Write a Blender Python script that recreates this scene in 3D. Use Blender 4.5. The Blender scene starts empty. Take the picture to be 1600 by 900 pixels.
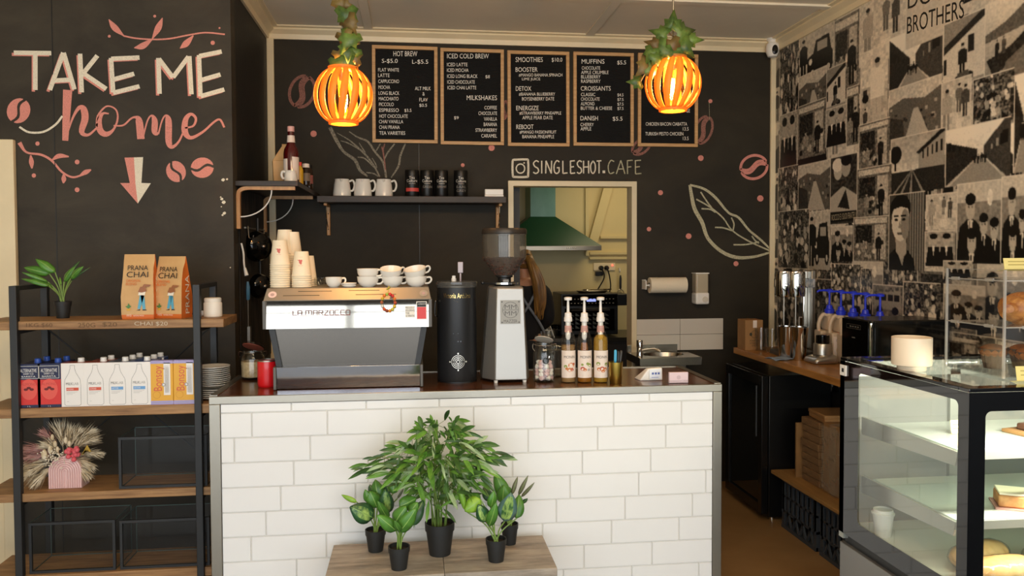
import bpy, math, random
import numpy as np
from mathutils import Vector, Matrix
PI = math.pi
rnd = random.Random(7)
SC = bpy.context.scene
COL = SC.collection

# ------------------------------------------------------------------ camera
F_PX, CY_PX, EYE = 1258.0, 432.4, 1.6
YAW, PITCH, ROLL = 0.12169, 0.03257, 0.003746
FW = Vector((math.sin(YAW)*math.cos(PITCH), math.cos(YAW)*math.cos(PITCH), -math.sin(PITCH)))
R0 = Vector((math.cos(YAW), -math.sin(YAW), 0)); U0 = R0.cross(FW)
RT = R0*math.cos(ROLL) - U0*math.sin(ROLL); UP = RT.cross(FW)
cam = bpy.data.cameras.new('camera'); cam_o = bpy.data.objects.new('camera', cam); COL.objects.link(cam_o)
cam.sensor_width = 36; cam.lens = F_PX/1600*36; cam.shift_y = -(450-CY_PX)/1600
cam.clip_start = 0.05; cam.clip_end = 100
mw = Matrix.Identity(4)
for i in range(3):
    mw[i][0], mw[i][1], mw[i][2] = RT[i], UP[i], -FW[i]
mw[0][3], mw[1][3], mw[2][3] = 0, 0, EYE
cam_o.matrix_world = mw
SC.camera = cam_o

def at(x, y, X=None, Y=None, Z=None):
    """the point of the room that the photograph shows at pixel x,y, on one plane of the room"""
    d = FW + RT*((x-800)/F_PX) + UP*((CY_PX-y)/F_PX)
    t = Y/d.y if Y is not None else X/d.x if X is not None else (Z-EYE)/d.z
    return Vector((0, 0, EYE)) + d*t

# ------------------------------------------------------------------ world, lights, exposure
SC.view_settings.view_transform = 'Standard'; SC.view_settings.look = 'None'
SC.view_settings.gamma = 1; SC.view_settings.use_curve_mapping = False
SC.view_settings.exposure = 0.0
SC.cycles.use_denoising = True
SC.cycles.max_bounces = 10; SC.cycles.diffuse_bounces = 4; SC.cycles.glossy_bounces = 5
SC.cycles.transparent_max_bounces = 40; SC.cycles.transmission_bounces = 8
SC.cycles.caustics_reflective = False; SC.cycles.caustics_refractive = False
SC.cycles.sample_clamp_indirect = 4.0
W = bpy.data.worlds.new('world'); SC.world = W; W.use_nodes = True
wn = W.node_tree
bg = wn.nodes['Background']; bg.inputs[0].default_value = (0.80, 0.90, 1.0, 1); bg.inputs[1].default_value = 1.0

def area(name, loc, target, sx, sy, power, col):
    l = bpy.data.lights.new(name, 'AREA'); l.shape = 'RECTANGLE'; l.size = sx; l.size_y = sy
    l.energy = power; l.color = col
    o = bpy.data.objects.new(name, l); COL.objects.link(o); o.location = loc
    o.rotation_euler = (Vector(target)-Vector(loc)).to_track_quat('-Z', 'Y').to_euler()
    return o
# daylight through the shopfront behind the photographer, and an unseen warm fill added high over the seating area
area('shopfront_daylight', (-0.2, -1.75, 1.35), (-0.1, 4, 0.95), 6.2, 2.7, 174, (0.89, 0.95, 1.0))
area('seating_warm_fill', (0.5, 0.5, 2.95), (0.7, 5.2, 2.0), 2.4, 0.5, 58, (1.0, 0.74, 0.46))
area('kitchen_fill_light', (1.9, 6.4, 2.5), (1.9, 6.4, 0), 0.8, 0.5, 10, (1.0, 0.80, 0.48))  # unseen lamp added to light the kitchen, without a fixture

# ------------------------------------------------------------------ materials
def lin(h):
    h = h.lstrip('#'); c = [int(h[i:i+2], 16)/255 for i in (0, 2, 4)]
    return tuple(v/12.92 if v <= .04045 else ((v+.055)/1.055)**2.4 for v in c) + (1,)
MATS = {}
def mat(name, col, rough=.5, metal=0, spec=.5, var=0, vscale=8, bump=0, bscale=60, stretch=(1, 1, 1), emit=0, coat=0, trans=0, alpha=1, sss=0):
    if name in MATS: return MATS[name]
    m = bpy.data.materials.new(name); m.use_nodes = True; MATS[name] = m
    n = m.node_tree; p = n.nodes['Principled BSDF']
    c = lin(col) if isinstance(col, str) else col
    p.inputs['Base Color'].default_value = c; p.inputs['Roughness'].default_value = rough
    p.inputs['Metallic'].default_value = metal; p.inputs['Specular IOR Level'].default_value = spec
    p.inputs['Coat Weight'].default_value = coat; p.inputs['Transmission Weight'].default_value = trans
    p.inputs['Alpha'].default_value = alpha
    if emit:
        p.inputs['Emission Color'].default_value = c; p.inputs['Emission Strength'].default_value = emit
    if var or bump:
        tc = n.nodes.new('ShaderNodeTexCoord'); mp = n.nodes.new('ShaderNodeMapping')
        mp.inputs['Scale'].default_value = stretch; n.links.new(tc.outputs['Object'], mp.inputs[0])
    if var:
        t = n.nodes.new('ShaderNodeTexNoise'); t.inputs['Scale'].default_value = vscale; t.inputs['Detail'].default_value = 6
        t.inputs['Roughness'].default_value = .62
        n.links.new(mp.outputs[0], t.inputs['Vector'])
        r = n.nodes.new('ShaderNodeMapRange'); r.inputs['From Min'].default_value = .28; r.inputs['From Max'].default_value = .72
        r.inputs['To Min'].default_value = 1-var; r.inputs['To Max'].default_value = 1+var
        n.links.new(t.outputs['Fac'], r.inputs['Value'])
        h = n.nodes.new('ShaderNodeVectorMath'); h.operation = 'SCALE'; h.inputs[0].default_value = c[:3]
        n.links.new(r.outputs[0], h.inputs['Scale']); n.links.new(h.outputs[0], p.inputs['Base Color'])
    if bump:
        t2 = n.nodes.new('ShaderNodeTexNoise'); t2.inputs['Scale'].default_value = bscale; t2.inputs['Detail'].default_value = 4
        n.links.new(mp.outputs[0], t2.inputs['Vector'])
        b = n.nodes.new('ShaderNodeBump'); b.inputs['Strength'].default_value = bump; b.inputs['Distance'].default_value = .01
        n.links.new(t2.outputs['Fac'], b.inputs['Height']); n.links.new(b.outputs[0], p.inputs['Normal'])
    return m
def two_tone(name, c1, c2, scale=5, stretch=(1, 1, 1), rough=.5, lo=.35, hi=.65, detail=8, spec=.5, metal=0, dist=0):
    """a surface that wanders between two colours: wood grain, chalk, smudged paint, foliage"""
    if name in MATS: return MATS[name]
    m = bpy.data.materials.new(name); m.use_nodes = True; MATS[name] = m
    n = m.node_tree; p = n.nodes['Principled BSDF']; p.inputs['Roughness'].default_value = rough
    p.inputs['Specular IOR Level'].default_value = spec; p.inputs['Metallic'].default_value = metal
    tc = n.nodes.new('ShaderNodeTexCoord'); mp = n.nodes.new('ShaderNodeMapping'); mp.inputs['Scale'].default_value = stretch
    t = n.nodes.new('ShaderNodeTexNoise'); t.inputs['Scale'].default_value = scale; t.inputs['Detail'].default_value = detail
    t.inputs['Distortion'].default_value = dist; t.inputs['Roughness'].default_value = .65
    r = n.nodes.new('ShaderNodeValToRGB'); r.color_ramp.elements[0].position = lo; r.color_ramp.elements[1].position = hi
    r.color_ramp.elements[0].color = lin(c1); r.color_ramp.elements[1].color = lin(c2)
    n.links.new(tc.outputs['Object'], mp.inputs[0]); n.links.new(mp.outputs[0], t.inputs['Vector'])
    n.links.new(t.outputs['Fac'], r.inputs[0]); n.links.new(r.outputs[0], p.inputs['Base Color'])
    return m
def glass(name, tint=(1, 1, 1), refl=1.0, rough=0.0, body=0.0, bodycol=(1, 1, 1)):
    """thin clear glass or acrylic: what is behind it, plus its mirror reflection, plus a little body colour"""
    if name in MATS: return MATS[name]
    m = bpy.data.materials.new(name); m.use_nodes = True; MATS[name] = m
    n = m.node_tree; n.nodes.remove(n.nodes['Principled BSDF']); out = n.nodes['Material Output']
    tr = n.nodes.new('ShaderNodeBsdfTransparent'); tr.inputs[0].default_value = (*tint, 1)
    gl = n.nodes.new('ShaderNodeBsdfGlossy'); gl.inputs['Roughness'].default_value = rough
    lw = n.nodes.new('ShaderNodeLayerWeight'); lw.inputs[0].default_value = .5
    pw = n.nodes.new('ShaderNodeMath'); pw.operation = 'POWER'; pw.inputs[1].default_value = 3.2
    mu = n.nodes.new('ShaderNodeMath'); mu.operation = 'MULTIPLY_ADD'; mu.use_clamp = True; mu.inputs[1].default_value = .75*refl; mu.inputs[2].default_value = .04*refl
    mx = n.nodes.new('ShaderNodeMixShader')
    n.links.new(lw.outputs['Facing'], pw.inputs[0]); n.links.new(pw.outputs[0], mu.inputs[0]); n.links.new(mu.outputs[0], mx.inputs[0])
    n.links.new(gl.outputs[0], mx.inputs[2])
    if body:
        df = n.nodes.new('ShaderNodeBsdfDiffuse'); df.inputs[0].default_value = (*bodycol, 1)
        m2 = n.nodes.new('ShaderNodeMixShader'); m2.inputs[0].default_value = body
        n.links.new(tr.outputs[0], m2.inputs[1]); n.links.new(df.outputs[0], m2.inputs[2]); n.links.new(m2.outputs[0], mx.inputs[1])
    else:
        n.links.new(tr.outputs[0], mx.inputs[1])
    n.links.new(mx.outputs[0], out.inputs[0])
    return m

# ------------------------------------------------------------------ mesh builder
class G:
    def __init__(s): s.v = []; s.f = []; s.m = []
    def add(s, vs, fs, mi=0, M=None):
        b = len(s.v)
        s.v += [tuple(M @ Vector(p)) for p in vs] if M is not None else [tuple(p) for p in vs]
        s.f += [tuple(b+i for i in f) for f in fs]; s.m += [mi]*len(fs)
        return s
    def box(s, x0, x1, y0, y1, z0, z1, mi=0, M=None):
        return s.add([(x0,y0,z0),(x1,y0,z0),(x1,y1,z0),(x0,y1,z0),(x0,y0,z1),(x1,y0,z1),(x1,y1,z1),(x0,y1,z1)],
                     [(0,3,2,1),(4,5,6,7),(0,1,5,4),(1,2,6,5),(2,3,7,6),(3,0,4,7)], mi, M)
    def hexa(s, bot, top, mi=0, M=None):
        n = len(bot)
        return s.add(list(bot)+list(top), [tuple(reversed(range(n))), tuple(range(n, 2*n))]+[(i,(i+1)%n,n+(i+1)%n,n+i) for i in range(n)], mi, M)
    def prism_xz(s, poly, y0, y1, mi=0, M=None):
        """polygon in x,z (counter-clockwise seen from -y) from y0 back to y1"""
        n = len(poly)
        return s.add([(x,y0,z) for x,z in poly]+[(x,y1,z) for x,z in poly],
                     [tuple(range(n)), tuple(reversed(range(n,2*n)))]+[((i+1)%n,i,n+i,n+(i+1)%n) for i in range(n)], mi, M)
    def lathe(s, prof, seg=24, c=(0,0,0), mi=0, M=None, cap=True):
        """profile of (radius, z), bottom first"""
        vs = []; fs = []
        for r, z in prof:
            for k in range(seg):
                a = 2*PI*k/seg; vs.append((c[0]+r*math.cos(a), c[1]+r*math.sin(a), c[2]+z))
        n = len(prof)
        for i in range(n-1):
            for k in range(seg):
                k2 = (k+1) % seg
                fs.append((i*seg+k, i*seg+k2, (i+1)*seg+k2, (i+1)*seg+k))
        if cap:
            if prof[0][0] > 1e-6: fs.append(tuple(reversed(range(seg))))
            if prof[-1][0] > 1e-6: fs.append(tuple(range((n-1)*seg, n*seg)))
        return s.add(vs, fs, mi, M)
    def tube(s, pts, r, seg=8, closed=False, mi=0, M=None):
        pts = [Vector(p) for p in pts]; n = len(pts); rs = r if isinstance(r, (list, tuple)) else [r]*n
        vs = []; fs = []; up = None
        for i, p in enumerate(pts):
            if closed: t = pts[(i+1) % n]-pts[i-1]
            else: t = pts[min(i+1, n-1)]-pts[max(i-1, 0)]
            t = t.normalized() if t.length > 1e-9 else Vector((0,0,1))
            if up is None:
                up = Vector((0,0,1)) if abs(t.z) < .9 else Vector((1,0,0))
            a = t.cross(up); a = a.normalized() if a.length > 1e-6 else t.orthogonal().normalized()
            b = a.cross(t); up = b
            for k in range(seg):
                th = 2*PI*k/seg; vs.append(p+a*(rs[i]*math.cos(th))+b*(rs[i]*math.sin(th)))
        for i in range(n if closed else n-1):
            j = (i+1) % n
            for k in range(seg):
                k2 = (k+1) % seg; fs.append((i*seg+k, i*seg+k2, j*seg+k2, j*seg+k))
        if not closed: fs += [tuple(reversed(range(seg))), tuple(range((n-1)*seg, n*seg))]
        return s.add(vs, fs, mi, M)
    def ball(s, c, r, seg=12, rings=8, sc=(1,1,1), mi=0, M=None):
        pr = [(max(1e-5, r*math.sin(PI*i/rings)), -r*math.cos(PI*i/rings)) for i in range(rings+1)]
        T = Matrix.Translation(c) @ Matrix.Diagonal((*sc, 1))
        return s.lathe(pr, seg, (0,0,0), mi, (M @ T) if M is not None else T, cap=False)
    def sheet(s, fn, nu, nv, mi=0, M=None):
        vs = [fn(i/nu, j/nv) for j in range(nv+1) for i in range(nu+1)]
        fs = [(j*(nu+1)+i, j*(nu+1)+i+1, (j+1)*(nu+1)+i+1, (j+1)*(nu+1)+i) for j in range(nv) for i in range(nu)]
        return s.add(vs, fs, mi, M)

def obj(name, g, mats, parent=None, bevel=0, smooth=.6, loc=None, rot=None, solid=0, sub=0, kind=None, label=None, bseg=2):
    me = bpy.data.meshes.new(name); me.from_pydata([tuple(p) for p in g.v], [], g.f)
    for m in (mats if isinstance(mats, (list, tuple)) else [mats]): me.materials.append(m)
    if any(g.m): me.polygons.foreach_set('material_index', g.m)
    if smooth:
        me.polygons.foreach_set('use_smooth', [True]*len(me.polygons)); me.set_sharp_from_angle(angle=smooth)
    o = bpy.data.objects.new(name, me); COL.objects.link(o)
    if parent is not None: o.parent = parent
    if loc is not None: o.location = loc
    if rot is not None: o.rotation_euler = rot
    if solid:
        md = o.modifiers.new('solid', 'SOLIDIFY'); md.thickness = solid; md.offset = 0
    if bevel:
        md = o.modifiers.new('bevel', 'BEVEL'); md.width = bevel; md.segments = bseg; md.limit_method = 'ANGLE'; md.angle_limit = .7
    if sub:
        md = o.modifiers.new('sub', 'SUBSURF'); md.levels = sub; md.render_levels = sub
    if kind: o['kind'] = kind
    if label: o['label'] = label
    return o
def thing(name, label, cat, loc=(0,0,0), rotz=0, group=None):
    o = bpy.data.objects.new(name, None); COL.objects.link(o); o.empty_display_size = .05
    o.location = loc; o.rotation_euler = (0,0,rotz); o['label'] = label; o['category'] = cat
    if group: o['group'] = group
    return o
def tag(o, label, cat, group=None):
    o['label'] = label; o['category'] = cat
    if group: o['group'] = group
    return o
def struct(name, g, m, **k):
    return obj(name, g, m, kind='structure', **k)
def dup(root, loc, rotz=0, label=None, group=None):
    r = root.copy(); COL.objects.link(r); r.location = loc; r.rotation_euler = (root.rotation_euler[0], root.rotation_euler[1], rotz)
    if label: r['label'] = label
    if group: r['group'] = group
    for ch in list(root.children):
        c = ch.copy(); COL.objects.link(c); c.parent = r
        for gch in list(ch.children):
            d = gch.copy(); COL.objects.link(d); d.parent = c
    return r
def smooth_pts(pts, n=6):
    """Catmull-Rom through points of any dimension"""
    P = [np.array(p, float) for p in pts]; out = []
    for i in range(len(P)-1):
        a = P[i-1] if i else 2*P[0]-P[1]; b = P[i]; c = P[i+1]; d = P[i+2] if i+2 < len(P) else 2*P[-1]-P[-2]
        for k in range(n):
            t = k/n
            out.append(.5*((2*b)+(c-a)*t+(2*a-5*b+4*c-d)*t*t+(3*b-a-3*c+d)*t**3))
    out.append(P[-1]); return out

# ------------------------------------------------------------------ lettering (the built-in font turned to mesh)
_TX = {}
def text2d(s, shear=0):
    if s in _TX: return _TX[s]
    cu = bpy.data.curves.new('t', 'FONT'); cu.body = s; cu.resolution_u = 3
    o = bpy.data.objects.new('t', cu); COL.objects.link(o)
    bpy.context.view_layer.update()
    me = o.to_mesh(); vs = [(v.co.x, v.co.y) for v in me.vertices]; fs = [tuple(p.vertices) for p in me.polygons]
    o.to_mesh_clear(); bpy.data.objects.remove(o); bpy.data.curves.remove(cu)
    xs = [v[0] for v in vs]; x0, x1 = min(xs), max(xs)
    ys = [v[1] for v in vs]; y0 = 0 if any(ch in s for ch in 'gjpqy,;') else min(ys); y1 = max(ys)
    vs = [((x-x0)/(x1-x0), (y-y0)/(y1-y0)) for x, y in vs]
    _TX[s] = (vs, fs); return _TX[s]
def put_text(g, s, o, u, v, mi=0):
    """write s with its lower left corner at o, its width along vector u and its height along v"""
    vs, fs = text2d(s); o, u, v = Vector(o), Vector(u), Vector(v)
    g.add([o+u*x+v*y for x, y in vs], fs, mi); return g
def text_px(g, s, xL, xR, y, h, Y, y2=None, mi=0):
    """lettering on a plane that faces the room at depth Y, where the photograph shows it"""
    a = at(xL, y+h/2, Y=Y); b = at(xR, (y2 if y2 is not None else y)+h/2, Y=Y); t = at(xL, y-h/2, Y=Y)
    return put_text(g, s, a, (b.x-a.x, 0, b.z-a.z), (0, 0, t.z-a.z), mi)
_RB = [0]
def ribbon(g, pts, w, Y, scale=1, ox=0, oy=0, mi=0, n=5):
    """a chalk stroke: points in the photograph's pixels (divided by scale, plus ox,oy), w wide, on the wall at depth Y"""
    _RB[0] += 1; Y = Y-.00004*(_RB[0] % 24)                        # strokes lie over one another
    wl = list(w) if isinstance(w, (list, tuple)) else [w]*len(pts)
    S = smooth_pts([(p[0], p[1], k) for p, k in zip(pts, wl)], n if len(pts) > 2 else 2)
    q = [(at(ox+p[0]/scale, oy+p[1]/scale, Y=Y), p[2]/scale*Y/F_PX) for p in S]
    vs = []
    for i, (p, k) in enumerate(q):
        t = q[min(i+1, len(q)-1)][0]-q[max(i-1, 0)][0]; nn = Vector((-t.z, 0, t.x)); nn = nn.normalized() if nn.length > 1e-9 else Vector((0,0,1))
        vs += [p+nn*k/2, p-nn*k/2]
    return g.add(vs, [(2*i, 2*i+1, 2*i+3, 2*i+2) for i in range(len(q)-1)], mi)
def poly_px(g, pts, Y, scale=1, ox=0, oy=0, mi=0):
    return g.add([at(ox+x/scale, oy+y/scale, Y=Y) for x, y in pts], [tuple(range(len(pts)))], mi)
def bean_px(g, cx, cy, rx, ry, ang, Y, lw=None, mi=0):
    """a coffee bean in chalk: two lobes either side of an S-shaped crease"""
    ca, sa = math.cos(ang), math.sin(ang)
    T = lambda x, y: (cx+x*ca-y*sa, cy+x*sa+y*ca)
    cre = [(-.18*rx*math.sin(2*PI*t)*1.2, ry*(2*t-1)*.92) for t in [i/8 for i in range(9)]]
    for s in (-1, 1):
        arc = [(s*rx*math.cos(a), ry*math.sin(a)) for a in [(-PI/2+.15)+(PI-.3)*i/10 for i in range(11)]]
        lobe = arc + [(x+s*rx*.13, y) for x, y in reversed(cre)]
        P = [T(*p) for p in lobe]
        if lw is None: poly_px(g, P, Y, mi=mi)
        else: ribbon(g, P+[P[0]], lw, Y, mi=mi, n=2)
    return g
ORD = ['top', 'second', 'third', 'fourth', 'fifth', 'sixth', 'seventh', 'eighth', 'ninth', 'tenth', 'eleventh', 'twelfth', 'thirteenth', 'fourteenth', 'fifteenth', 'sixteenth']

# shared materials
STEEL = mat('brushed_steel', '#a29b8e', .36, 1, bump=.06, bscale=40, stretch=(1, 1, 30))
CHROME = mat('chrome', '#d8d6d2', .06, 1)
BLACKM = mat('black_powder_coat', '#262728', .5)
BLACKP = mat('black_plastic', '#121212', .42)
BLACKG = mat('black_gloss', '#060606', .08)
WHITEC = mat('white_ceramic', '#ece6da', .18, coat=.3)
WHITEP = mat('white_plastic', '#eeeae2', .35)
CREAM = mat('cream_paint', '#e6d8b6', .45, var=.05, vscale=3)
GLASS = glass('clear_glass', (.97, .98, .97), 1.0)
PANE = glass('pane_glass', (.90, .94, .93), 1.0)
ACRYL = glass('clear_acrylic', (.97, .97, .97), .9)
# ------------------------------------------------------------------ the room
YB, XR, YT, ZC = 5.3, 2.47, 4.25, 3.02
BOARD_L = two_tone('chalkboard_paint_smudged', '#302a21', '#474034', 2.2, (1, 1, 1.6), .62, .35, .8, dist=.6, spec=.35)
BOARD_B = two_tone('chalkboard_paint', '#28231a', '#3c3527', 1.7, (1, 1, 1.5), .66, .4, .85, dist=.5, spec=.3)
CEIL = mat('ceiling_paint', '#f1e6cf', .8, var=.04, vscale=2)
TRIM = mat('trim_paint', '#ead9b4', .4, var=.05, vscale=5)
FLOORM = two_tone('vinyl_floor', '#8a6a42', '#a07f55', 2.5, (1, 1, 1), .45, .3, .75)
KITW = mat('kitchen_paint', '#d8c58e', .5, var=.05, vscale=2)
struct('floor', G().box(-3.2, 3.4, 3.33, 7.4, -.05, 0), FLOORM)
struct('floor_seating', G().box(-3.2, 3.4, -1.0, 3.33, -.05, 0), two_tone('neutral_bounce_grey', '#8d8e8f', '#a6a7a8', 2, rough=.5))  # unseen floor, grey picked so that its bounce light stays neutral
struct('ceiling', G().box(-3.2, 3.4, -1.0, 7.4, ZC, ZC+.05), CEIL)
# back wall with the doorway to the kitchen
a, b = at(801, 290, Y=YB), at(987, 290, Y=YB)
DX0, DX1, DZ = a.x, b.x, a.z
g = G().box(-.95, DX0, YB, YB+.1, 0, ZC).box(DX1, XR+.05, YB, YB+.1, 0, ZC).box(DX0, DX1, YB, YB+.1, DZ, ZC)
wall_back = struct('wall_back', g, BOARD_B)
sx = at(655, 300, Y=YB).x
obj('panel_seam', G().box(sx-.002, sx+.002, YB-.0015, YB, .9, 2.95), BLACKP, wall_back)
e = .032
g = G().box(DX0-e, DX0+.004, YB-.018, YB+.11, 0, DZ+e).box(DX1-.004, DX1+e, YB-.018, YB+.11, 0, DZ+e).box(DX0, DX1, YB-.018, YB+.11, DZ-.004, DZ+e)
struct('door_1', g, TRIM, bevel=.003)
# wall that faces the room on the left, its return back to the counter, and the far left and right walls
wall_left = struct('wall_left', G().box(-3.2, -.9085, YT, YT+.1, 0, ZC), BOARD_L)
for px in (87,):
    sx = at(px, 300, Y=YT).x
    obj('panel_seam', G().box(sx-.002, sx+.002, YT-.0015, YT, 0, ZC), BLACKP, wall_left)
struct('wall_return', G().hexa([(-.910, YT+.1, 0), (-.912, YB, 0), (-1.01, YB, 0), (-1.01, YT+.1, 0)], [(-.910, YT+.1, ZC), (-.912, YB, ZC), (-1.01, YB, ZC), (-1.01, YT+.1, ZC)]),
       mat('black_wall_paint', '#15130f', .6, bump=.15, bscale=12))
struct('wall_far_left', G().box(-3.3, -3.2, -1, YT, 0, ZC), CREAM)
# kitchen beyond the doorway
YK = 7.2
struct('wall_kitchen_back', G().box(0, 3.4, YK, YK+.1, 0, ZC), KITW)
struct('wall_kitchen_left', G().box(.3, .4, YB+.1, YK, 0, ZC), KITW)
struct('wall_kitchen_right', G().box(3.3, 3.4, YB, YK, 0, ZC), KITW)
# cornices, corner strips, ceiling battens
def cornice(name, p, q, nrm):
    """two-step moulding along the top of a wall from p to q; nrm points into the room"""
    p, q, nrm = Vector(p), Vector(q), Vector(nrm); g = G()
    prof = [(0, -.075), (.014, -.075), (.02, -.045), (.05, -.022), (.05, -.012), (.075, -.008), (.075, 0), (0, 0)]
    vs = [e_+nrm*u+Vector((0, 0, w)) for e_ in (p, q) for u, w in prof]; n = len(prof)
    g.add(vs, [(i, (i+1) % n, n+(i+1) % n, n+i) for i in range(n)]+[tuple(range(n)), tuple(reversed(range(n, 2*n)))])
    return struct(name, g, TRIM)
cornice('trim_1', (-.95, YB, ZC), (XR, YB, ZC), (0, -1, 0))
cornice('trim_2', (-.9085, YT, ZC), (-.912, YB, ZC), (1, 0, 0))
cornice('trim_3', (XR, -1, ZC), (XR, YB, ZC), (-1, 0, 0))
struct('trim_4', G().box(-.912, -.868, YB-.02, YB, 0, ZC-.07), TRIM, bevel=.003)
struct('trim_5', G().box(XR-.036, XR, YB-.02, YB, 0, ZC-.07), TRIM, bevel=.003)
for k, (px, py) in enumerate(((576, 45), (922, 52))):
    x = at(px, py, Z=ZC).x
    struct('trim_%d' % (6+k), G().box(x-.028, x+.028, -1, YB, ZC-.012, ZC), CEIL, bevel=.003)
struct('trim_8', G().box(-.9, XR, 4.46, 4.52, ZC-.014, ZC), CEIL, bevel=.003)
# cream door in its architrave at the far left
x1 = at(29, 400, Y=YT).x; z1 = at(28, 219, Y=YT).z
g = G().box(x1-.085, x1, YT-.03, YT, 0, z1).box(x1-1.05, x1-.085, YT-.03, YT, z1-.085, z1).box(x1-1.05, x1-.965, YT-.03, YT, 0, z1-.085)
struct('trim_9', g, TRIM, bevel=.004)
d2 = struct('door_2', G().box(x1-.965, x1-.085, YT-.012, YT, 0, z1-.085), TRIM)
g = G()
for zc in (.25, 1.05): g.box(x1-.85, x1-.20, YT-.018, YT-.012, zc, zc+.65)
obj('door_panel', g, TRIM, d2, bevel=.004)
# shopfront behind the photographer: unseen header, sill and mullions added to break up reflections
g = G().box(-3.2, XR, -1.05, -.95, 2.45, ZC).box(-3.2, XR, -1.05, -.95, 0, .22)
for x in (-3.15, -1.75, -.62, .42, 1.35, 2.4): g.box(x-.04, x+.04, -1.04, -.96, .22, 2.45)
g.box(-3.2, XR, -1.03, -.97, 1.98, 2.03)
struct('unseen_shopfront', g, mat('dark_window_frame', '#2b2723', .5))
# white tiles above the hand basin
g = G(); a = at(994.5, 499, Y=YB-.01); b = at(1130, 546, Y=YB-.01); tx = (b.x-a.x)/2; tz = (a.z-b.z)/2
for i in range(2):
    for j in range(2): g.box(a.x+i*tx+.001, a.x+(i+1)*tx-.001, YB-.01, YB, b.z+j*tz+.001, b.z+(j+1)*tz-.001)
struct('trim_10', g, mat('splash_tile', '#d9d2c6', .2), bevel=.0015)

# ------------------------------------------------------------------ right wall papered with black and white pictures
PY0, PY1, PZ0, PZ1, DYV, DZV = 1.9, 5.3, .75, 2.96, .005, .0042
NY, NZ = int((PY1-PY0)/DYV)+1, int((PZ1-PZ0)/DZV)+1
IMG = np.full((NZ, NY), .3, np.float32)                     # row 0 at the top, column 0 at the far corner
rs = np.random.RandomState(5)
def fillp(a, poly, val):
    """fill a polygon given in 0..1 coordinates of the picture a (x right, y down)"""
    h, w = a.shape; yy, xx = np.mgrid[0:h, 0:w]; xx = (xx+.5)/w; yy = (yy+.5)/h
    ins = np.zeros((h, w), bool); n = len(poly)
    for i in range(n):
        x0, y0 = poly[i]; x1_, y1_ = poly[(i+1) % n]
        c = (y0 > yy) != (y1_ > yy)
        with np.errstate(all='ignore'): ins ^= c & (xx < (x1_-x0)*(yy-y0)/(y1_-y0+1e-12)+x0)
    a[ins] = val
def ell(a, cx, cy, rx, ry, val):
    h, w = a.shape; yy, xx = np.mgrid[0:h, 0:w]; a[(((xx+.5)/w-cx)/rx)**2+(((yy+.5)/h-cy)/ry)**2 < 1] = val
def rect(a, x0, y0, x1_, y1_, val):
    h, w = a.shape; a[int(y0*h):max(int(y0*h)+1, int(y1_*h)), int(x0*w):max(int(x0*w)+1, int(x1_*w))] = val
def grain(a, k, cell=1):
    h, w = a.shape; nz = rs.rand(h//cell+2, w//cell+2); nz = np.kron(nz, np.ones((cell, cell)))[:h, :w]; a += (nz-.5)*k
def man(a, cx, foot, ht, suit, head=.55):
    """standing figure: legs, jacket, head, hair"""
    w = ht*.13*a.shape[0]/a.shape[1]
    rect(a, cx-w*.75, foot-ht*.48, cx-w*.1, foot, suit*.8); rect(a, cx+w*.1, foot-ht*.48, cx+w*.75, foot, suit*.8)
    fillp(a, [(cx-w*1.15, foot-ht*.42), (cx-w*1.2, foot-ht*.78), (cx-w*.4, foot-ht*.86), (cx+w*.4, foot-ht*.86), (cx+w*1.2, foot-ht*.78), (cx+w*1.15, foot-ht*.42)], suit)
    ell(a, cx, foot-ht*.93, w*.42, ht*.07, head); ell(a, cx, foot-ht*.965, w*.44, ht*.04, .05)
def p_street(a, v=0):
    a[:] = np.linspace(.85, .55, a.shape[0])[:, None]; grain(a, .1, 3)
    vx, vy = .45+.1*v, .52
    fillp(a, [(0, .02+.2*v), (vx-.03, vy-.1), (vx-.03, vy+.03), (0, 1)], .13); fillp(a, [(1, -.1), (vx+.07, vy-.14), (vx+.07, vy+.03), (1, 1)], .18)
    fillp(a, [(.08, 1), (vx-.02, vy+.02), (vx+.05, vy+.02), (.95, 1)], .42)
    for t in (.1, .25, .45, .7):
        x = t*(vx-.04); y = .02+t*(vy-.05); rect(a, x, y+.2*(1-t), x+.045*(1-t)+.01, y+.36*(1-t), .03)
        x = 1-t*(1-vx-.1); rect(a, x-.07*(1-t), y+.14*(1-t), x, y+.38*(1-t), .45 if t > .3 else .04)
    for k in range(4): man(a, vx-.06+.05*k, .66+.02*(k % 2), .17, .08)
    grain(a, .09)
def p_town(a, v=0):
    a[:] = .62; grain(a, .12, 3)
    fillp(a, [(0, .3), (.3, .2), (.7, .28), (1, .15), (1, 1), (0, 1)], .26)
    for k in range(26):
        x, y = rs.rand(), .28+.5*rs.rand(); rect(a, x, y, x+.05, y+.05, rs.choice([.1, .4, .5, .16]))
    fillp(a, [(.3, 1), (.5, .4), (.58, .4), (.85, 1)], .55); fillp(a, [(0, .45), (.3, .55), (.34, .95), (0, 1)], .16); grain(a, .1)
def p_rail(a, v=0):
    a[:] = np.linspace(.5, .78, a.shape[0])[:, None]; grain(a, .12, 4)
    fillp(a, [(.55, .28), (1, .02), (1, .62), (.55, .6)], .45); fillp(a, [(.5, .32), (1, -.04), (1, .05), (.55, .36)], .1)
    for k in range(5): rect(a, .62+.08*k, .3-.03*k, .65+.08*k, .45-.02*k, .08)
    ell(a, .1, .3, .12, .16, .05); rect(a, .09, .4, .12, .6, .06)
    fillp(a, [(0, .62), (1, .6), (1, 1), (0, 1)], .13)
    for x in (.05, .2, .38, .6): fillp(a, [(.42, .6), (.43, .6), (x+.05, 1), (x, 1)], .4)
    grain(a, .08)
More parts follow.
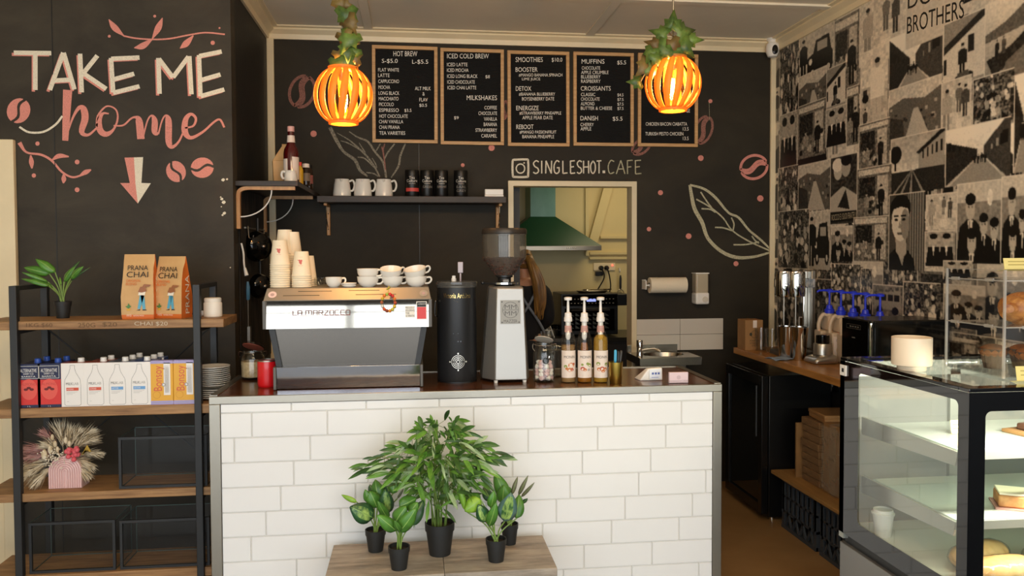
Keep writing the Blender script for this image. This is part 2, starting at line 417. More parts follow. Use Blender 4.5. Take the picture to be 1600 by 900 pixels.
def p_man(a, v=0):
    a[:] = .55; rect(a, 0, 0, 1, .45, .68); grain(a, .16, 4); man(a, .62, .95, .82, .74, .5); rect(a, .12, .48, .28, .58, .15); ell(a, .2, .58, .12, .05, .08)
    man(a, .2, .98, .28, .2); grain(a, .1)
def p_car(a, v=0):
    a[:] = .6; grain(a, .14, 4); rect(a, 0, .75, 1, 1, .5)
    fillp(a, [(.25, .8), (.25, .5), (.42, .44), (.5, .22), (.86, .2), (.92, .48), (.97, .55), (.97, .8)], .1); rect(a, .54, .28, .82, .44, .5)
    for x in (.4, .85): ell(a, x, .8, .09, .12, .04); ell(a, x, .8, .045, .06, .6)
    ell(a, .34, .58, .05, .06, .75); man(a, .13, .95, .85, .07); grain(a, .1)
def p_crowd(a, v=0):
    a[:] = .22; grain(a, .3, 2)
    for k in range(60):
        x, y = rs.rand(), rs.rand(); r = .025+.03*y; ell(a, x, y, r*1.2, r*1.6, rs.choice([.5, .62, .42, .06, .1, .72]))
    grain(a, .18)
def p_group(a, v=0):
    a[:] = .38; rect(a, 0, 0, 1, .25, .62); ell(a, .75, .2, .06, .1, .75); grain(a, .1, 3)
    for cx, cy, s in ((.32, .3, 1.25), (.62, .52, 1), (.85, .58, 1), (.36, .72, 1.2)):
        fillp(a, [(cx-.26*s, 1), (cx-.2*s, cy+.2*s), (cx-.06*s, cy+.12*s), (cx+.06*s, cy+.12*s), (cx+.2*s, cy+.2*s), (cx+.25*s, 1)], .09)
        fillp(a, [(cx-.05*s, cy+.13*s), (cx+.05*s, cy+.13*s), (cx, cy+.34*s)], .7); rect(a, cx-.012, cy+.15*s, cx+.012, cy+.34*s, .08)
        ell(a, cx, cy+.02, .085*s, .115*s, .55); ell(a, cx, cy-.075*s, .095*s, .06*s, .04); ell(a, cx-.03*s, cy, .014, .012, .1); ell(a, cx+.03*s, cy, .014, .012, .1)
    grain(a, .07)
def p_portrait(a, v=0):
    a[:] = .2
    for k in range(7): rect(a, .55+.065*k, 0, .58+.065*k, 1, .4)
    fillp(a, [(0, 1), (.02, .8), (.2, .72), (.55, .74), (.72, .86), (.76, 1)], .05); fillp(a, [(.22, .72), (.5, .72), (.4, .95)], .45)
    fillp(a, [(.2, .55), (.5, .55), (.52, .78), (.36, .86), (.22, .76)], .5); ell(a, .34, .36, .25, .26, .66); ell(a, .47, .4, .12, .2, .4)
    fillp(a, [(.04, .3), (.06, .12), (.22, .02), (.5, .03), (.62, .14), (.6, .32), (.55, .2), (.35, .17), (.14, .2)], .03)
    for x in (.22, .43): rect(a, x-.07, .29, x+.07, .31, .06); ell(a, x, .34, .05, .018, .08)
    fillp(a, [(.32, .34), (.36, .45), (.28, .45)], .42); ell(a, .32, .52, .07, .02, .25); grain(a, .06)
def p_boat(a, v=0):
    a[:] = np.linspace(.72, .4, a.shape[0])[:, None]; fillp(a, [(0, .4), (.5, .3), (1, .12), (1, .42), (0, .5)], .25)
    fillp(a, [(.05, .72), (.6, .62), (1, .45), (1, .8), (.2, .92)], .12); fillp(a, [(.5, .8), (1, .62), (1, 1), (.4, 1)], .3)
    man(a, .3, .72, .22, .1); man(a, .45, .7, .22, .2); grain(a, .1, 2)
def p_scooter(a, v=0):
    a[:] = .66; fillp(a, [(0, 0), (1, 0), (1, .1), (0, .45)], .4); fillp(a, [(0, .36), (1, -.02), (1, .1), (0, .48)], .12); rect(a, .62, .3, .76, .55, .1); rect(a, .02, .55, .1, .78, .08)
    man(a, .48, .9, .52, .1); ell(a, .38, .9, .1, .07, .06); ell(a, .64, .88, .1, .07, .06); fillp(a, [(.36, .8), (.62, .78), (.66, .88), (.36, .9)], .22); rect(a, 0, .93, 1, 1, .45); grain(a, .12)
def p_shop(a, v=0):
    a[:] = .3; rect(a, .05, .05, .95, .16, .62); rect(a, .08, .2, .55, .6, .12); rect(a, .62, .2, .92, .95, .55)
    for k in range(14): ell(a, .1+.8*rs.rand(), .55+.35*rs.rand(), .05, .05, rs.choice([.1, .5, .65]))
    man(a, .72, .97, .6, .07); man(a, .3, 1, .5, .4); grain(a, .2, 2)
def p_pair(a, v=0):
    a[:] = .5; grain(a, .2, 3)
    for cx in (.3, .72):
        fillp(a, [(cx-.26, 1), (cx-.18, .45), (cx+.18, .45), (cx+.25, 1)], .06); ell(a, cx, .27, .12, .15, .55); ell(a, cx, .15, .13, .08, .04)
        fillp(a, [(cx-.05, .42), (cx+.05, .42), (cx, .7)], .75)
    grain(a, .08)
def p_light(a, v=0):
    a[:] = .62; grain(a, .16, 4); man(a, .2, .9, .75, .5, .4); man(a, .6, .6, .5, .3); man(a, .8, .7, .55, .2); rect(a, .5, .72, .7, .95, .72); grain(a, .12)
def p_bus(a, v=0):
    a[:] = .3; grain(a, .2, 3); fillp(a, [(.05, .3), (.9, .15), (.95, .75), (.05, .8)], .42)
    for k in range(4): rect(a, .12+.2*k, .3, .28+.2*k, .5, .1)
    for x in (.25, .75): ell(a, x, .8, .1, .12, .04)
    grain(a, .1)
def p_film(a, v=0):
    a[:] = .16; grain(a, .1, 3); ell(a, .3, .22, .16, .13, .6); ell(a, .28, .13, .2, .1, .75); ell(a, .6, .18, .17, .14, .5); ell(a, .62, .08, .2, .08, .03)
    fillp(a, [(0, .6), (.5, .45), (1, .6), (1, .82), (0, .82)], .55); fillp(a, [(.3, .75), (.6, .5), (.75, .8)], .12); rect(a, 0, .82, 1, .97, .05); grain(a, .08)
def p_sign(a, v=0): a[:] = .62; grain(a, .06, 3)
def pic(fn, u0, v0, u1, v1, v=0, s=2.093, ox=1190, oy=0):
    """one picture, from its top left to its lower right corner in the photograph"""
    p, q = at(ox+u0/s, oy+v0/s, X=XR), at(ox+u1/s, oy+v1/s, X=XR)
    c0, c1 = int((PY1-p.y)/DYV), int((PY1-q.y)/DYV); r0, r1 = int((PZ1-p.z)/DZV), int((PZ1-q.z)/DZV)
    c0, r0 = max(c0, 0), max(r0, 0); c1, r1 = min(c1, NY), min(r1, NZ)
    if c1-c0 < 3 or r1-r0 < 3: return
    sub = np.zeros((r1-r0, c1-c0), np.float32); fn(sub, v); sub[:1] = .72; sub[:, :1] = .72; IMG[r0:r1, c0:c1] = sub
# patchwork underneath, then the large pictures one by one
kinds = [p_crowd, p_shop, p_pair, p_town, p_light, p_car, p_group, p_street]
r = 0
while r < NZ:
    hh = rs.randint(48, 82); c = 0
    while c < NY:
        ww = rs.randint(50, 92); sub = np.zeros((min(hh, NZ-r), min(ww, NY-c)), np.float32)
        if min(sub.shape) > 4: kinds[rs.randint(len(kinds))](sub, 0); sub[:1] = .7; sub[:, :1] = .7; IMG[r:r+hh, c:c+ww] = sub
        c += ww
    r += hh
for t in ((p_crowd, 60, 160, 122, 375), (p_car, 126, 125, 238, 245), (p_shop, 240, 70, 320, 275), (p_town, 122, 255, 215, 375), (p_scooter, 215, 230, 275, 345),
          (p_light, 322, 0, 472, 165), (p_man, 325, 180, 415, 420), (p_street, 420, 130, 592, 290), (p_sign, 475, -60, 660, 90), (p_scooter, 597, 85, 732, 262),
          (p_boat, 735, 20, 880, 235), (p_town, 418, 300, 590, 460), (p_light, 590, 275, 690, 435), (p_crowd, 693, 265, 828, 392), (p_rail, 425, 460, 600, 618),
          (p_street, 605, 430, 815, 590, 1), (p_pair, 60, 380, 118, 548), (p_shop, 120, 352, 210, 505), (p_pair, 212, 362, 280, 468), (p_shop, 280, 290, 320, 470),
          (p_shop, 320, 412, 420, 545), (p_crowd, 55, 552, 120, 690), (p_town, 122, 545, 225, 685), (p_film, 227, 520, 312, 730), (p_shop, 314, 556, 425, 712),
          (p_crowd, 55, 695, 155, 880), (p_car, 157, 695, 225, 885), (p_group, 228, 742, 300, 858), (p_shop, 302, 715, 418, 858), (p_portrait, 420, 640, 535, 890),
          (p_light, 540, 640, 640, 752), (p_group, 642, 605, 785, 868), (p_group, 787, 580, 900, 868), (p_pair, 537, 760, 635, 875), (p_street, 830, 250, 900, 560)):
    pic(*t)
for t in ((p_crowd, 1262, 435, 1300, 520), (p_crowd, 1300, 412, 1345, 480), (p_crowd, 1346, 420, 1362, 478), (p_bus, 1364, 445, 1412, 500), (p_crowd, 1412, 440, 1470, 520), (p_pair, 1475, 408, 1520, 440),
          (p_group, 1476, 445, 1540, 520), (p_shop, 1476, 525, 1530, 580), (p_crowd, 1215, 432, 1262, 520)):
    pic(*t, s=1, ox=0)
P_ = np.pad(IMG, 1, mode='edge'); IMG = (P_[1:-1, 1:-1]*4+P_[:-2, 1:-1]+P_[2:, 1:-1]+P_[1:-1, :-2]+P_[1:-1, 2:])/8; IMG = np.clip(IMG, .02, .9)
ys = PY1-np.arange(NY)*DYV; zs = PZ1-np.arange(NZ)*DZV
co = np.empty((NZ, NY, 3), np.float32); co[..., 0] = XR-.001; co[..., 1] = ys[None]; co[..., 2] = zs[:, None]
idx = np.arange(NZ*NY).reshape(NZ, NY)
fa = np.stack([idx[:-1, :-1], idx[1:, :-1], idx[1:, 1:], idx[:-1, 1:]], -1).reshape(-1, 4)
me = bpy.data.meshes.new('wallpaper'); me.vertices.add(NZ*NY); me.vertices.foreach_set('co', co.ravel())
me.loops.add(fa.size); me.loops.foreach_set('vertex_index', fa.ravel().astype(np.int32))
me.polygons.add(len(fa)); me.polygons.foreach_set('loop_start', np.arange(0, fa.size, 4, dtype=np.int32)); me.update(calc_edges=True)
ca = me.color_attributes.new('print', 'FLOAT_COLOR', 'POINT'); cc = np.ones((NZ*NY, 4), np.float32)
v = np.clip((IMG.ravel()-.085)*1.42, .02, 1)**1.5
cc[:, 0] = v*1.0; cc[:, 1] = v*.88; cc[:, 2] = v*.70; ca.data.foreach_set('color', cc.ravel())
m = bpy.data.materials.new('picture_wallpaper'); m.use_nodes = True; n = m.node_tree
at_n = n.nodes.new('ShaderNodeVertexColor'); at_n.layer_name = 'print'
n.links.new(at_n.outputs[0], n.nodes['Principled BSDF'].inputs['Base Color']); n.nodes['Principled BSDF'].inputs['Roughness'].default_value = .42
me.materials.append(m)
wall_right = struct('wall_right', G().box(XR, XR+.1, -1, YB+.1, 0, ZC), mat('dark_lower_wall', '#1d1a16', .6))
wp = bpy.data.objects.new('wallpaper', me); COL.objects.link(wp); wp.parent = wall_right; wp['label'] = 'wallpaper of black and white street and people pictures'
INK = mat('print_ink', '#17130e', .5)
g = G(); s = 2.093
def wall_text(g, t, u0, v0, u1, v1, hh, mi=0):
    a, b = at(1190+u0/s, v0/s, X=XR-.002), at(1190+u1/s, v1/s, X=XR-.002)
    put_text(g, t, a, b-a, (0, 0, hh), mi)
wall_text(g, 'BROTHERS', 475, 112, 662, 58, .085); wall_text(g, 'DOO', 478, 30, 605, -6, .085)
obj('poster_lettering', g, INK, wall_right)
g = G(); wall_text(g, 'ROCCO E I SUOI FRATELLI', 229, 722, 311, 712, .035)
obj('film_lettering', g, mat('print_white', '#b9ad92', .5), wall_right)
# ------------------------------------------------------------------ chalk drawings (part of the walls they are drawn on)
CH_W = two_tone('white_chalk', '#a89c86', '#eee5cf', 330, (1, 1, 1), .95, .3, .5, detail=3)
CH_P = two_tone('pink_chalk', '#ae6a5d', '#e8998b', 330, (1, 1, 1), .95, .3, .55, detail=3)
CH_D = two_tone('faint_pink_chalk', '#4a302a', '#b07a6c', 300, (1, 1, 1), .95, .3, .65, detail=3)
CH_G = two_tone('pale_green_chalk', '#57523f', '#cfc8a6', 300, (1, 1, 1), .95, .3, .55, detail=3)
yt, y2, yb, yb2 = YT-.0012, YT-.0018, YB-.0012, YB-.0018
# «TAKE ME» in white strokes with a pink shade stroke
LET = [[((57,218),(212,220))], [((146,222),(146,372))], [((262,218),(206,372)), ((263,218),(308,370)), ((225,333),(290,330))],
       [((331,222),(338,382)), ((403,230),(335,315)), ((352,308),(440,368))],
       [((459,240),(468,382)), ((460,243),(577,238)), ((468,329),(555,305)), ((468,384),(577,357))],
       [((655,240),(660,388)), ((657,243),(715,320)), ((716,320),(780,234)), ((783,232),(792,390))],
       [((823,228),(829,398)), ((824,232),(917,213)), ((832,331),(912,308)), ((830,398),(928,370))]]
gw, gp = G(), G()
for L in LET:
    for st in L:
        ribbon(gw, st, 17, y2, 2.6475); ribbon(gp, [(x-8, y+7) for x, y in st], 12, yt, 2.6475)
ribbon(gw, [(80,525),(120,547),(180,545),(230,515),(258,480)], 8, y2, 2.6475)
obj('chalk_lettering', gw, CH_W, wall_left, label='white chalk capitals reading TAKE ME')
obj('chalk_shading', gp, CH_P, wall_left)
g = G(); hw = lambda p, w: ribbon(g, p, w, yt, 2.6475)
hw([(280,372),(276,450),(270,582)], [34, 30, 22]); hw([(276,560),(300,490),(325,448),(345,450),(352,490),(338,545),(365,558),(400,530)], [6, 8, 14, 24, 26, 20, 10, 7])
hw([(400,530),(405,480),(440,440),(478,452),(487,490),(470,535),(440,555),(415,540),(410,500),(425,470),(450,470)], [7, 8, 6, 6, 7, 9, 20, 24, 20, 10, 5])
hw([(470,520),(510,518),(540,492),(560,485),(575,500),(583,575)], [5, 7, 7, 10, 26, 28]); hw([(590,575),(610,500),(628,478),(640,500),(640,545),(655,555)], [6, 6, 8, 22, 22, 10])
hw([(655,555),(670,500),(685,478),(697,500),(698,585),(712,608),(740,585),(765,530)], [6, 6, 8, 24, 24, 14, 8, 7])
hw([(765,530),(800,520),(810,490),(790,472),(768,495),(765,545),(790,570),(840,545),(885,505),(910,495),(928,527)], [6, 8, 10, 12, 20, 24, 14, 9, 8, 8, 8])
obj('chalk_script', g, CH_P, wall_left, label='pink chalk script reading home')
g = G(); poly_px(g, [(515,652),(554,651),(560,757),(570,842),(497,757),(537,757)], yt, 2.6475)
poly_px(g, [(554,651),(592,650),(585,757),(624,758),(570,842),(560,757)], yt, 2.6475, mi=1)
obj('chalk_arrow', g, [CH_P, CH_W], wall_left, label='pink and white chalk arrow pointing down')
g = G(); bean_px(g, 29, 173, 18, 20, .5, yt); bean_px(g, 275, 268, 15, 17, -.5, yt); bean_px(g, 316, 262, 16, 18, 1.45, yt)
obj('chalk_beans', g, CH_P, wall_left)
g = G()
def leaf_px(g, pts, w, Y, s=1, ox=0, oy=0): ribbon(g, pts, [2*s/s]+[w]*(len(pts)-2)+[2], Y, s, ox, oy)
ribbon(g, [(510,148),(560,158),(630,163),(700,160),(780,145),(850,135),(930,142)], 6, yt, 2.6475)
for p in ([(450,80),(475,115),(512,148)], [(672,74),(655,115),(630,160)], [(555,198),(590,190),(632,160)], [(745,200),(770,180),(800,147)]): ribbon(g, p, [3, 24, 4], yt, 2.6475)
ribbon(g, [(80,590),(110,630),(170,640),(215,665),(255,710),(300,733),(345,722)], [16, 8, 9, 9, 8, 8, 7], yt, 2.6475)
for p in ([(127,642),(130,670),(132,697)], [(215,662),(245,645),(285,648)], [(263,720),(264,740),(262,758)], [(330,726),(355,712),(377,702)]): ribbon(g, p, [5, 18, 5], yt, 2.6475)
for x, y, r in ((640,67,6),(452,150,6),(880,177,9),(908,116,4),(155,594,9),(140,726,9),(319,670,10),(319,785,10)):
    poly_px(g, [(x+r*math.cos(a*PI/6), y+r*math.sin(a*PI/6)) for a in range(12)], yt, 2.6475)
obj('chalk_sprigs', g, CH_P, wall_left)
g = G()
for x, y, r in ((349,281,2.6),(355,280,1.6),(347,311,2.2),(350,316,2.8),(345,308,1.2),(351,333,2.4),(348,336,1.6),(346,323,1),(360,418,1)): poly_px(g, [(x+r*(1+.4*math.sin(5*q))*math.cos(q*PI/4), y+r*math.sin(q*PI/4)) for q in range(8)], yt)
obj('paint_chips', g, CH_W, wall_left)
# back wall: beans and dots, branches, leaf, address
g = G(); bean_px(g, 472, 143, 19, 25, .35, yb, 4.5); bean_px(g, 1099, 203, 13, 22, .35, yb, 4); bean_px(g, 1002, 229, 10, 16, .9, yb, 4)
bean_px(g, 578, 148, 9, 18, .2, yb, 3); bean_px(g, 787, 172, 7, 15, .1, yb, 3)
obj('chalk_beans', g, CH_D, wall_back)
g = G(); bean_px(g, 1178, 261, 18, 21, 1.25, yb, 4.5)
for x, y, r in ((768,231,5),(1110,158,3.2),(1095,247,4.5),(1032,301,4),(1188,310,5),(1014,358,3.5),(1076,369,4.5),(1150,412,4),(723,258,3),(490,209,5)):
    poly_px(g, [(x+r*math.cos(a*PI/6), y+r*math.sin(a*PI/6)) for a in range(12)], yb)
obj('chalk_dots', g, CH_P, wall_back)
g = G(); k = dict(scale=4.5, ox=510, oy=90)
ribbon(g, [(25,490),(70,580),(120,660),(200,720),(235,790),(290,835)], [24, 24, 18, 22, 20, 12], yb, **k); ribbon(g, [(160,520),(220,560),(290,590),(340,660),(400,740),(420,845)], [6, 10, 14, 14, 14, 14], yb, **k)
ribbon(g, [(75,530),(160,580),(230,640),(290,700),(340,770),(375,838)], [4, 8, 12, 13, 12, 10], yb, **k); ribbon(g, [(100,585),(150,600),(240,650)], [4, 8, 8], yb, **k); ribbon(g, [(220,700),(270,710),(340,775)], [8, 10, 8], yb, **k)
ribbon(g, [(230,600),(255,640),(275,670)], [4, 8, 8], yb, **k); ribbon(g, [(280,808),(330,815),(365,835)], [8, 9, 9], yb, **k); ribbon(g, [(320,705),(345,745),(355,775)], [5, 8, 6], yb, **k)
ribbon(g, [(555,605),(520,690),(508,760),(455,845)], [10, 14, 14, 8], yb, **k); ribbon(g, [(480,605),(430,670),(405,720)], [10, 11, 9], yb, **k); ribbon(g, [(380,605),(350,655)], 8, yb, **k)
obj('chalk_branches', g, two_tone('grey_chalk', '#4b463c', '#a39a86', 120, (1, 1, 1), .95, .3, .65, detail=3), wall_back, label='grey chalk branches')
g = G(); ribbon(g, [(390,625),(405,700),(415,790)], 9, yb, **k); ribbon(g, [(410,605),(400,650),(405,700)], 8, yb, **k); obj('chalk_twig', g, CH_D, wall_back)
g = G(); k = dict(scale=2.5, ox=990, oy=60)
ribbon(g, [(220,572),(225,605),(238,665),(268,720),(290,780),(340,830),(400,855),(470,853),(543,833)], [12, 14, 16, 16, 14, 14, 14, 11, 8], yb, **k)
ribbon(g, [(220,572),(275,588),(320,622),(370,680),(410,700),(450,748),(500,790),(543,833)], [8, 10, 11, 9, 10, 9, 9, 6], yb, **k)
for p in ([(245,628),(300,660),(350,702),(385,750),(450,792),(540,833)], [(318,738),(350,740),(388,752)], [(262,600),(285,635),(305,662)], [(382,700),(392,725),(388,752)], [(390,806),(440,805),(490,795)], [(462,772),(475,790),(490,800)], [(265,665),(300,668),(320,680)]): ribbon(g, p, 6, yb, **k)
for p in ([(295,250),(297,320)], [(1210-990,0)]):
    if len(p) > 1: ribbon(g, p, 1.2, yb, **k)
obj('chalk_leaf', g, CH_G, wall_back, label='pale chalk drawing of a leaf')
ST = {'S': [[(.9,.1),(.5,0),(.1,.2),(.3,.45),(.75,.6),(.85,.85),(.45,1),(.05,.9)]], 'I': [[(.5,0),(.5,1)]], 'N': [[(.05,1),(.1,0)], [(.1,0),(.85,1)], [(.85,1),(.9,0)]],
      'G': [[(.9,.1),(.5,0),(.1,.35),(.15,.85),(.5,1),(.85,.85),(.85,.55)], [(.5,.55),(.95,.55)]], 'L': [[(.1,0),(.12,1)], [(.12,1),(.85,.95)]], 'E': [[(.1,0),(.12,1)], [(.1,.03),(.85,0)], [(.12,.5),(.7,.46)], [(.12,1),(.9,.96)]],
      'H': [[(.1,0),(.1,1)], [(.85,0),(.88,1)], [(.1,.5),(.86,.48)]], 'O': [[(.5,0),(.1,.35),(.15,.8),(.5,1),(.85,.75),(.85,.3),(.5,0)]], 'T': [[(0,.03),(1,0)], [(.5,0),(.5,1)]], 'C': [[(.9,.1),(.45,.02),(.1,.45),(.3,.95),(.9,.88)]],
      'A': [[(.5,0),(0,1)], [(.5,0),(.95,1)], [(.2,.65),(.8,.62)]], 'F': [[(.1,0),(.12,1)], [(.1,.03),(.9,0)], [(.12,.5),(.7,.47)]]}
gw, gg = G(), G()
XS = [(206,246),(252,268),(282,325),(332,372),(385,424),(432,468),(474,508),(512,552),(556,592),(596,625)]
for ch, (u0, u1) in zip('SINGLESHOT', XS):
    for st in ST[ch]: ribbon(gw, [(u0+x*(u1-u0), 748+y*78) for x, y in st], 8, yb, 3.914, 780, 60)
for ch, (u0, u1) in zip('CAFE', [(662,708),(716,772),(780,820),(828,874)]):
    for st in ST[ch]: ribbon(gg, [(u0+x*(u1-u0), 745+y*84) for x, y in st], 7, yb, 3.914, 780, 60)
poly_px(gw, [(632,808),(648,808),(648,824),(632,824)], yb, 3.914, 780, 60)
R = [(82+r, 742) for r in (10, 60)]
ribbon(gw, [(92,742),(165,740),(177,752),(177,835),(167,847),(95,847),(83,835),(82,752),(92,742)], 13, yb, 3.914, 780, 60, n=3)
ribbon(gw, [(130+26*math.cos(a*PI/8), 796+28*math.sin(a*PI/8)) for a in range(17)], 8, yb, 3.914, 780, 60, n=2)
poly_px(gw, [(148,757),(157,757),(157,766),(148,766)], yb, 3.914, 780, 60)
obj('chalk_address', gw, CH_W, wall_back, label='chalk handle SINGLESHOT.CAFE with camera icon'); obj('chalk_address', gg, CH_G, wall_back)

# ------------------------------------------------------------------ letter boards
FELT = mat('black_felt', '#0d0c0b', .9)
OAK = two_tone('pale_oak', '#b88a58', '#d8ae79', 6, (1, 1, 14), .5, .3, .7)
LETW = mat('white_letters', '#f2ece0', .5, emit=0)
def letter_board(label, x0, x1, yl, yr, yb_l, lines):
    """board hung on the back wall; lines are (text, left, right, centre, height) in the photograph's pixels"""
    p, q = at(x0, yl, Y=YB-.02), at(x1, yr, Y=YB-.02); b = at(x0+1, yb_l, Y=YB-.02)
    w, h = q.x-p.x, p.z-b.z; t = thing('letter_board', label, 'menu board', (p.x, YB, b.z), 0, 'menu boards in a row high on the back wall')
    t.rotation_euler = (0, math.atan2(p.z-q.z, w)*.35, 0); fw = .022
    g = G().box(0, w, -.022, 0, 0, fw).box(0, w, -.022, 0, h-fw, h).box(0, fw, -.022, 0, fw, h-fw).box(w-fw, w, -.022, 0, fw, h-fw)
    obj('frame', g, OAK, t, bevel=.002)
    g = G(); n = int((h-2*fw)/.0085)
    for i in range(n):
        z = fw+(h-2*fw)*i/n; g.hexa([(fw, -.011, z), (w-fw, -.011, z), (w-fw, -.002, z), (fw, -.002, z)], [(fw, -.009, z+.0075), (w-fw, -.009, z+.0075), (w-fw, -.002, z+.0075), (fw, -.002, z+.0075)])
    obj('felt', g, FELT, t, smooth=0)
    for s, a, c, y, hh in lines:
        g = text_px(G(), s, a, c, y, hh, YB-.0125); g.v = [(x-p.x, y-YB, z-b.z) for x, y, z in g.v]; obj('letter_row', g, LETW, t, smooth=0)
    return t
def L1(rows, s, ox, oy, hb=21): return [(r[0], ox+r[1]/s, ox+r[2]/s, oy+r[3]/s, (r[4] if len(r) > 4 else hb)/s) for r in rows]
letter_board('black letter board headed HOT BREW in an oak frame', 580.3, 683, 70, 74, 222.5, L1([('HOT BREW',503,643,314,30),('S-$5.0',435,528,358,28),('L-$5.5',613,707,362,28),
    ('FLAT WHITE',414,536,409),('LATTE',414,481,441),('CAPPUCCINO',415,537,476),('MOCHA',416,484,511),('LONG BLACK',417,539,545),('MACCHIATO',418,534,578),('PICCOLO',420,506,611),('ESPRESSO',421,536,645),('$3.5',569,610,647),
    ('HOT CHOCOLATE',422,588,680),('CHAI VANILLA',420,562,712),('CHAI PRANA',421,542,745),('TEA VARIETIES',422,574,779),('ALT MILK',630,723,517),('&',675,687,549),('FLAV',656,705,583),('$0.5',656,701,617)], 3.75, 480, 0))
letter_board('black letter board headed ICED COLD BREW in an oak frame', 687.5, 787, 74.5, 78, 225.5, L1([('ICED COLD BREW',818,1063,328,28),('ICED LATTE',818,938,378),('ICED MOCHA',818,944,411),('ICED LONG BLACK',819,997,446),('$8',1043,1069,450),
    ('ICED CHOCOLATE',820,981,480),('ICED CHAI LATTE',821,990,513),('MILKSHAKES',934,1111,572,28),('COFFEE',1038,1111,630),('CHOCOLATE',1003,1112,663),('VANILLA',1035,1112,696),('$9',860,887,691),('BANANA',1034,1112,728),('STRAWBERRY',986,1112,762),('CARAMEL',1020,1112,795)], 3.75, 480, 0))
letter_board('black letter board headed SMOOTHIES in an oak frame', 793, 890, 78.5, 80.5, 228, L1([('SMOOTHIES',101,268,130,30),('$10.0',322,387,133,28),('BOOSTER',101,236,191,28),('#MANGO BANANA SPINACH',121,387,225),('LIME JUICE',140,252,251),('DETOX',102,197,307,28),
    ('#BANANA BLUEBERRY',121,343,342),('BOYSENBERRY DATE',140,337,370),('ENERGIZE',105,242,426,28),('#STRAWBERRY PINEAPPLE',124,380,458),('APPLE PEAR DATE',142,328,485),('REBOOT',105,210,541,28),('#MANGO PASSIONFRUIT',125,350,574),('BANANA PINEAPPLE',142,336,601)], 3.914, 780, 60))
letter_board('black letter board headed MUFFINS in an oak frame', 896, 990.5, 80.5, 83, 227.5, L1([('MUFFINS',504,644,141,28),('$5.5',722,776,149,28),('CHOCOLATE',505,618,181),('APPLE CRUMBLE',501,669,208),('BLUEBERRY',501,620,235),('RASPBERRY',501,620,262),('CROISSANTS',499,682,306,28),
    ('CLASSIC',500,588,343),('CHOCOLATE',500,614,371),('ALMOND',499,583,399),('BUTTER & CHEESE',499,691,427),('$4.5',723,760,347),('$7.5',723,760,375),('$7.5',723,760,403),('$7.5',723,760,430),('DANISH',497,604,488,28),('$5.5',694,754,493,28),('CHERRY',497,578,527),('APPLE',497,563,553)], 3.914, 780, 60))
letter_board('black letter board listing chicken ciabatta behind the right orange lamp', 997, 1091, 82.5, 85.5, 228.5, L1([('P',897,909,205,22),('T',1112,1124,295,22),('E',1046,1056,338,22),('B',1112,1122,338,22),('M',1046,1058,372,22),('O',1104,1114,372,22),('R',998,1008,402,22),('V',1048,1060,406,22),('GE',1142,1166,442,22),
    ('CHICKEN BACON CIABATTA',896,1149,523),('13.5',1123,1158,553),('TURKISH PESTO CHICKEN',893,1126,583),('13.5',1123,1158,611)], 3.914, 780, 60))

# ------------------------------------------------------------------ pendant lamps and the ivy wound about them
LAMPO = mat('orange_bamboo', '#e0983e', .45, var=.08, vscale=9, stretch=(1, 1, .3))
def lampmat():
    p = LAMPO.node_tree.nodes['Principled BSDF']; p.inputs['Subsurface Weight'].default_value = 0
    n = LAMPO.node_tree; tl = n.nodes.new('ShaderNodeBsdfTranslucent'); tl.inputs[0].default_value = lin('#ffc56e')
    mx = n.nodes.new('ShaderNodeMixShader'); mx.inputs[0].default_value = .5
    n.links.new(p.outputs[0], mx.inputs[1]); n.links.new(tl.outputs[0], mx.inputs[2]); n.links.new(mx.outputs[0], n.nodes['Material Output'].inputs[0])
lampmat()
FIL = mat('lamp_filament', (1, .62, .22, 1), .5, emit=60)
IVYL = [two_tone('ivy_leaf', '#2f4a1c', '#6f8a3c', 14, rough=.45), two_tone('ivy_leaf_brown', '#54401f', '#7d6a35', 14, rough=.5)]
VINE = mat('vine_stem', '#5b4a2c', .7)
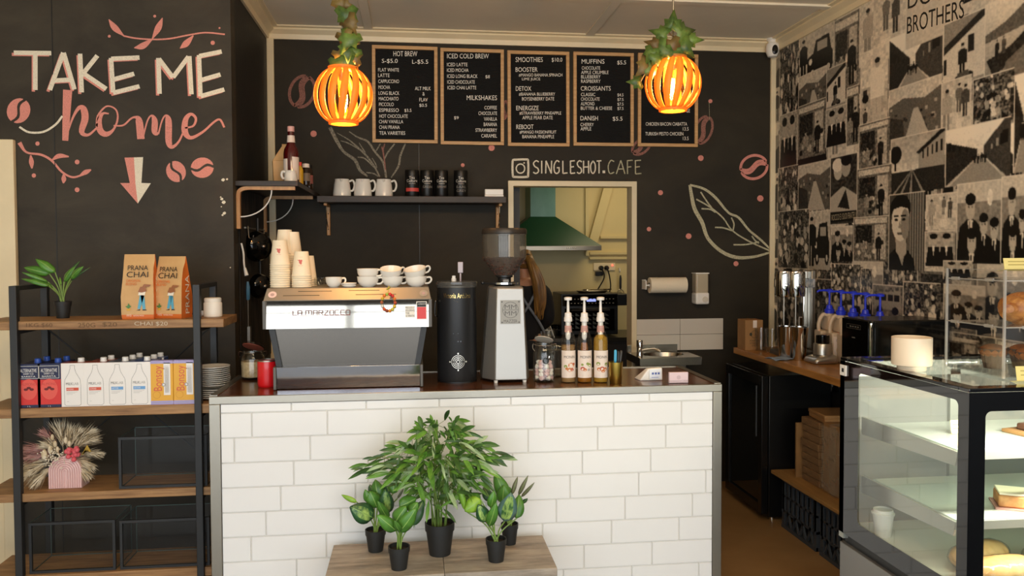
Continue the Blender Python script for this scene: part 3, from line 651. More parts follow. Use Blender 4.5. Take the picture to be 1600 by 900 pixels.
def pendant(label, loc, R, rot):
    t = thing('pendant_lamp', label, 'lamp', loc, rot, 'orange slatted pendant lamps'); H = R*1.14
    def prof(u):                                                   # u from 0 (bottom ring) to 1 (top ring)
        a = (u-.5)*2*1.13; return R*max(.0, math.cos(a))**.9*1.0+.002, R*1.02*math.sin(a)+R*.06
    for k in range(16):
        a0 = 2*PI*k/16; g = G(); n = 16
        for side in (0, 1):
            pass
        vs = []
        for i in range(n+1):
            u = i/n; r, z = prof(u); hw = .0085+.0068*math.sin(PI*u)
            tw = .32*(u-.5)
            for s_ in (-1, 1):
                a = a0+tw+s_*hw/max(r, .02); vs.append((r*math.cos(a), r*math.sin(a), z))
        g.add(vs, [(2*i, 2*i+1, 2*i+3, 2*i+2) for i in range(n)])
        obj('slat', g, LAMPO, t, solid=.0025, smooth=1)
    r0, z0 = prof(0); r1, z1 = prof(1)
    for nm, r, z in (('bottom_ring', r0, z0), ('top_ring', r1, z1)):
        obj(nm, G().lathe([(r-.004, z-.008), (r+.004, z-.008), (r+.005, z+.008), (r-.004, z+.008), (r-.004, z-.008)], 32, cap=False), LAMPO, t)
    obj('lamp_holder', G().lathe([(.004, z1+.03), (.02, z1+.028), (.022, z1+.005), (.019, z1-.03), (.016, z1-.045)], 20), mat('aged_brass', '#8a7f6a', .35, 1), t)
    obj('bulb', G().lathe([(.002, -.075), (.03, -.06), (.045, -.02), (.042, .015), (.02, .05), (.014, z1-.045)], 20), glass('amber_glass', (1, .86, .62), .7), t)
    g = G()
    for s_ in (-1, 1): g.tube([(s_*.006, 0, -.045), (s_*.006, 0, .03)], .0035, 6)
    obj('filament', g, FIL, t)
    obj('suspension_rod', G().tube([(0, 0, z1+.03), (0, 0, ZC-loc[2])], .0045, 8), STEEL, t)
    obj('ceiling_rose', G().lathe([(.05, ZC-loc[2]-.02), (.045, ZC-loc[2]-.03), (.05, ZC-loc[2]), ], 20), STEEL, t)
    l = bpy.data.lights.new('pendant_bulb', 'POINT'); l.energy = 20; l.color = (1.0, .60, .26); l.shadow_soft_size = .02
    lo = bpy.data.objects.new('pendant_bulb', l); COL.objects.link(lo); lo.parent = t; lo.location = (0, 0, -.005)
    return t
YP = 3.4
p1 = at(536.5, 152.5, Y=YP); p2 = at(1051.5, 134, Y=YP)
PR = 44.3*YP/F_PX*.985
pendant('lit orange slatted pendant lamp over the espresso machine', p1, PR, .1)
pendant('lit orange slatted pendant lamp in front of the ciabatta menu board', p2, PR, .3)
def ivy_leaf(g, M, s, mi=0):
    out = [(0,0),(.28,-.16),(.5,.02),(.36,.22),(.42,.5),(.2,.5),(0,1.0),(-.2,.5),(-.42,.5),(-.36,.22),(-.5,.02),(-.28,-.16)]
    vs = [(0, .3, .05)]+[(x, y, -.12*abs(x)-.1*max(0, y-.5)) for x, y in out]
    g.add([Vector(v)*s for v in vs], [(0, i+1, (i+1) % 12+1) for i in range(12)], mi, M)
def ivy(label, base, stem, leaves):
    """stem: points along the vine; leaves: (dx px, dy px, size, turn, brown) about the lamp in the photograph"""
    t = thing('ivy_garland', label, 'ivy', base, 0, 'ivy garlands on the pendant lamps')
    b = Vector(base); obj('stem', G().tube([Vector(p)-b for p in smooth_pts(stem, 5)], .0028, 6), VINE, t)
    g = G()
    for x, y, s, a, br, dy in leaves:
        p = at(x, y, Y=YP+dy)-b
        M = Matrix.Translation(p) @ Matrix.Rotation(rnd.uniform(-.5, .5), 4, 'Z') @ Matrix.Rotation(a, 4, 'Y') @ Matrix.Rotation(PI/2+rnd.uniform(-.5, .3), 4, 'X')
        ivy_leaf(g, M, s, br)
    obj('foliage', g, IVYL, t, solid=.0008, smooth=1.2)
ap = lambda x, y, dy=-.02: tuple(at(x, y, Y=YP+dy))
ivy('ivy trailing down the rod of the lamp above the espresso machine', at(540, 60, Y=YP), [ap(537,-8), ap(543,15), ap(539,38), ap(545,55), ap(551,82), ap(540,92), ap(558,98)],
    [(528,0,.075,2.6,1,-.03),(545,4,.06,-2.2,1,-.03),(541,14,.1,PI-.1,0,-.035),(541,28,.085,2.6,1,-.03),(548,34,.08,-2.4,1,-.03),(536,52,.085,2.9,1,-.03),(550,52,.1,-2.7,0,-.035),(553,56,.085,-2.2,1,-.02),(543,72,.08,PI,0,-.03),(556,76,.07,-2.5,0,-.03),(551,96,.095,-1.7,0,-.03),(562,92,.07,-1.4,1,-.02),(528,80,.07,2.9,1,.03),(524,92,.07,3.1,0,.03)])
ivy('ivy bunched on top of the lamp in front of the ciabatta board', at(1050, 70, Y=YP), [ap(1050,35), ap(1046,52), ap(1058,62), ap(1046,78), ap(1028,78), ap(1018,92), ap(1010,110), ap(1001,127)],
    [(1050,46,.09,.1,0,-.05),(1058,52,.11,1.3,0,-.06),(1042,54,.085,-1.2,0,-.05),(1040,74,.11,-2.0,0,-.06),(1058,76,.1,1.9,0,-.055),(1064,66,.09,2.4,0,-.05),(1052,79,.09,-2.6,0,-.06),(1024,84,.08,2.7,0,-.05),(1030,70,.07,-1.3,1,-.04),(1016,98,.1,-2.3,1,-.02),(1014,104,.09,1.9,0,-.03),(1002,128,.07,-1.6,0,0),(1072,62,.08,1.6,0,-.03),(1048,62,.08,2.9,1,-.06),(1020,76,.075,-2.7,0,-.04)])

# ------------------------------------------------------------------ security camera in the corner
p = at(1207, 76, Y=YB-.08)
t = thing('security_camera', 'white dome security camera in the top right corner by the cornice', 'camera', p)
obj('housing', G().lathe([(.002,-.062),(.03,-.055),(.043,-.025),(.044,.0),(.04,.03),(.028,.04),(.03,.05),(.04,.06),(.038,.085),(.03,.095),(.002,.1)], 24), WHITEP, t)
M = Matrix.Translation((0, -.03, -.015)) @ Matrix.Rotation(PI/2, 4, 'X')
obj('lens_window', G().lathe([(.024, 0), (.024, .012), (.02, .015), (.001, .0155)], 24, M=M @ Matrix.Diagonal((.85, 1.3, 1, 1))), BLACKG, t)
obj('bracket', G().box(-.012, .012, 0, .08, .07, .09), WHITEP, t)
obj('cable', G().tube(smooth_pts([(-.03, .01, .07), (-.06, .04, .07), (-.075, .06, .03), (-.07, .07, -.01)], 5), .002, 6), BLACKP, t)
# ------------------------------------------------------------------ shelving unit on the left and what stands on it
YS, YS2 = 3.65, 3.97                                           # front and rear of the unit
RUST = two_tone('rustic_shelf_wood', '#7d5836', '#b78c5c', 5, (1, 8, 14), .55, .3, .7)
wood_top = RUST
unit = thing('shelving_unit', 'black framed open shelving unit with four thick brown wooden shelves under TAKE ME home', 'shelf', (-1.31, YS, 0))
U = Vector(unit.location)
xl, xr = at(19.5, 480, Y=YS).x, at(306.5, 480, Y=YS).x; zt = at(20, 447, Y=YS).z
for x in (xl, xr):
    for y0 in (YS, YS2-.03):
        obj('post', G().box(x-.015-U.x, x+.015-U.x, y0-U.y, y0+.03-U.y, 0, zt), BLACKM, unit, bevel=.002)
    obj('top_rail', G().box(x-.015-U.x, x+.015-U.x, .03, YS2-.03-U.y, zt-.02, zt), BLACKM, unit, bevel=.002)
BZ = []
XE = -.832
for pt, pb in ((500.5, 514), (635, 650), (767, 780), (894, 908)):
    z1, z0 = at(165, pt, Y=YS+.015).z, at(165, pb, Y=YS+.015).z; BZ.append(z1)
    bd = obj('shelf_board', G().box(xl-.16-U.x, XE-U.x, .015, .285, z0, z1), RUST, unit, bevel=.003)
    g = G()
    for x in (xl, xr): g.box(x-.012-U.x, x+.012-U.x, .03, YS2-.03-U.y, z0-.018, z0)
    obj('shelf_bearer', g, BLACKM, unit)
    if pt < 501:
        g = G(); g2 = G()
        text_px(g, '1KG $60', 41, 82, 508.5, 7, YS+.0142); text_px(g, '250G', 122, 149, 508, 7, YS+.0142); text_px(g, '$20', 160, 183, 507.5, 7, YS+.0142)
        text_px(g2, 'CHAI $20', 210, 262, 506, 7, YS+.0142)
        for q, m_, nm in ((g, mat('brown_chalk', '#6b5138', .9), 'chalk_price'), (g2, mat('grey_chalk_writing', '#c9b9a0', .9), 'chalk_price')):
            q.v = [tuple(Vector(p)-U) for p in q.v]; obj(nm, q, m_, bd, smooth=0)
yb_ = YS2-.02-U.y
for a_, b_ in (((xl, BZ[0]-.05), (xr, BZ[2]+.02)), ((xr, BZ[0]-.05), (xl, BZ[2]+.02))):
    obj('cross_brace', G().tube([(a_[0]-U.x, yb_, a_[1]), (b_[0]-U.x, yb_, b_[1])], .004, 6), BLACKM, unit)
def on(px, py_unused, Y, k):                                    # a point on shelf k at depth Y under pixel column px
    z = BZ[k]; x = at(px, 500+130*k, Y=Y).x; return Vector((x, Y, z))

# --- potted plant (also the recipe for the pots on the low table)
POTM = mat('black_pot', '#1d1d1c', .6)
SOIL = mat('dark_soil', '#241a10', .95, bump=.6, bscale=120)
LEAFG = two_tone('broad_leaf', '#2f5a1e', '#5f9a35', 9, (1, 1, 1), .38, .3, .7)
LEAFD = two_tone('dark_leaf', '#18331f', '#3b6a3a', 9, (1, 1, 1), .38, .3, .7)
LEAFV = two_tone('veined_leaf', '#1d3f26', '#35683a', 12, (1, 1, 1), .38, .35, .7)
STEMG = mat('leaf_stalk', '#7d9a4a', .5)
def leaf_g(g, p0, p1, p2, L, w, turn=0, mi=0, fold=.25, droop=.35):
    """a leaf blade: starts at p1 heading from p0, about L long and w wide"""
    d = (Vector(p2)-Vector(p1)).normalized(); side = d.cross(Vector((0, 0, 1)))
    side = side.normalized() if side.length > 1e-3 else Vector((1, 0, 0))
    side = (Matrix.Rotation(turn, 3, d) @ side); nrm = side.cross(d).normalized(); n = 8; vs = []
    for i in range(n+1):
        t = i/n; wd = w*.5*math.sin(PI*min(1, t*.97+.03)**.72)**.9 if t < 1 else 0
        c = Vector(p1)+d*(L*t)+Vector((0, 0, -droop*L*t*t))
        vs += [c-side*wd+nrm*(wd*fold), c, c+side*wd+nrm*(wd*fold)]
    return g.add(vs, [f for i in range(n) for f in ((3*i, 3*i+1, 3*i+4, 3*i+3), (3*i+1, 3*i+2, 3*i+5, 3*i+4))], mi)
def pot_parts(t, r, h):
    obj('pot', G().lathe([(r*.68, 0), (r*.72, 0), (r*.93, h*.72), (r*.93, h*.76), (r, h*.76), (r*1.02, h), (r*.93, h), (r*.9, h*.8)], 28, cap=True), POTM, t)
    obj('soil', G().lathe([(.001, h*.84), (r*.92, h*.84), (r*.92, h*.8)], 24), SOIL, t)
def leafy(name, label, loc, r, h, leaves, mats, group=None, rot=0):
    """pot with stalks; leaves = (azimuth, reach, height of the blade's start, blade length, width, material index)"""
    t = thing(name, label, 'potted plant', loc, rot, group); pot_parts(t, r, h)
    gs, gl = G(), G()
    for az, reach, hz, L, w, mi in leaves:
        dx, dy = math.cos(az), math.sin(az)
        a_ = Vector((dx*r*.2, dy*r*.2, h*.84)); b_ = Vector((dx*reach*.35, dy*reach*.35, h+(hz-h)*.6)); c_ = Vector((dx*reach, dy*reach, hz))
        P = smooth_pts([a_, b_, c_], 5); gs.tube(P, [.0032]*len(P), 6)
        d = (Vector(P[-1])-Vector(P[-3])).normalized(); leaf_g(gl, P[-2], P[-1], Vector(P[-1])+d+Vector((dx*.5, dy*.5, -.1)), L, w, rnd.uniform(-.5, .5), mi)
    obj('stalks', gs, STEMG, t); obj('foliage', gl, mats, t, solid=.0009, smooth=1.3)
    return t
lv_ = [(PI-.15, .06, .17, .12, .048, 0), (PI-.5, .085, .16, .14, .05, 0), (PI+.4, .06, .12, .15, .04, 0), (PI+.15, .09, .10, .14, .034, 0), (2.4, .05, .2, .12, .05, 0), (.2, .05, .15, .13, .042, 0),
      (-.3, .055, .17, .12, .05, 1), (.5, .05, .2, .11, .04, 1), (.1, .09, .14, .14, .018, 1), (1.4, .03, .2, .1, .03, 1), (-1.9, .05, .11, .10, .035, 0), (-.9, .05, .13, .11, .035, 1), (PI+.8, .05, .14, .11, .04, 0)]

# --- chai bags
KRAFT = two_tone('kraft_paper', '#c79a62', '#dbb27a', 5, (1, 1, 1), .6, .3, .7)
ORANGE = mat('orange_print', '#d9702a', .5)
def chai_bag(label, loc, rz, H, lean):
    t = thing('chai_bag', label, 'bag', loc, rz, 'paper chai bags'); w, d = .066, .04; k = H*.93
    # pouch: gusseted sides, flat bottom, top drawn flat
    rows = [(0, w, d), (.02, w+.002, d+.004), (H*.35, w+.003, d+.004), (H*.62, w-.002, d*.8), (H*.8, w-.003, d*.5), (H*.9, w-.001, d*.2), (H, w-.002, .0015)]
    vs = []
    for z, a_, b_ in rows:
        off = lean*z*z/H
        vs += [(-a_+off, -b_, z), (a_+off, -b_, z), (a_*.97+off, 0, z), (a_+off, b_, z), (-a_+off, b_, z), (-a_*.97+off, 0, z)]
    fs = [(5, 4, 3, 2, 1, 0)]; fm = [0]
    for i in range(len(rows)-1):
        for j in range(6):
            j2 = (j+1) % 6; fs.append((6*i+j, 6*i+j2, 6*i+6+j2, 6*i+6+j)); fm.append(1 if (i == 0 and j in (0, 3)) or (j in (1, 2, 4, 5)) else 0)
    fs.append(tuple(range(6*len(rows)-6, 6*len(rows)))); fm.append(0)
    g = G(); g.add(vs, fs); g.m = fm; body = obj('pouch', g, [KRAFT, ORANGE], t, smooth=.9)
    yf = -.0485; g = G(); put_text(g, 'PRANA', (-.042+lean*H*.6, yf+.016, H*.755), (.085, 0, 0), (0, .004, .021)); put_text(g, 'CHAI', (-.044+lean*H*.5, yf+.007, H*.645), (.09, 0, 0), (0, .004, .025))
    obj('brand_lettering', g, INK, t, smooth=0, solid=.0004)
    g = G(); put_text(g, 'ORIGINAL', (-.046, yf-.0005+.005, H*.575), (.062, 0, 0), (0, .002, .011)); put_text(g, 'BLEND', (-.046, yf+.001, H*.525), (.045, 0, 0), (0, .001, .011))
    obj('blend_lettering', g, ORANGE, t, smooth=0, solid=.0004)
    y = yf-.0005+.003; g = G()                                   # printed man carrying a pot, plain stand-in figure
    P = lambda pts, mi: g.add([(x, y-.0004*mi, z*H) for x, z in pts], [tuple(range(len(pts)))], mi)
    P([(.0, .16), (.012, .16), (.03, .36), (.012, .38)], 0); P([(.022, .15), (.034, .155), (.03, .36), (.014, .38)], 0)
    P([(.004, .37), (.032, .37), (.036, .43), (.008, .43)], 1); P([(.004, .42), (.02, .41), (.04, .43), (.036, .5), (.014, .5)], 2)
    P([(.022, .5), (.05, .5), (.06, .53), (.03, .54)], 2); P([(-.006, .135), (.012, .135), (.012, .155)], 3); P([(.02, .135), (.04, .135), (.036, .15), (.024, .15)], 3)
    P([(-.044, .135), (-.03, .135), (-.028, .165), (-.046, .165)], 4); P([(-.037, .165), (-.05, .2), (-.04, .21), (-.037, .25), (-.03, .21), (-.024, .2)], 5)
    obj('printed_figure', g, [mat('print_blue', '#58a6bf', .5), mat('print_cream', '#efe4cf', .5), mat('print_brown', '#9a5f38', .5), INK, mat('print_yellow', '#d9a62e', .5), mat('print_green', '#4d8040', .5)], t, smooth=0)
    g = G(); put_text(g, '1KG', (-.046, -.0452, .013), (.02, 0, 0), (0, 0, .009)); put_text(g, 'NATURAL MASALA', (-.018, -.0452, .013), (.045, 0, 0), (0, 0, .006))
    obj('foot_lettering', g, mat('print_cream', '#efe4cf'), t, smooth=0)
    g = G(); put_text(g, 'PRANA', (w+.0035, -.018, .02), (0, 0, H*.62), (0, .028, 0)[0:3] if False else (0, .03, 0)); g.v = [(x, -y_, z) for x, y_, z in g.v]
    obj('side_lettering', g, mat('print_cream', '#efe4cf'), t, smooth=0)
chai_bag('left of two kraft and orange chai tea bags, standing upright on the top shelf', on(220.5, 0, 3.745, 0), 0, .285, 0)
chai_bag('right of two kraft and orange chai tea bags, turned to show its orange side', on(270.5, 0, 3.765, 0), -.28, .275, .01)

# --- white jars at the right end of the top shelf
MATW = mat('matt_white', '#efe8da', .5)
j = thing('candle_jar', 'white lidded jar at the right end of the top shelf', 'jar', on(333, 0, 3.78, 0))
obj('jar', G().lathe([(.036, 0), (.04, .003), (.04, .062), (.038, .066)], 32), MATW, j)
obj('lid', G().lathe([(.036, .066), (.036, .07), (.037, .071), (.037, .083), (.033, .087)], 32), MATW, j)
j2 = tag(obj('tealight_cup', G().lathe([(.015, 0), (.02, .003), (.021, .022), (.019, .022), (.018, .006)], 20), MATW, loc=on(316, 0, 3.86, 0)), 'small white cup half hidden behind the white lidded jar', 'cup')

# --- milk cartons: three deep, eight wide
CW = mat('carton_white', '#f1ece6', .35); CNAVY = mat('carton_navy', '#1f2548', .4); CRED = mat('carton_red', '#d8322c', .4); CYEL = mat('carton_yellow', '#e7ab2b', .4)
CLIL = mat('carton_lilac', '#a9a0d0', .4); CBLU = mat('carton_blue', '#6ba3d8', .4); CORG = mat('carton_orange', '#d9583a', .4); CAPW = mat('cap_white', '#efece6', .35); CAPB = mat('cap_blue', '#2b4fa8', .35)
GREYI = mat('print_grey', '#5c5a58', .5)
ZK = BZ[1]; YC = 3.675; cz = at(165, 566.5, Y=YC).z-ZK
def carton(kind, side, label, loc, front=True):
    x_w = .0955; hw = x_w/2-.0006; d = .066
    t = thing('milk_carton', label, 'milk carton', loc, 0, 'milk cartons on the second shelf')
    m = {'red': CNAVY, 'white': CW, 'yellow': CYEL}[kind]
    g = G(); g.box(-hw, hw, 0, d, 0, cz); obj('box', g, [m], t, bevel=.0015)
    if kind == 'white': obj('side_panel', G().box(hw-.0002, hw+.0005, .001, d-.001, .001, cz-.001).box(-hw-.0005, -hw+.0002, .001, d-.001, .001, cz-.001).box(-hw+.001, hw-.001, .004, d-.001, cz-.0002, cz+.0006), {'o': mat('carton_brick', '#9a4a3a', .4), 'b': mat('carton_grey_blue', '#4a5568', .4), 'n': mat('carton_deep_blue', '#2b4a8c', .4)}[side], t)
    cap = obj('cap', G().lathe([(.0145, 0), (.0145, .004), (.013, .0045), (.013, .017), (.011, .019)], 20), CAPB if kind == 'red' else CAPW, t, loc=(hw*.45, d*.62, cz))
    if kind == 'yellow': bpy.data.objects.remove(cap); obj('top_fold', G().box(-hw+.001, hw-.001, .002, d*.5, cz, cz+.004), CLIL, t)
    if not front: return t
    y = -.0008; g = G(); Q = lambda x0, x1, z0, z1, mi, yy=0: g.add([(x0, y-yy, z0), (x1, y-yy, z0), (x1, y-yy, z1), (x0, y-yy, z1)], [(0, 1, 2, 3)], mi)
    if kind == 'white':
        o_ = [(-.009, .95), (-.009, .88), (-.014, .78), (-.03, .62), (-.032, .5), (-.032, .06), (-.026, .03), (.026, .03), (.032, .06), (.032, .5), (.03, .62), (.014, .78), (.009, .88), (.009, .95), (-.009, .95)]
        o_ = [(x*1.05, z*cz) for x, z in o_]
        for i in range(len(o_)-1):
            a_, b_ = Vector((o_[i][0], 0, o_[i][1])), Vector((o_[i+1][0], 0, o_[i+1][1])); nn = (b_-a_).normalized().cross(Vector((0, 1, 0)))*.0005
            g.add([Vector((p.x, y, p.z)) for p in (a_-nn, b_-nn, b_+nn, a_+nn)], [(0, 1, 2, 3)], 0)
        put_text(g, 'MILK', (-.027, y, cz*.5), (.027, 0, 0), (0, 0, .011), 0); put_text(g, 'LAB', (.001, y, cz*.5), (.023, 0, 0), (0, 0, .011), 3)
        Q(-.026, .024, cz*.37, cz*.44, 1 if side == 'o' else 2)
        for k in range(3): Q(-.026, .02-.01*k, cz*.34-k*.005, cz*.345-k*.005, 3)
        Q(-.024, -.016, cz*.12, cz*.125, 3); put_text(g, 'ALMOND' if side == 'o' else 'LACTOSE', (-.024, y-.0003, cz*.39), (.028, 0, 0), (0, 0, .006), 4)
        obj('front_print', g, [GREYI, CORG, CBLU, mat('print_pale_grey', '#aaa6a0', .5), CW], t, smooth=0)
    elif kind == 'red':
        Q(-hw, hw, cz*.07, cz*.64, 0); y -= .0003
        ring = [(hw*.86, .67), (hw*.86, .95), (-hw*.86, .95), (-hw*.86, .67), (hw*.86, .67)]
        for i in range(4):
            (x0, z0), (x1, z1) = ring[i], ring[i+1]; e_ = .0007
            Q(min(x0, x1)-e_, max(x0, x1)+e_, min(z0, z1)*cz-e_, max(z0, z1)*cz+e_, 1)
        put_text(g, 'ALTERNATIVE', (-.033, y, cz*.81), (.066, 0, 0), (0, 0, .015), 1); put_text(g, 'DAIRY CO', (-.02, y, cz*.755), (.04, 0, 0), (0, 0, .008), 1); put_text(g, 'BARISTA', (-.028, y, cz*.695), (.056, 0, 0), (0, 0, .007), 1)
        for i in range(3): g.add([((-.012+.012*i)+.009*math.cos(a*PI/6), y, cz*(.42 if i != 1 else .455)+.0055*math.sin(a*PI/6)) for a in range(12)], [tuple(range(12))], 2)
        g.add([(.034*math.cos(a*PI/12), y+.0002, cz*.42+.045*math.sin(a*PI/12)) for a in range(24)], [tuple(range(24))], 3)
        put_text(g, 'ALMOND', (-.03, y, cz*.51), (.06, 0, 0), (0, 0, .011), 4); put_text(g, '1 L', (-.006, y, cz*.02), (.012, 0, 0), (0, 0, .005), 1)
        obj('front_print', g, [CRED, CW, mat('print_dark_red', '#6a1c1c', .5), mat('carton_light_red', '#e5594c', .4), mat('print_mid_red', '#c8443a', .5)], t, smooth=0)
    else:
        Q(-hw, hw, 0, cz*.09, 0); Q(-hw, hw, cz*.95, cz, 0); Q(.008, .036, cz*.22, cz*.97, 1)
        put_text(g, 'Bonsoy', (.0, y, cz*.32), (0, 0, cz*.58), (-.034, 0, 0), 2)
        for k in range(9): Q(.013+.002*k, .0137+.002*k, cz*.27, cz*(.9-.03*(k % 3)), 3)
        for r, mi in ((.016, 4), (.0145, 5), (.008, 4)): g.add([(-.022+r*math.cos(a*PI/10), y-.0001*mi*(1 if r < .015 else .1), cz*.225+r*math.sin(a*PI/10)) for a in range(20)], [tuple(range(20))], mi)
        g.add([(.008+.008*math.cos(a*PI/8), y-.0005, cz*.46+.008*math.sin(a*PI/8)) for a in range(16)], [tuple(range(16))], 3); g.add([(.008+.004*math.cos(a*PI/8), y-.0008, cz*.46+.004*math.sin(a*PI/8)) for a in range(16)], [tuple(range(16))], 1)
        put_text(g, 'ORIGINAL SOY MILK', (-.04, y-.0003, cz*.035), (.08, 0, 0), (0, 0, .005), 3)
        obj('front_print', g, [CLIL, CW, CORG, mat('print_pale_grey', '#aaa6a0', .5), mat('print_gold', '#d08a1e', .5), CYEL], t, smooth=0)
    return t
row = [('red', 'b', 'navy and red milk carton beside the left post of the shelving unit'), ('red', 'b', 'navy and red milk carton next to the first white carton'),
       ('white', 'o', 'white bottle-print carton with orange band, next to the navy cartons'), ('white', 'o', 'white bottle-print carton with orange band, next to a blue-banded one'),
       ('white', 'b', 'white bottle-print carton with blue band, next to an orange-banded one'), ('white', 'n', 'white bottle-print carton with blue band, next to the yellow cartons'),
       ('yellow', 'b', 'yellow soy milk carton next to the white cartons'), ('yellow', 'b', 'yellow soy milk carton beside the right post of the shelving unit')]
cx = [45, 77, 113.5, 149, 183.5, 218, 253, 288.5]
for (kind, side, lab), px in zip(row, cx):
    x = at(px, 600, Y=YC).x
    carton(kind, side, lab, (x, YC, ZK))
    nrow = {'red': 2, 'white': 3, 'yellow': 1}[kind]
    if px in (113.5, 149): nrow = 2 if px == 149 else 1
    for r_ in range(1, nrow):
        carton(kind, side, ('carton behind the ' if r_ == 1 else 'rearmost carton behind the ')+lab, (x+.008*r_, YC+.0675*r_, ZK), False)

# --- pile of small plates at the right end of the second shelf
pl = tag(obj('saucer', G().lathe([(.03, 0), (.034, .001), (.05, .006), (.0735, .0135), (.0735, .0155), (.05, .009), (.033, .004), (.001, .004)], 40), WHITEC), '', 'plate', 'saucers piled on the second shelf')
c = on(341, 0, 3.79, 1); c.x = -.9085
for i in range(15):
    o = pl if i == 0 else pl.copy()
    if i: COL.objects.link(o)
    low = i < 5
    o.location = (c.x-(.004 if low else 0)+rnd.uniform(-.002, .002), c.y+rnd.uniform(-.002, .002), BZ[1]+(.0095*i if low else .0095*i+.016))
    if i == 5: o.location.z = BZ[1]+.0095*4+.0155+.0095
    o['label'] = 'white saucer, %s from the %s of the pile beside the counter' % (('bottom', 'second', 'third', 'fourth', 'fifth', 'sixth', 'seventh')[i] if i < 7 else ORD[14-i], 'bottom' if i < 7 else 'top') if i not in (0, 14) else ('lowest white saucer of the pile beside the counter' if i == 0 else 'topmost white saucer of the pile beside the counter')
for i, o in enumerate([x for x in COL.objects if x.name.startswith('saucer')]): o.location.z = BZ[1]+.0088*i+(.012 if i > 4 else 0)

# --- pink arch vase and dried flowers
PINKC = mat('pink_ceramic', '#e6c0bc', .35)
vc = on(102, 0, 3.73, 2); vx0, vx1 = at(76, 757, Y=3.73).x, at(128, 757, Y=3.73).x; vw = (vx1-vx0)/2; vx = (vx0+vx1)/2
vase = thing('arch_vase', 'pink ribbed arch shaped vase on the third shelf', 'vase', (vx, 3.73, BZ[2]))
H0 = .075
def arch(r, n=14): return [(-r, 0), (r, 0)]+[(r*math.cos(a), H0+r*math.sin(a)) for a in [PI*i/n for i in range(n+1)]]
g = G().prism_xz(arch(vw), 0, .085)
for k in range(8):
    r = vw-.0045-k*.0095
    if r < .004: break
    P = [(-r, -.001, .002), (-r, -.001, H0)]+[(r*math.cos(a), -.001, H0+r*math.sin(a)) for a in [PI-PI*i/14 for i in range(15)]]+[(r, -.001, .002)]
    g.tube(P, .0043, 8)
obj('body', g, PINKC, vase, smooth=.5)
ar = thing('dried_flowers', 'dried pampas grass and pink flowers standing in the arch vase', 'flower arrangement', (vx-.015, 3.765, BZ[2]+H0))
PAMP = [two_tone('pampas_cream', '#c6b08a', '#efe3c8', 30, rough=.9), two_tone('pampas_pink', '#a56f68', '#d3a59a', 30, rough=.9)]
def plume(tip, w, mi, nb=150):
    g = G(); a_ = Vector((0, .0, .02)); b_ = Vector(tip); mid = (a_+b_)/2+Vector((0, 0, .025)); P = [Vector(p) for p in smooth_pts([a_, mid, b_], 10)]
    g.tube(P, .0014, 5)
    for k in range(nb):
        t = .34+.66*rnd.random()**.85; i = min(int(t*(len(P)-1)), len(P)-2); q = P[i].lerp(P[i+1], t*(len(P)-1)-i); d = (P[i+1]-P[i]).normalized()
        s_ = d.orthogonal().normalized(); s_ = Matrix.Rotation(rnd.uniform(0, 2*PI), 3, d) @ s_
        L = w*(.6+.7*rnd.random())*math.sin(PI*min(1, (t-.3)/.7*.8+.15)); e_ = q+d*L*1.1+s_*L*.6+Vector((0, 0, -L*.25)); n_ = d.cross(s_)*.0013
        m_ = q.lerp(e_, .5)+s_*L*.1
        g.add([q-n_, q+n_, m_+n_*1.4, m_-n_*1.4, e_], [(0, 1, 2, 3), (3, 2, 4)])
    obj('pampas_plume', g, PAMP[mi], ar, smooth=0)
for tip, w, mi in (((-.15,-.02,.105),.06,1), ((-.155,-.01,.06),.05,1), ((-.10,.02,.17),.05,1), ((-.03,.03,.185),.07,0), ((.02,.03,.18),.06,0), ((.06,.02,.17),.06,0), ((.105,.03,.165),.07,0), ((.135,.0,.14),.05,0), ((.16,.0,.065),.04,0),
                   ((.12,-.02,.015),.05,0), ((-.15,-.03,-.005),.07,0), ((-.115,-.05,-.055),.05,0), ((-.06,-.03,.12),.06,0), ((-.16,.01,.03),.06,0), ((.115,-.03,-.03),.045,0)): plume(tip, w, mi)
g = G()
for k in range(15): g.ball((.052+rnd.uniform(-.02, .028), -.05+rnd.uniform(-.012, .012), .078+rnd.uniform(-.027, .027)), .011, 10, 6)
obj('pink_flower', g, mat('coral_petals', '#e0616a', .6), ar, smooth=1)
g = G()
for k in range(70): g.ball((rnd.gauss(-.02, .025), -.055+rnd.uniform(-.01, .02), .066+rnd.gauss(0, .02)), rnd.uniform(.0025, .0045), 6, 4)
for k in range(40): g.ball((-.05+rnd.gauss(0, .018), -.02+rnd.uniform(-.01, .02), .12+rnd.gauss(0, .02)), rnd.uniform(.002, .0035), 6, 4)
obj('small_blossoms', g, mat('cream_petals', '#e6dcc6', .8), ar, smooth=1)
for i, (x, z, s_) in enumerate(((-.03,.075,1.2), (-.01,.1,1), (.0,.075,.9), (.035,.115,1), (-.055,.055,1.5), (-.02,.13,.9), (.05,.1,.9))):
    obj('bunny_tail', G().ball((x-.01, -.045, z+.025), .011*s_, 10, 7, (.75, .75, 1.4)), PAMP[0], ar, smooth=1)
g = G()
for k in range(9): g.hexa([(.092+.002*k, -.05, .075+.002*k), (.095+.002*k, -.05, .073+.002*k), (.095+.002*k, -.047, .073+.002*k), (.092+.002*k, -.047, .075+.002*k)], [(p[0]+.022+.002*k, p[1], p[2]+.042-.0035*k) for p in [(.092, -.05, .075), (.095, -.05, .073), (.095, -.047, .073), (.092, -.047, .075)]])
obj('gold_fan_leaf', g, mat('gold_leaf_paint', '#c9a24a', .3, 1), ar)

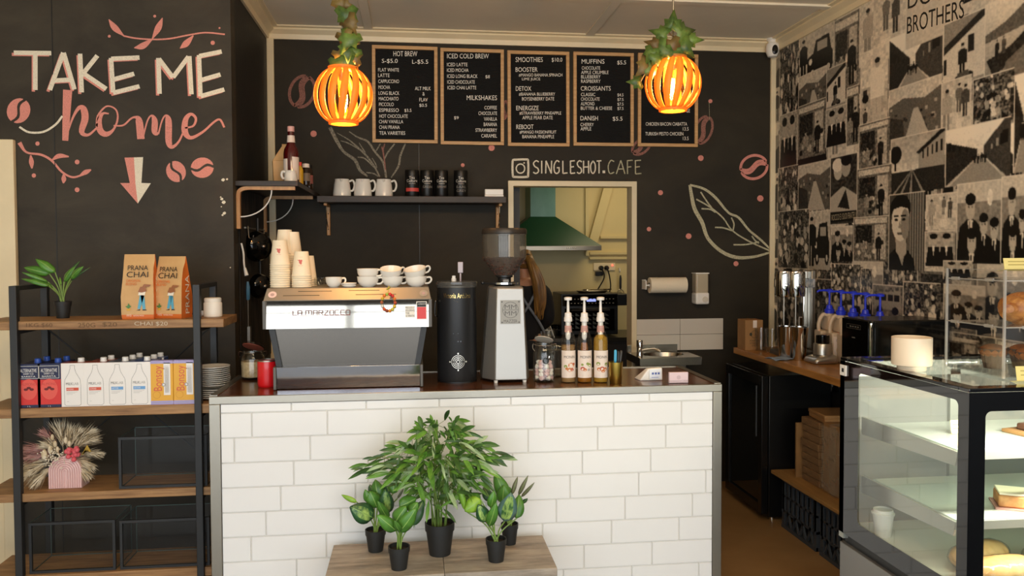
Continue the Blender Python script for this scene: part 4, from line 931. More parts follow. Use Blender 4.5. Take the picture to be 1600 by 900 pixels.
# --- glass display boxes with a black front frame
TINT = glass('tinted_display_glass', (.82, .84, .86), .7)
def display_box(label, x0, x1, k, zt_px, rz=0):
    Y0 = YS+.035; a_ = at(x0, 500+131*k, Y=Y0).x; b_ = at(x1, 500+131*k, Y=Y0).x; h = at((x0+x1)/2, zt_px, Y=Y0).z-BZ[k]; d = .21; w = b_-a_
    t = thing('glass_display_box', label, 'display box', (a_, Y0, BZ[k]), rz, 'black framed glass display boxes'); f = .011
    obj('front_frame', G().box(0, w, 0, .012, 0, f).box(0, w, 0, .012, h-f, h).box(0, f, 0, .012, f, h-f).box(w-f, w, 0, .012, f, h-f), BLACKM, t)
    g = G(); q4 = [(0, 1, 2, 3)]; g.add([(f, .006, f), (w-f, .006, f), (w-f, .006, h-f), (f, .006, h-f)], q4).add([(.002, .012, .003), (.002, d, .003), (.002, d, h-.002), (.002, .012, h-.002)], q4).add([(w-.002, .012, .003), (w-.002, d, .003), (w-.002, d, h-.002), (w-.002, .012, h-.002)], q4).add([(.003, d-.001, .003), (w-.003, d-.001, .003), (w-.003, d-.001, h-.002), (.003, d-.001, h-.002)], q4)
    obj('glass', g, TINT, t)
    g = G()
    for x in (.0025, w-.0025):
        g.box(x-.0015, x+.0015, .012, d, h-.003, h); g.box(x-.0015, x+.0015, d-.0015, d+.0015, .004, h); g.box(x-.0015, x+.0015, .012, d, .001, .004)
    g.box(.004, w-.004, d-.0015, d+.0015, h-.003, h).box(.004, w-.004, d-.0015, d+.0015, .001, .004)
    obj('glass_edge', g, mat('glass_edge', '#50625c', .25), t)
display_box('black framed glass display box beside the pink vase on the third shelf', 186, 324, 2, 681.5)
display_box('black framed glass display box at the left of the bottom shelf', 46, 181, 3, 815)
display_box('black framed glass display box at the right of the bottom shelf', 188, 328, 3, 811)
# ------------------------------------------------------------------ service counter
CX0, CX1, CY0, CY1, CZ = -.822, 1.328, 3.35, 3.9, 1.016
ctr = thing('service_counter', 'white tiled service counter with steel edging and brown top', 'counter', ((CX0+CX1)/2, CY0, 0)); O = Vector(ctr.location)
TILE = mat('white_subway_tile', '#efeeec', .16, var=.015, vscale=2)
GROUT = mat('pale_grout', '#d6d2ca', .8)
sh = lambda g: (setattr(g, 'v', [(x-O.x, y-O.y, z-O.z) for x, y, z in g.v]), g)[1]
obj('carcass', sh(G().box(CX0+.01, CX1-.01, CY0+.009, CY1, 0, CZ-.02)), GROUT, ctr)
g = G(); zt = at(343, 646, Y=CY0).z; tx0, tx1 = CX0+.043, CX1-.04; tw = .3005; th = .1018; j0 = at(511.5, 660, Y=CY0).x
def tile(g, x0, x1, z0, z1):
    x0 = max(x0, tx0); x1 = min(x1, tx1)
    if x1-x0 > .006: b_ = .0022; g.hexa([(x0, CY0+.009, z0), (x1, CY0+.009, z0), (x1, CY0+.009, z1), (x0, CY0+.009, z1)][::-1], [(x0+b_, CY0+.001, z0+b_), (x1-b_, CY0+.001, z0+b_), (x1-b_, CY0+.001, z1-b_), (x0+b_, CY0+.001, z1-b_)][::-1])
offs = [-.143, 0, -.07, -.137, -.19, -.25, -.31, -.13, -.22, -.05, -.12]
for r_ in range(-1, 9):
    z1 = zt-th*r_-.0013; z0 = zt-th*(r_+1)+.0013
    if r_ == -1: z1 = zt+.037
    if r_ == 8: z0 = .11
    x = j0+offs[r_+1]-tw*6
    while x < tx1: tile(g, x+.0013, x+tw-.0013, z0, z1); x += tw
obj('tile_front', sh(g), TILE, ctr, smooth=.3)
g = G().box(CX0, CX0+.043, CY0-.004, CY0+.012, 0, CZ-.032).box(CX1-.04, CX1, CY0-.004, CY0+.012, 0, CZ-.032).box(CX0, CX1, CY0-.004, CY0+.012, CZ-.032, CZ)
obj('steel_edging', sh(g), STEEL, ctr, bevel=.002)
g = G().box(CX0, CX0+.03, CY0+.012, CY1, CZ-.03, CZ+.003).box(CX1-.03, CX1, CY0+.012, CY1, CZ-.03, CZ+.003).box(CX0+.03, CX1-.03, CY1-.02, CY1, CZ-.03, CZ+.003).box(CX0, CX0+.003, CY0+.012, CY1, 0, CZ-.03).box(CX1-.003, CX1, CY0+.012, CY1, 0, CZ-.03)
obj('steel_edge', sh(g), STEEL, ctr)
obj('worktop', sh(G().box(CX0+.03, CX1-.03, CY0+.012, CY1-.02, CZ-.03, CZ)), two_tone('brown_laminate', '#3d2213', '#6b3f22', 4, (1, 6, 6), .18, .3, .75, spec=.6), ctr)
obj('plinth', sh(G().box(CX0+.01, CX1-.01, CY0+.02, CY0+.04, 0, .11)), BLACKM, ctr)

# ------------------------------------------------------------------ espresso machine, its back towards the room
EY = 3.455
e0, e1 = at(410, 490, Y=EY).x, at(675, 490, Y=EY).x; ex = (e0+e1)/2; hw = (e1-e0)/2
em = thing('espresso_machine', 'chrome and steel espresso machine seen from behind on the counter', 'coffee machine', (ex, EY, CZ))
zz = lambda py, px=540, Y=EY: at(px, py, Y=Y).z-CZ
zU1, zU0, zB1, zB0, zT = zz(469), zz(512.5), zz(572), zz(607), zz(449.5, 540, EY+.05)
MIRR = mat('polished_steel', '#b9b2a6', .07, 1, bump=.02, bscale=3)
GREYP = mat('grey_end_cap', '#5d5a55', .5)
pr_ = []
for i in range(9): q = i/8; pr_.append((.0005+(zU1-zU0)*(math.tan(.015)*q+.5*math.tan(.17)*q*q), zU0+(zU1-zU0)*q))      # front bowed so that its upper part mirrors the dark header
g = G(); x0, x1 = -hw+.014, hw-.014; g.add([(x, y, z) for y, z in pr_ for x in (x0, x1)], [(2*i, 2*i+1, 2*i+3, 2*i+2) for i in range(8)]).box(x0, x1, .02, .1, zU0, zU1-.001).add([(x0, .0005, zU0), (x0, .03, zU0), (x1, .03, zU0), (x1, .0005, zU0)], [(0, 1, 2, 3)])
obj('upper_panel', g, MIRR, em, smooth=.8)
for s_ in (-1, 1): obj('end_cap', G().box(min(s_*hw, s_*(hw-.014)), max(s_*hw, s_*(hw-.014)), -.003, .44, zU0-.001, zU1+.001), GREYP, em, bevel=.002)
for s_ in (-1, 1): obj('end_cap', G().box(min(s_*(hw-.04), s_*(hw-.052)), max(s_*(hw-.04), s_*(hw-.052)), .0, .44, zB0, zB1), GREYP, em, bevel=.002)
w1, w2 = hw-.034, hw-.062
obj('back_panel', G().hexa([(-w2, .03, zB1), (w2, .03, zB1), (w2, .34, zB1), (-w2, .34, zB1)], [(-w1, .025, zU0), (w1, .025, zU0), (w1, .34, zU0), (-w1, .34, zU0)]), mat('satin_grey_steel', '#55504a', .25, .85), em)
for s_ in (-1, 1):
    a_, b_ = (s_*w2, .028, zB1), (s_*w1, .022, zU0)
    obj('side_frame', G().hexa([(a_[0]-.012, .02, zB1), (a_[0]+.012, .02, zB1), (a_[0]+.012, .36, zB1), (a_[0]-.012, .36, zB1)], [(b_[0]-.012, .015, zU0), (b_[0]+.012, .015, zU0), (b_[0]+.012, .36, zU0), (b_[0]-.012, .36, zU0)]), BLACKM, em)
obj('drip_base', G().hexa([(-hw+.052, .016, zB0), (hw-.052, .016, zB0), (hw-.052, .44, zB0), (-hw+.052, .44, zB0)], [(-hw+.052, .002, zB1), (hw-.052, .002, zB1), (hw-.052, .44, zB1), (-hw+.052, .44, zB1)]), mat('polished_base_steel', '#aeb0b6', .12, 1, bump=.08, bscale=9), em, bevel=.002)
for x in (-hw+.09, -hw+.16, hw-.16, hw-.09):
    for y in (.04, .38): obj('foot', G().lathe([(.014, 0), (.018, .002), (.018, zB0)], 14), BLACKP, em, loc=(x, y, 0))
tr0, tr1 = hw-.003, hw-.012
obj('cup_tray', G().hexa([(-tr0, .0, zU1), (tr0, .0, zU1), (tr0, .43, zU1), (-tr0, .43, zU1)], [(-tr1, .045, zT), (tr1, .045, zT), (tr1, .43, zT), (-tr1, .43, zT)]), mat('warm_tray_steel', '#a0988c', .45, .6), em, bevel=.003)
sl = lambda t: (.045*t-.0012, zU1+(zT-zU1)*t)                     # on the sloping front of the tray
for x0, x1, t in ((-.27, -.12, .35), (-.21, -.07, .68), (.0, .13, .72), (.03, .2, .38)):
    y, z = sl(t); obj('vent_slot', G().add([(x0, y, z-.003), (x1, y, z-.003), (x1, y+.004, z+.004), (x0, y+.004, z+.004)], [(0, 1, 2, 3)]), BLACKP, em)
def disc(r, M, n=24, y=0): return G().add([(r*math.cos(2*PI*k/n), y, r*math.sin(2*PI*k/n)) for k in range(n)], [tuple(range(n))], 0, M)
tilt = Matrix.Rotation(-math.atan2(.045, zT-zU1), 4, 'X')
for x, m_ in ((-hw+.038, mat('pink_sticker', '#e5c9c4', .5)), (hw-.035, mat('silver_sticker', '#bdb7ae', .35, .6))):
    y, z = sl(.5); obj('round_sticker', disc(.0175, Matrix.Translation((x, y-.001, z)) @ tilt), m_, em)
    obj('round_sticker', disc(.008, Matrix.Translation((x, y-.0016, z)) @ tilt), mat('sticker_print', '#b79a97', .5), em)
# lettering: angular linked capitals
ST2 = {'L': [((0,0),(0,1)), ((0,0),(.8,0))], 'A': [((0,0),(0,1)), ((0,1),(.8,1)), ((.8,1),(.8,0)), ((0,.45),(.8,.45))], 'M': [((0,0),(0,1)), ((0,1),(1.2,1)), ((1.2,1),(1.2,0)), ((.6,1),(.6,.2))], 'R': [((0,0),(0,1)), ((0,1),(.8,1)), ((.8,1),(.8,.5)), ((0,.5),(.8,.5)), ((.5,.5),(.85,0))],
       'Z': [((0,1),(.8,1)), ((.8,1),(0,0)), ((0,0),(.8,0))], 'O': [((0,0),(0,1)), ((0,1),(.8,1)), ((.8,1),(.8,0)), ((.8,0),(0,0))], 'T': [((0,1),(.9,1)), ((.45,1),(.45,0))], 'C': [((0,0),(0,1)), ((0,1),(.8,1)), ((0,0),(.8,0))]}
g = G(); lx0, lx1 = at(457.5, 489, Y=EY).x-ex, at(547.5, 489, Y=EY).x-ex; lz0, lz1 = zz(491.5), zz(484.5); wd = [1.0, 1.05, .55, 1.55, 1.1, 1.15, 1.1, 1.1, 1.15, 1.1, .9]; x = lx0; un = (lx1-lx0)/sum(wd)
for ch, w_ in zip('LA MARZOCCO', wd):
    for (a_, b_), (c_, d_) in ST2.get(ch, []):
        g.tube([(x+a_*un, -.002, lz0+b_*(lz1-lz0)), (x+c_*un, -.002, lz0+d_*(lz1-lz0))], .0011, 5)
    x += w_*un
g.box(lx0+.03, lx1, -.003, -.001, lz0-.003, lz0-.0015)
obj('lettering', g, mat('lettering_brown', '#7a3320', .35, .3), em)
# stickers at the right of the chrome panel
pc = lambda px, py: (at(px, py, Y=EY).x-ex, at(px, py, Y=EY).z-CZ)
(x0, z1), (x1, z0) = pc(633, 478), pc(648.5, 496); g = G().box(x0, x1, -.0012, -.0004, z0, z1); st = obj('text_sticker', g, MATW, em)
g = G()
for k, t in enumerate(('PROUDLY', 'POURING', 'THE', 'ALTERNATIVE')): put_text(g, t, (x0+.002, -.0016, z1-.012-.0115*k), (x1-x0-.004 if t != 'THE' else .016, 0, 0), (0, 0, .0085))
obj('sticker_lettering', g, INK, st, smooth=0)
(x0, z1), (x1, z0) = pc(650.5, 471), pc(667, 499); st = obj('carton_sticker', G().box(x0, x1, -.0012, -.0004, z0, z1), MATW, em)
obj('sticker_print', G().box(x0+.003, x1-.003, -.0018, -.0010, z0+.003, z1-.024), CRED, st); obj('sticker_print', G().box(x0+.003, x1-.003, -.0018, -.0010, z1-.023, z1-.003), INK, st)
g = G(); put_text(g, 'ALTERNATIVE', (x0+.008, -.0022, z1-.014), (x1-x0-.012, 0, 0), (0, 0, .006)); obj('sticker_lettering', g, MATW, st, smooth=0)
# --- bead bracelet hung over the edge of the tray
bx, bz = pc(607, 468); bt = thing('bead_bracelet', 'colourful bead bracelet hanging on the front of the espresso machine', 'bracelet', (ex+bx, EY-.012, CZ+bz))
bc = ['#c8322e', '#c8322e', '#d9722a', '#b9471f', '#e0b93a', '#c7c04a', '#d98a2a', '#8c3a22', '#d95a2a', '#e8e0cf', '#a0522d', '#c8a832', '#d9722a', '#9bb04a']
for k, c_ in enumerate(bc):
    a_ = 2*PI*k/len(bc)+.25; obj('bead', G().ball((.028*math.sin(a_), 0, .036*math.cos(a_)-.012), .0072, 12, 8), mat('bead_'+c_[1:], c_, .25), bt)
obj('cord', G().tube([(.028*math.sin(2*PI*k/20), .0, .036*math.cos(2*PI*k/20)-.012) for k in range(20)], .0012, 5, closed=True).tube([(0, 0, .024), (0, .003, .04), (0, .02, .052), (0, .035, .058)], .0014, 5), mat('bracelet_cord', '#b79c3a', .7), bt)
g = G()
for k in range(3): g.ball((.004*(k-1), .006+.006*k, .045+.003*k), .005, 8, 6)
obj('charm', g, mat('bead_olive', '#a8a043', .3), bt)
ZM = CZ+zT                                                       # top of the machine

# --- paper cups stacked upside down, every cup a thing
CUPM = two_tone('paper_cup', '#e6d6b8', '#efe2c8', 3, rough=.6)
CH_ = .108
def cup_mesh():
    ro, ri = .0295, .041
    g = G().lathe([(ri+.0008, .001), (ri+.0024, .003), (ri+.0024, .0052), (ri+.0004, .0062), (ro, CH_), (ro-.002, CH_), (ro-.0025, CH_-.006), (.001, CH_-.006)], 30)
    return g
c0 = tag(obj('paper_cup', cup_mesh(), CUPM), '', 'paper cup', 'upturned paper cups on the espresso machine')
stacks = [('front left stack', 438, 375, EY+.11), ('front right stack', 471.5, 394.5, EY+.11), ('tall rear left stack', 446, 359, EY+.21), ('middle rear stack', 457.5, 364, EY+.22), ('right rear stack', 480, 399, EY+.2)]
logo = None
first = True
for nm, px, pyt, Y in stacks:
    x = at(px, 440, Y=Y).x; ztop = at(px, pyt, Y=Y).z; n = max(3, int(round((ztop-ZM-CH_)/.0096))+1)
    for i in range(n):
        o = c0 if first else c0.copy()
        if not first: COL.objects.link(o)
        first = False; o.location = (x+rnd.uniform(-.0005, .0005), Y, ZM+.0096*i); o.rotation_euler = (0, 0, rnd.random()*6)
        k = n-1-i
        o['label'] = '%s paper cup in the %s on the espresso machine' % ('bottom' if i == 0 else 'topmost whole' if k == 0 else ORD[k]+' from top', nm)
        if k == 0 and 'front' in nm:
            o.rotation_euler = (0, 0, 0); g = G()
            R_ = lambda x_, z_: (x_, -(.041-(.0115)*z_/CH_)*math.sqrt(max(0, 1-(x_/.036)**2))-.0009, z_)
            for bx_, bz_, r_ in ((0, .062, .0065), (-.004, .069, .004), (.004, .068, .0045), (.002, .056, .004)): g.add([R_(bx_+r_*math.cos(q*PI/5), bz_+r_*math.sin(q*PI/5)) for q in range(10)], [tuple(range(10))])
            g.add([R_(-.013, .071), R_(-.012, .073), R_(.0, .065), R_(-.001, .063)], [(0, 1, 2, 3)])
            for q in range(6): g.add([R_(-.009+.0035*q, .046), R_(-.0075+.0035*q, .046), R_(-.0075+.0035*q, .048), R_(-.009+.0035*q, .048)], [(0, 1, 2, 3)]); g.add([R_(-.007+.003*q, .083), R_(-.006+.003*q, .083), R_(-.006+.003*q, .0845), R_(-.007+.003*q, .0845)], [(0, 1, 2, 3)])
            obj('printed_logo', g, mat('cup_print_red', '#c8655c', .6), o, smooth=0)

# --- coffee cups, saucers and a glass on the tray
def coffee_cup(label, px, py, Y, r=.047, h=.05, rot=0, tiltx=0, tilty=0, dz=None):
    p = at(px, py, Y=Y)
    t = thing('coffee_cup', label, 'cup', (p.x, Y, ZM if dz is None else ZM+dz), rot, 'white coffee cups on the espresso machine')
    t.rotation_euler = (tiltx, tilty, rot)
    obj('bowl', G().lathe([(r*.5, 0), (r*.55, .003), (r*.78, h*.22), (r*.94, h*.55), (r, h), (r*.95, h), (r*.88, h*.55), (r*.7, h*.22), (.001, h*.12)], 36), WHITEC, t)
    obj('handle', G().tube(smooth_pts([(r*.9, 0, h*.85), (r*1.3, 0, h*.88), (r*1.42, 0, h*.62), (r*1.2, 0, h*.34), (r*.82, 0, h*.3)], 5), .0042, 8), WHITEC, t)
    return t
YC2 = EY+.1
coffee_cup('lone white cup beside the ribbed glass on the espresso machine', 521.5, 440, YC2, .036, .044, .3)
coffee_cup('lower cup of the upright pair in the middle of the espresso machine', 575, 440, YC2, .0475, .046, -.2)
coffee_cup('upper cup of the upright pair in the middle of the espresso machine', 575, 440, YC2, .0475, .046, -.3, dz=.034)
coffee_cup('white cup tilted on its neighbour, left of the bead bracelet', 613, 440, YC2, .047, .046, .2)
coffee_cup('white cup leaning on the cup behind the bead bracelet', 611, 440, YC2, .0475, .046, .5, .25, -.14, .036)
coffee_cup('lower cup at the right end of the espresso machine', 650, 440, YC2, .0475, .046, .1)
coffee_cup('upper tilted cup at the right end of the espresso machine', 650.5, 440, YC2, .049, .046, .3, .22, -.24, .036)
sa = tag(obj('saucer', G().lathe([(.02, 0), (.024, .001), (.03, .006), (.0315, .0085), (.0315, .011), (.026, .008), (.001, .006)], 32), WHITEC, loc=(at(546, 445, Y=YC2).x, YC2-.01, ZM)), 'lower small white saucer between two cups on the espresso machine', 'saucer', 'small saucers on the espresso machine')
s2 = sa.copy(); COL.objects.link(s2); s2.location.z += .0085; s2['label'] = 'upper small white saucer between two cups on the espresso machine'
g = G(); n = 40
def ribbed(g, r0, r1, h, c=(0, 0, 0), seg=48, amp=.0012):
    vs = []; fs = []
    pr = [(r0*.9, 0), (r0, .004), (r1, h), (r1*.93, h), (r0*.9, .008), (.001, .008)]
    for i, (r, z) in enumerate(pr):
        for k in range(seg): a_ = 2*PI*k/seg; rr = r+(amp*math.cos(a_*seg/4) if 0 < i < 3 else 0); vs.append((c[0]+rr*math.cos(a_), c[1]+rr*math.sin(a_), c[2]+z))
    for i in range(len(pr)-1):
        for k in range(seg): fs.append((i*seg+k, i*seg+(k+1) % seg, (i+1)*seg+(k+1) % seg, (i+1)*seg+k))
    return g.add(vs, fs)
tag(obj('ribbed_glass', ribbed(G(), .022, .026, .04), GLASS, loc=(at(500, 445, Y=YC2+.06).x, YC2+.06, ZM)), 'small clear ribbed glass beside the paper cups on the espresso machine', 'glass', None)

# ------------------------------------------------------------------ grinders
def onc(px, py): return at(px, py, Z=CZ)
VG = mat('black_hammered_metal', '#2b2b2c', .42, .4)
GOLD = mat('gold_badge', '#d8bd7a', .25, 1)
p = onc(716, 599); r = 31.5*p.y/F_PX; p.y += r*.95
gr = thing('coffee_grinder', 'tall black cylindrical coffee grinder beside the espresso machine', 'coffee grinder', p)
h1 = at(716, 450, Y=p.y-r).z-CZ; h2 = at(716, 440, Y=p.y-r).z-CZ
obj('body', G().lathe([(r*.97, .004), (r, .01), (r, h1), (r*.97, h1+.001)], 48), VG, gr)
obj('base_plate', G().lathe([(r*1.0, 0), (r*1.0, .006)], 40), BLACKP, gr)
obj('top_rim', G().lathe([(r*1.03, h1), (r*1.05, h1+.004), (r*1.05, h2-.003), (r*1.0, h2), (r*.9, h2), (r*.9, h2-.01), (.001, h2-.01)], 40), glass('smoky_acrylic', (.5, .5, .5), 1, body=.25, bodycol=(.25, .24, .22)), gr)
obj('top_plate', G().lathe([(r*.95, h1), (r*.95, h1+.008), (.001, h1+.008)], 40), STEEL, gr)
obj('knob', G().lathe([(.011, h2-.008), (.011, h2+.012), (.008, h2+.014), (.008, h2+.024), (.001, h2+.025)], 18), WHITEP, gr, loc=(-.014, -.03, 0))
obj('paddle', G().box(-.012, .012, -.004, .004, h2+.035, h2+.085).box(-.004, .004, -.003, .003, h2-.005, h2+.035), mat('lilac_plastic', '#b9aeb4', .3), gr, loc=(.018, .01, 0), bevel=.003)
def on_cyl(g, r, c=(0, 0)):                                       # wrap flat lettering (x along, z up) round the front of a cylinder
    g.v = [(c[0]+r*math.sin(x/r), c[1]-r*math.cos(x/r), z) for x, y, z in g.v]; return g
g = G(); put_text(g, 'Victoria Arduino', (-.068, 0, h1-.045), (.128, 0, 0), (0, 0, .022)); g.add([(-.075, 0, h1-.052), (.07, 0, h1-.049), (.07, 0, h1-.047), (.02, 0, h1-.053), (-.0, 0, h1-.062), (-.02, 0, h1-.054)], [tuple(range(6))])
obj('gold_lettering', on_cyl(g, r+.0006), GOLD, gr, smooth=0)
ce = at(717.5, 565.5, Y=p.y-r).z-CZ; g = G()
def ring_flat(g, cx, cz, r0, r1, n=28, a0=0, a1=2*PI):
    vs = []
    for k in range(n+1): a_ = a0+(a1-a0)*k/n; vs += [(cx+r0*math.cos(a_), 0, cz+r0*math.sin(a_)), (cx+r1*math.cos(a_), 0, cz+r1*math.sin(a_))]
    return g.add(vs, [(2*k, 2*k+1, 2*k+3, 2*k+2) for k in range(n)])
for rr in (.007, .014, .021, .028):
    for q in range(4): ring_flat(g, 0, ce, rr, rr+.0022, 8, q*PI/2+.12, (q+1)*PI/2-.12)
for q in range(4):
    a_ = q*PI/2; dx, dz_ = math.cos(a_), math.sin(a_); nx, nz_ = -dz_*.0009, dx*.0009
    g.add([(dx*.004+nx, 0, ce+dz_*.004+nz_), (dx*.034+nx, 0, ce+dz_*.034+nz_), (dx*.034-nx, 0, ce+dz_*.034-nz_), (dx*.004-nx, 0, ce+dz_*.004-nz_)], [(0, 1, 2, 3)]); ring_flat(g, dx*.037, ce+dz_*.037, 0, .0034, 12)
obj('target_emblem', on_cyl(g, r+.0006), mat('silver_print', '#d6d2c8', .3, .6), gr, smooth=0)
g = G(); ring_flat(g, 0, ce+.09, 0, .003); ring_flat(g, .012, ce+.09, 0, .003); ring_flat(g, .0, ce+.125, 0, .002); ring_flat(g, -.02, ce+.125, 0, .002)
obj('button', on_cyl(g, r+.0006), BLACKG, gr, smooth=0)
obj('lever', G().tube(smooth_pts([(-r*.98, -.02, h1-.06), (-r*1.1, -.03, h1-.065), (-r*1.12, -.03, h1-.12), (-r*.98, -.02, h1-.13)], 5), .0035, 8), CHROME, gr)

SILV = mat('cast_silver', '#a19d96', .38, .75)
BEANS = two_tone('coffee_beans', '#24120a', '#5a3220', 90, rough=.5)
p = onc(792.5, 598.5); Yg = p.y
mz = thing('coffee_grinder', 'silver coffee grinder with a clear hopper of beans on the counter', 'coffee grinder', (p.x, Yg, CZ)); M0 = Vector(mz.location)
mx_ = lambda px, py=500: at(px, py, Y=Yg).x-M0.x; mzz = lambda py, dy=0: at(792, py, Y=Yg+dy).z-CZ
H = mzz(448); d0, d1 = .25, .17
def octo(xl_, xr_, fl, fr, y0, dep, z): return [(fl, y0, z), (fr, y0, z), (xr_, y0+dep*.28, z), (xr_, y0+dep*.8, z), (fr, y0+dep, z), (fl, y0+dep, z), (xl_, y0+dep*.8, z), (xl_, y0+dep*.28, z)]
lo = octo(mx_(755), mx_(830), mx_(773), mx_(823.5), 0, d0, .012); hi = octo(mx_(767), mx_(821), mx_(777.5), mx_(819), .02, d1, H-.008); hi2 = octo(mx_(770), mx_(818), mx_(779), mx_(815), .03, d1-.02, H)
g = G(); g.add(lo+hi+hi2, [tuple(reversed(range(8))), tuple(range(16, 24))]+[(8*j+i, 8*j+(i+1) % 8, 8*j+8+(i+1) % 8, 8*j+8+i) for j in range(2) for i in range(8)])
obj('body', g, SILV, mz, bevel=.004, smooth=.4)
for px in (775, 820):
    for y in (.015, .22): obj('foot', G().lathe([(.008, 0), (.01, .013)], 12), WHITEP, mz, loc=(mx_(px), y, 0))
bx0, bx1, bz1, bz0 = mx_(782.5), mx_(814), mzz(469.5), mzz(506.5)
by = lambda z: .02*(z-.012)/(H-.02)-.0016
bdg = obj('badge', G().hexa([(bx0, by(bz0)-.001, bz0), (bx1, by(bz0)-.001, bz0), (bx1, by(bz0)+.003, bz0), (bx0, by(bz0)+.003, bz0)], [(bx0, by(bz1)-.001, bz1), (bx1, by(bz1)-.001, bz1), (bx1, by(bz1)+.003, bz1), (bx0, by(bz1)+.003, bz1)]), mat('badge_steel', '#8f8b82', .45, .35), mz)
g = G(); bcx, bcz = (bx0+bx1)/2, bz1-.043; R_ = .036
ring_flat(g, bcx, bcz, R_-.002, R_)
for k in (-1, 1): put_text(g, 'MM', (bcx-.026, 0, bcz+(.004 if k > 0 else -.024)), (.052, 0, 0), (0, 0, .019))
for k in (-.5, .5): g.add([(bcx-R_*.97, 0, bcz+.001*k), (bcx+R_*.97, 0, bcz+.001*k), (bcx+R_*.97, 0, bcz+.001*k+.001), (bcx-R_*.97, 0, bcz+.001*k+.001)], [(0, 1, 2, 3)])
put_text(g, 'MAZZER', (bcx-.03, 0, bz0+.005), (.06, 0, 0), (0, 0, .014))
for sx_ in (bx0+.007, bx1-.007):
    for sz_ in (bz0+.007, bz1-.007): ring_flat(g, sx_, sz_, 0, .0035, 12)
g.v = [(x, by(z)-.0018, z) for x, y, z in g.v]
obj('badge_emblem', g, mat('badge_dark', '#54504a', .4, .5), bdg, smooth=0)
hcx = (mx_(758)+mx_(827))/2; hy = .105; hr = 34.5*(Yg+hy)/F_PX
zc = lambda py: at(792, py, Y=Yg+hy).z-CZ
obj('collar', G().lathe([(.042, H), (.048, H+.004), (.048, H+.016), (.03, H+.018), (.03, H+.036), (.038, H+.04), (.038, zc(430)), (.034, zc(428))], 32), BLACKP, mz, loc=(hcx, hy, 0))
obj('adjusting_ring', G().lathe([(.05, H+.006), (.062, H+.008), (.062, H+.016), (.05, H+.018)], 32), CHROME, mz, loc=(hcx, hy, 0))
obj('adjusting_handle', G().tube([(hcx-.05, hy-.03, H+.012), (hcx-.1, hy-.05, H+.016)], .005, 8).ball((hcx-.103, hy-.051, H+.016), .009), BLACKP, mz)
obj('hopper_slide', G().box(hcx-.012, hcx+.012, hy-.06, hy-.03, H+.018, H+.03), mat('slide_grey', '#77736c', .4), mz)
hop = obj('hopper', G().lathe([(.036, zc(431)), (.04, zc(429)), (hr*.98, zc(404)), (hr, zc(401)), (hr, zc(364))], 44, cap=False), glass('hopper_plastic', (.72, .69, .63), 1.0, body=.12, bodycol=(.5, .45, .38)), mz, loc=(hcx, hy, 0))
obj('hopper_lid', G().lathe([(hr*.99, zc(366)), (hr*1.03, zc(365)), (hr*1.03, zc(360)), (hr*.98, zc(357)), (.001, zc(356))], 44), mat('lid_dark', '#2c2620', .4), mz, loc=(hcx, hy, 0))
g = G().lathe([(.034, zc(431)+.001), (.038, zc(429)), (hr*.95, zc(404.5)), (hr*.96, zc(403)), (hr*.5, zc(401.5)), (.001, zc(402.5))], 44)
for k in range(260):
    a_ = rnd.random()*2*PI; t = rnd.random(); rr = (.04+(hr*.95-.04)*t); z = zc(429)+(zc(404.5)-zc(429))*t
    if rnd.random() < .35: rr = hr*.95*math.sqrt(rnd.random()); z = zc(402.3)
    g.ball((rr*math.cos(a_), rr*math.sin(a_), z), .0042, 6, 4, (1.2, .9, .8))
b_ = obj('coffee_beans', g, BEANS, mz, loc=(hcx, hy, 0)); b_['kind'] = 'stuff'

# ------------------------------------------------------------------ jar of marshmallows and a jar behind it
def clip_jar(name, label, px, py, rpx, hpx, content, lid_open=True, behind=False):
    p = onc(px, py); s_ = p.y/F_PX; r = rpx*s_; h = hpx*s_; p.y += r
    t = thing(name, label, 'jar', p)
    obj('glass_body', G().lathe([(r*.9, 0), (r*.97, .004), (r, .012), (r, h*.72), (r*.93, h*.82), (r*.78, h*.9), (r*.78, h), (r*.74, h), (r*.74, h*.9), (r*.88, h*.8), (r*.95, h*.7), (r*.95, .014), (.001, .01)], 40), glass('jar_glass', (.96, .97, .96), 1.1), t)
    ML = Matrix.Translation((0, r*.62, h+.0)) @ Matrix.Rotation(-.42 if lid_open else .0, 4, 'X') @ Matrix.Rotation(.2 if lid_open else 0, 4, 'Y') @ Matrix.Translation((0, -r*.62, 0))
    obj('lid', G().lathe([(r*.8, 0), (r*.86, .003), (r*.86, .008), (r*.7, .014), (r*.4, .011), (.001, .01)], 36, M=ML), glass('jar_glass'), t)
    obj('rubber_seal', G().lathe([(r*.76, -.004), (r*.86, -.003), (r*.86, .0), (r*.76, .001)], 36, M=ML), content, t)
    g = G().tube([(r*.82*math.cos(2*PI*k/28), r*.82*math.sin(2*PI*k/28), h*.93) for k in range(28)], .0016, 6, closed=True)
    for s2_ in (-1, 1): g.tube(smooth_pts([(s2_*r*.82, 0, h*.93), (s2_*r*1.05, -.01, h*.96), (s2_*r*1.1, -.02, h*.86), (s2_*r*.95, -.03, h*.8)], 4), .0016, 6)
    obj('wire_clip', g, CHROME, t)
    return t, r, h
SEAL = mat('grey_seal', '#bdb4a4', .6)
mj, r, h = clip_jar('marshmallow_jar', 'clip-top glass jar of marshmallows between the silver grinder and the syrups', 853, 599, 17.5, 64, SEAL)
on_ = mj.location
obj('jar_tag', on_cyl(G().add([(.012*math.cos(a*PI/8)*1.3, 0, h*.56+.014*math.sin(a*PI/8)) for a in range(16)], [tuple(range(16))]), r+.0008), INK, mj, smooth=0)
MW = [mat('marshmallow_pink', '#e9c3c0', .8), mat('marshmallow_white', '#efe6da', .8)]
m0 = None; spots = []
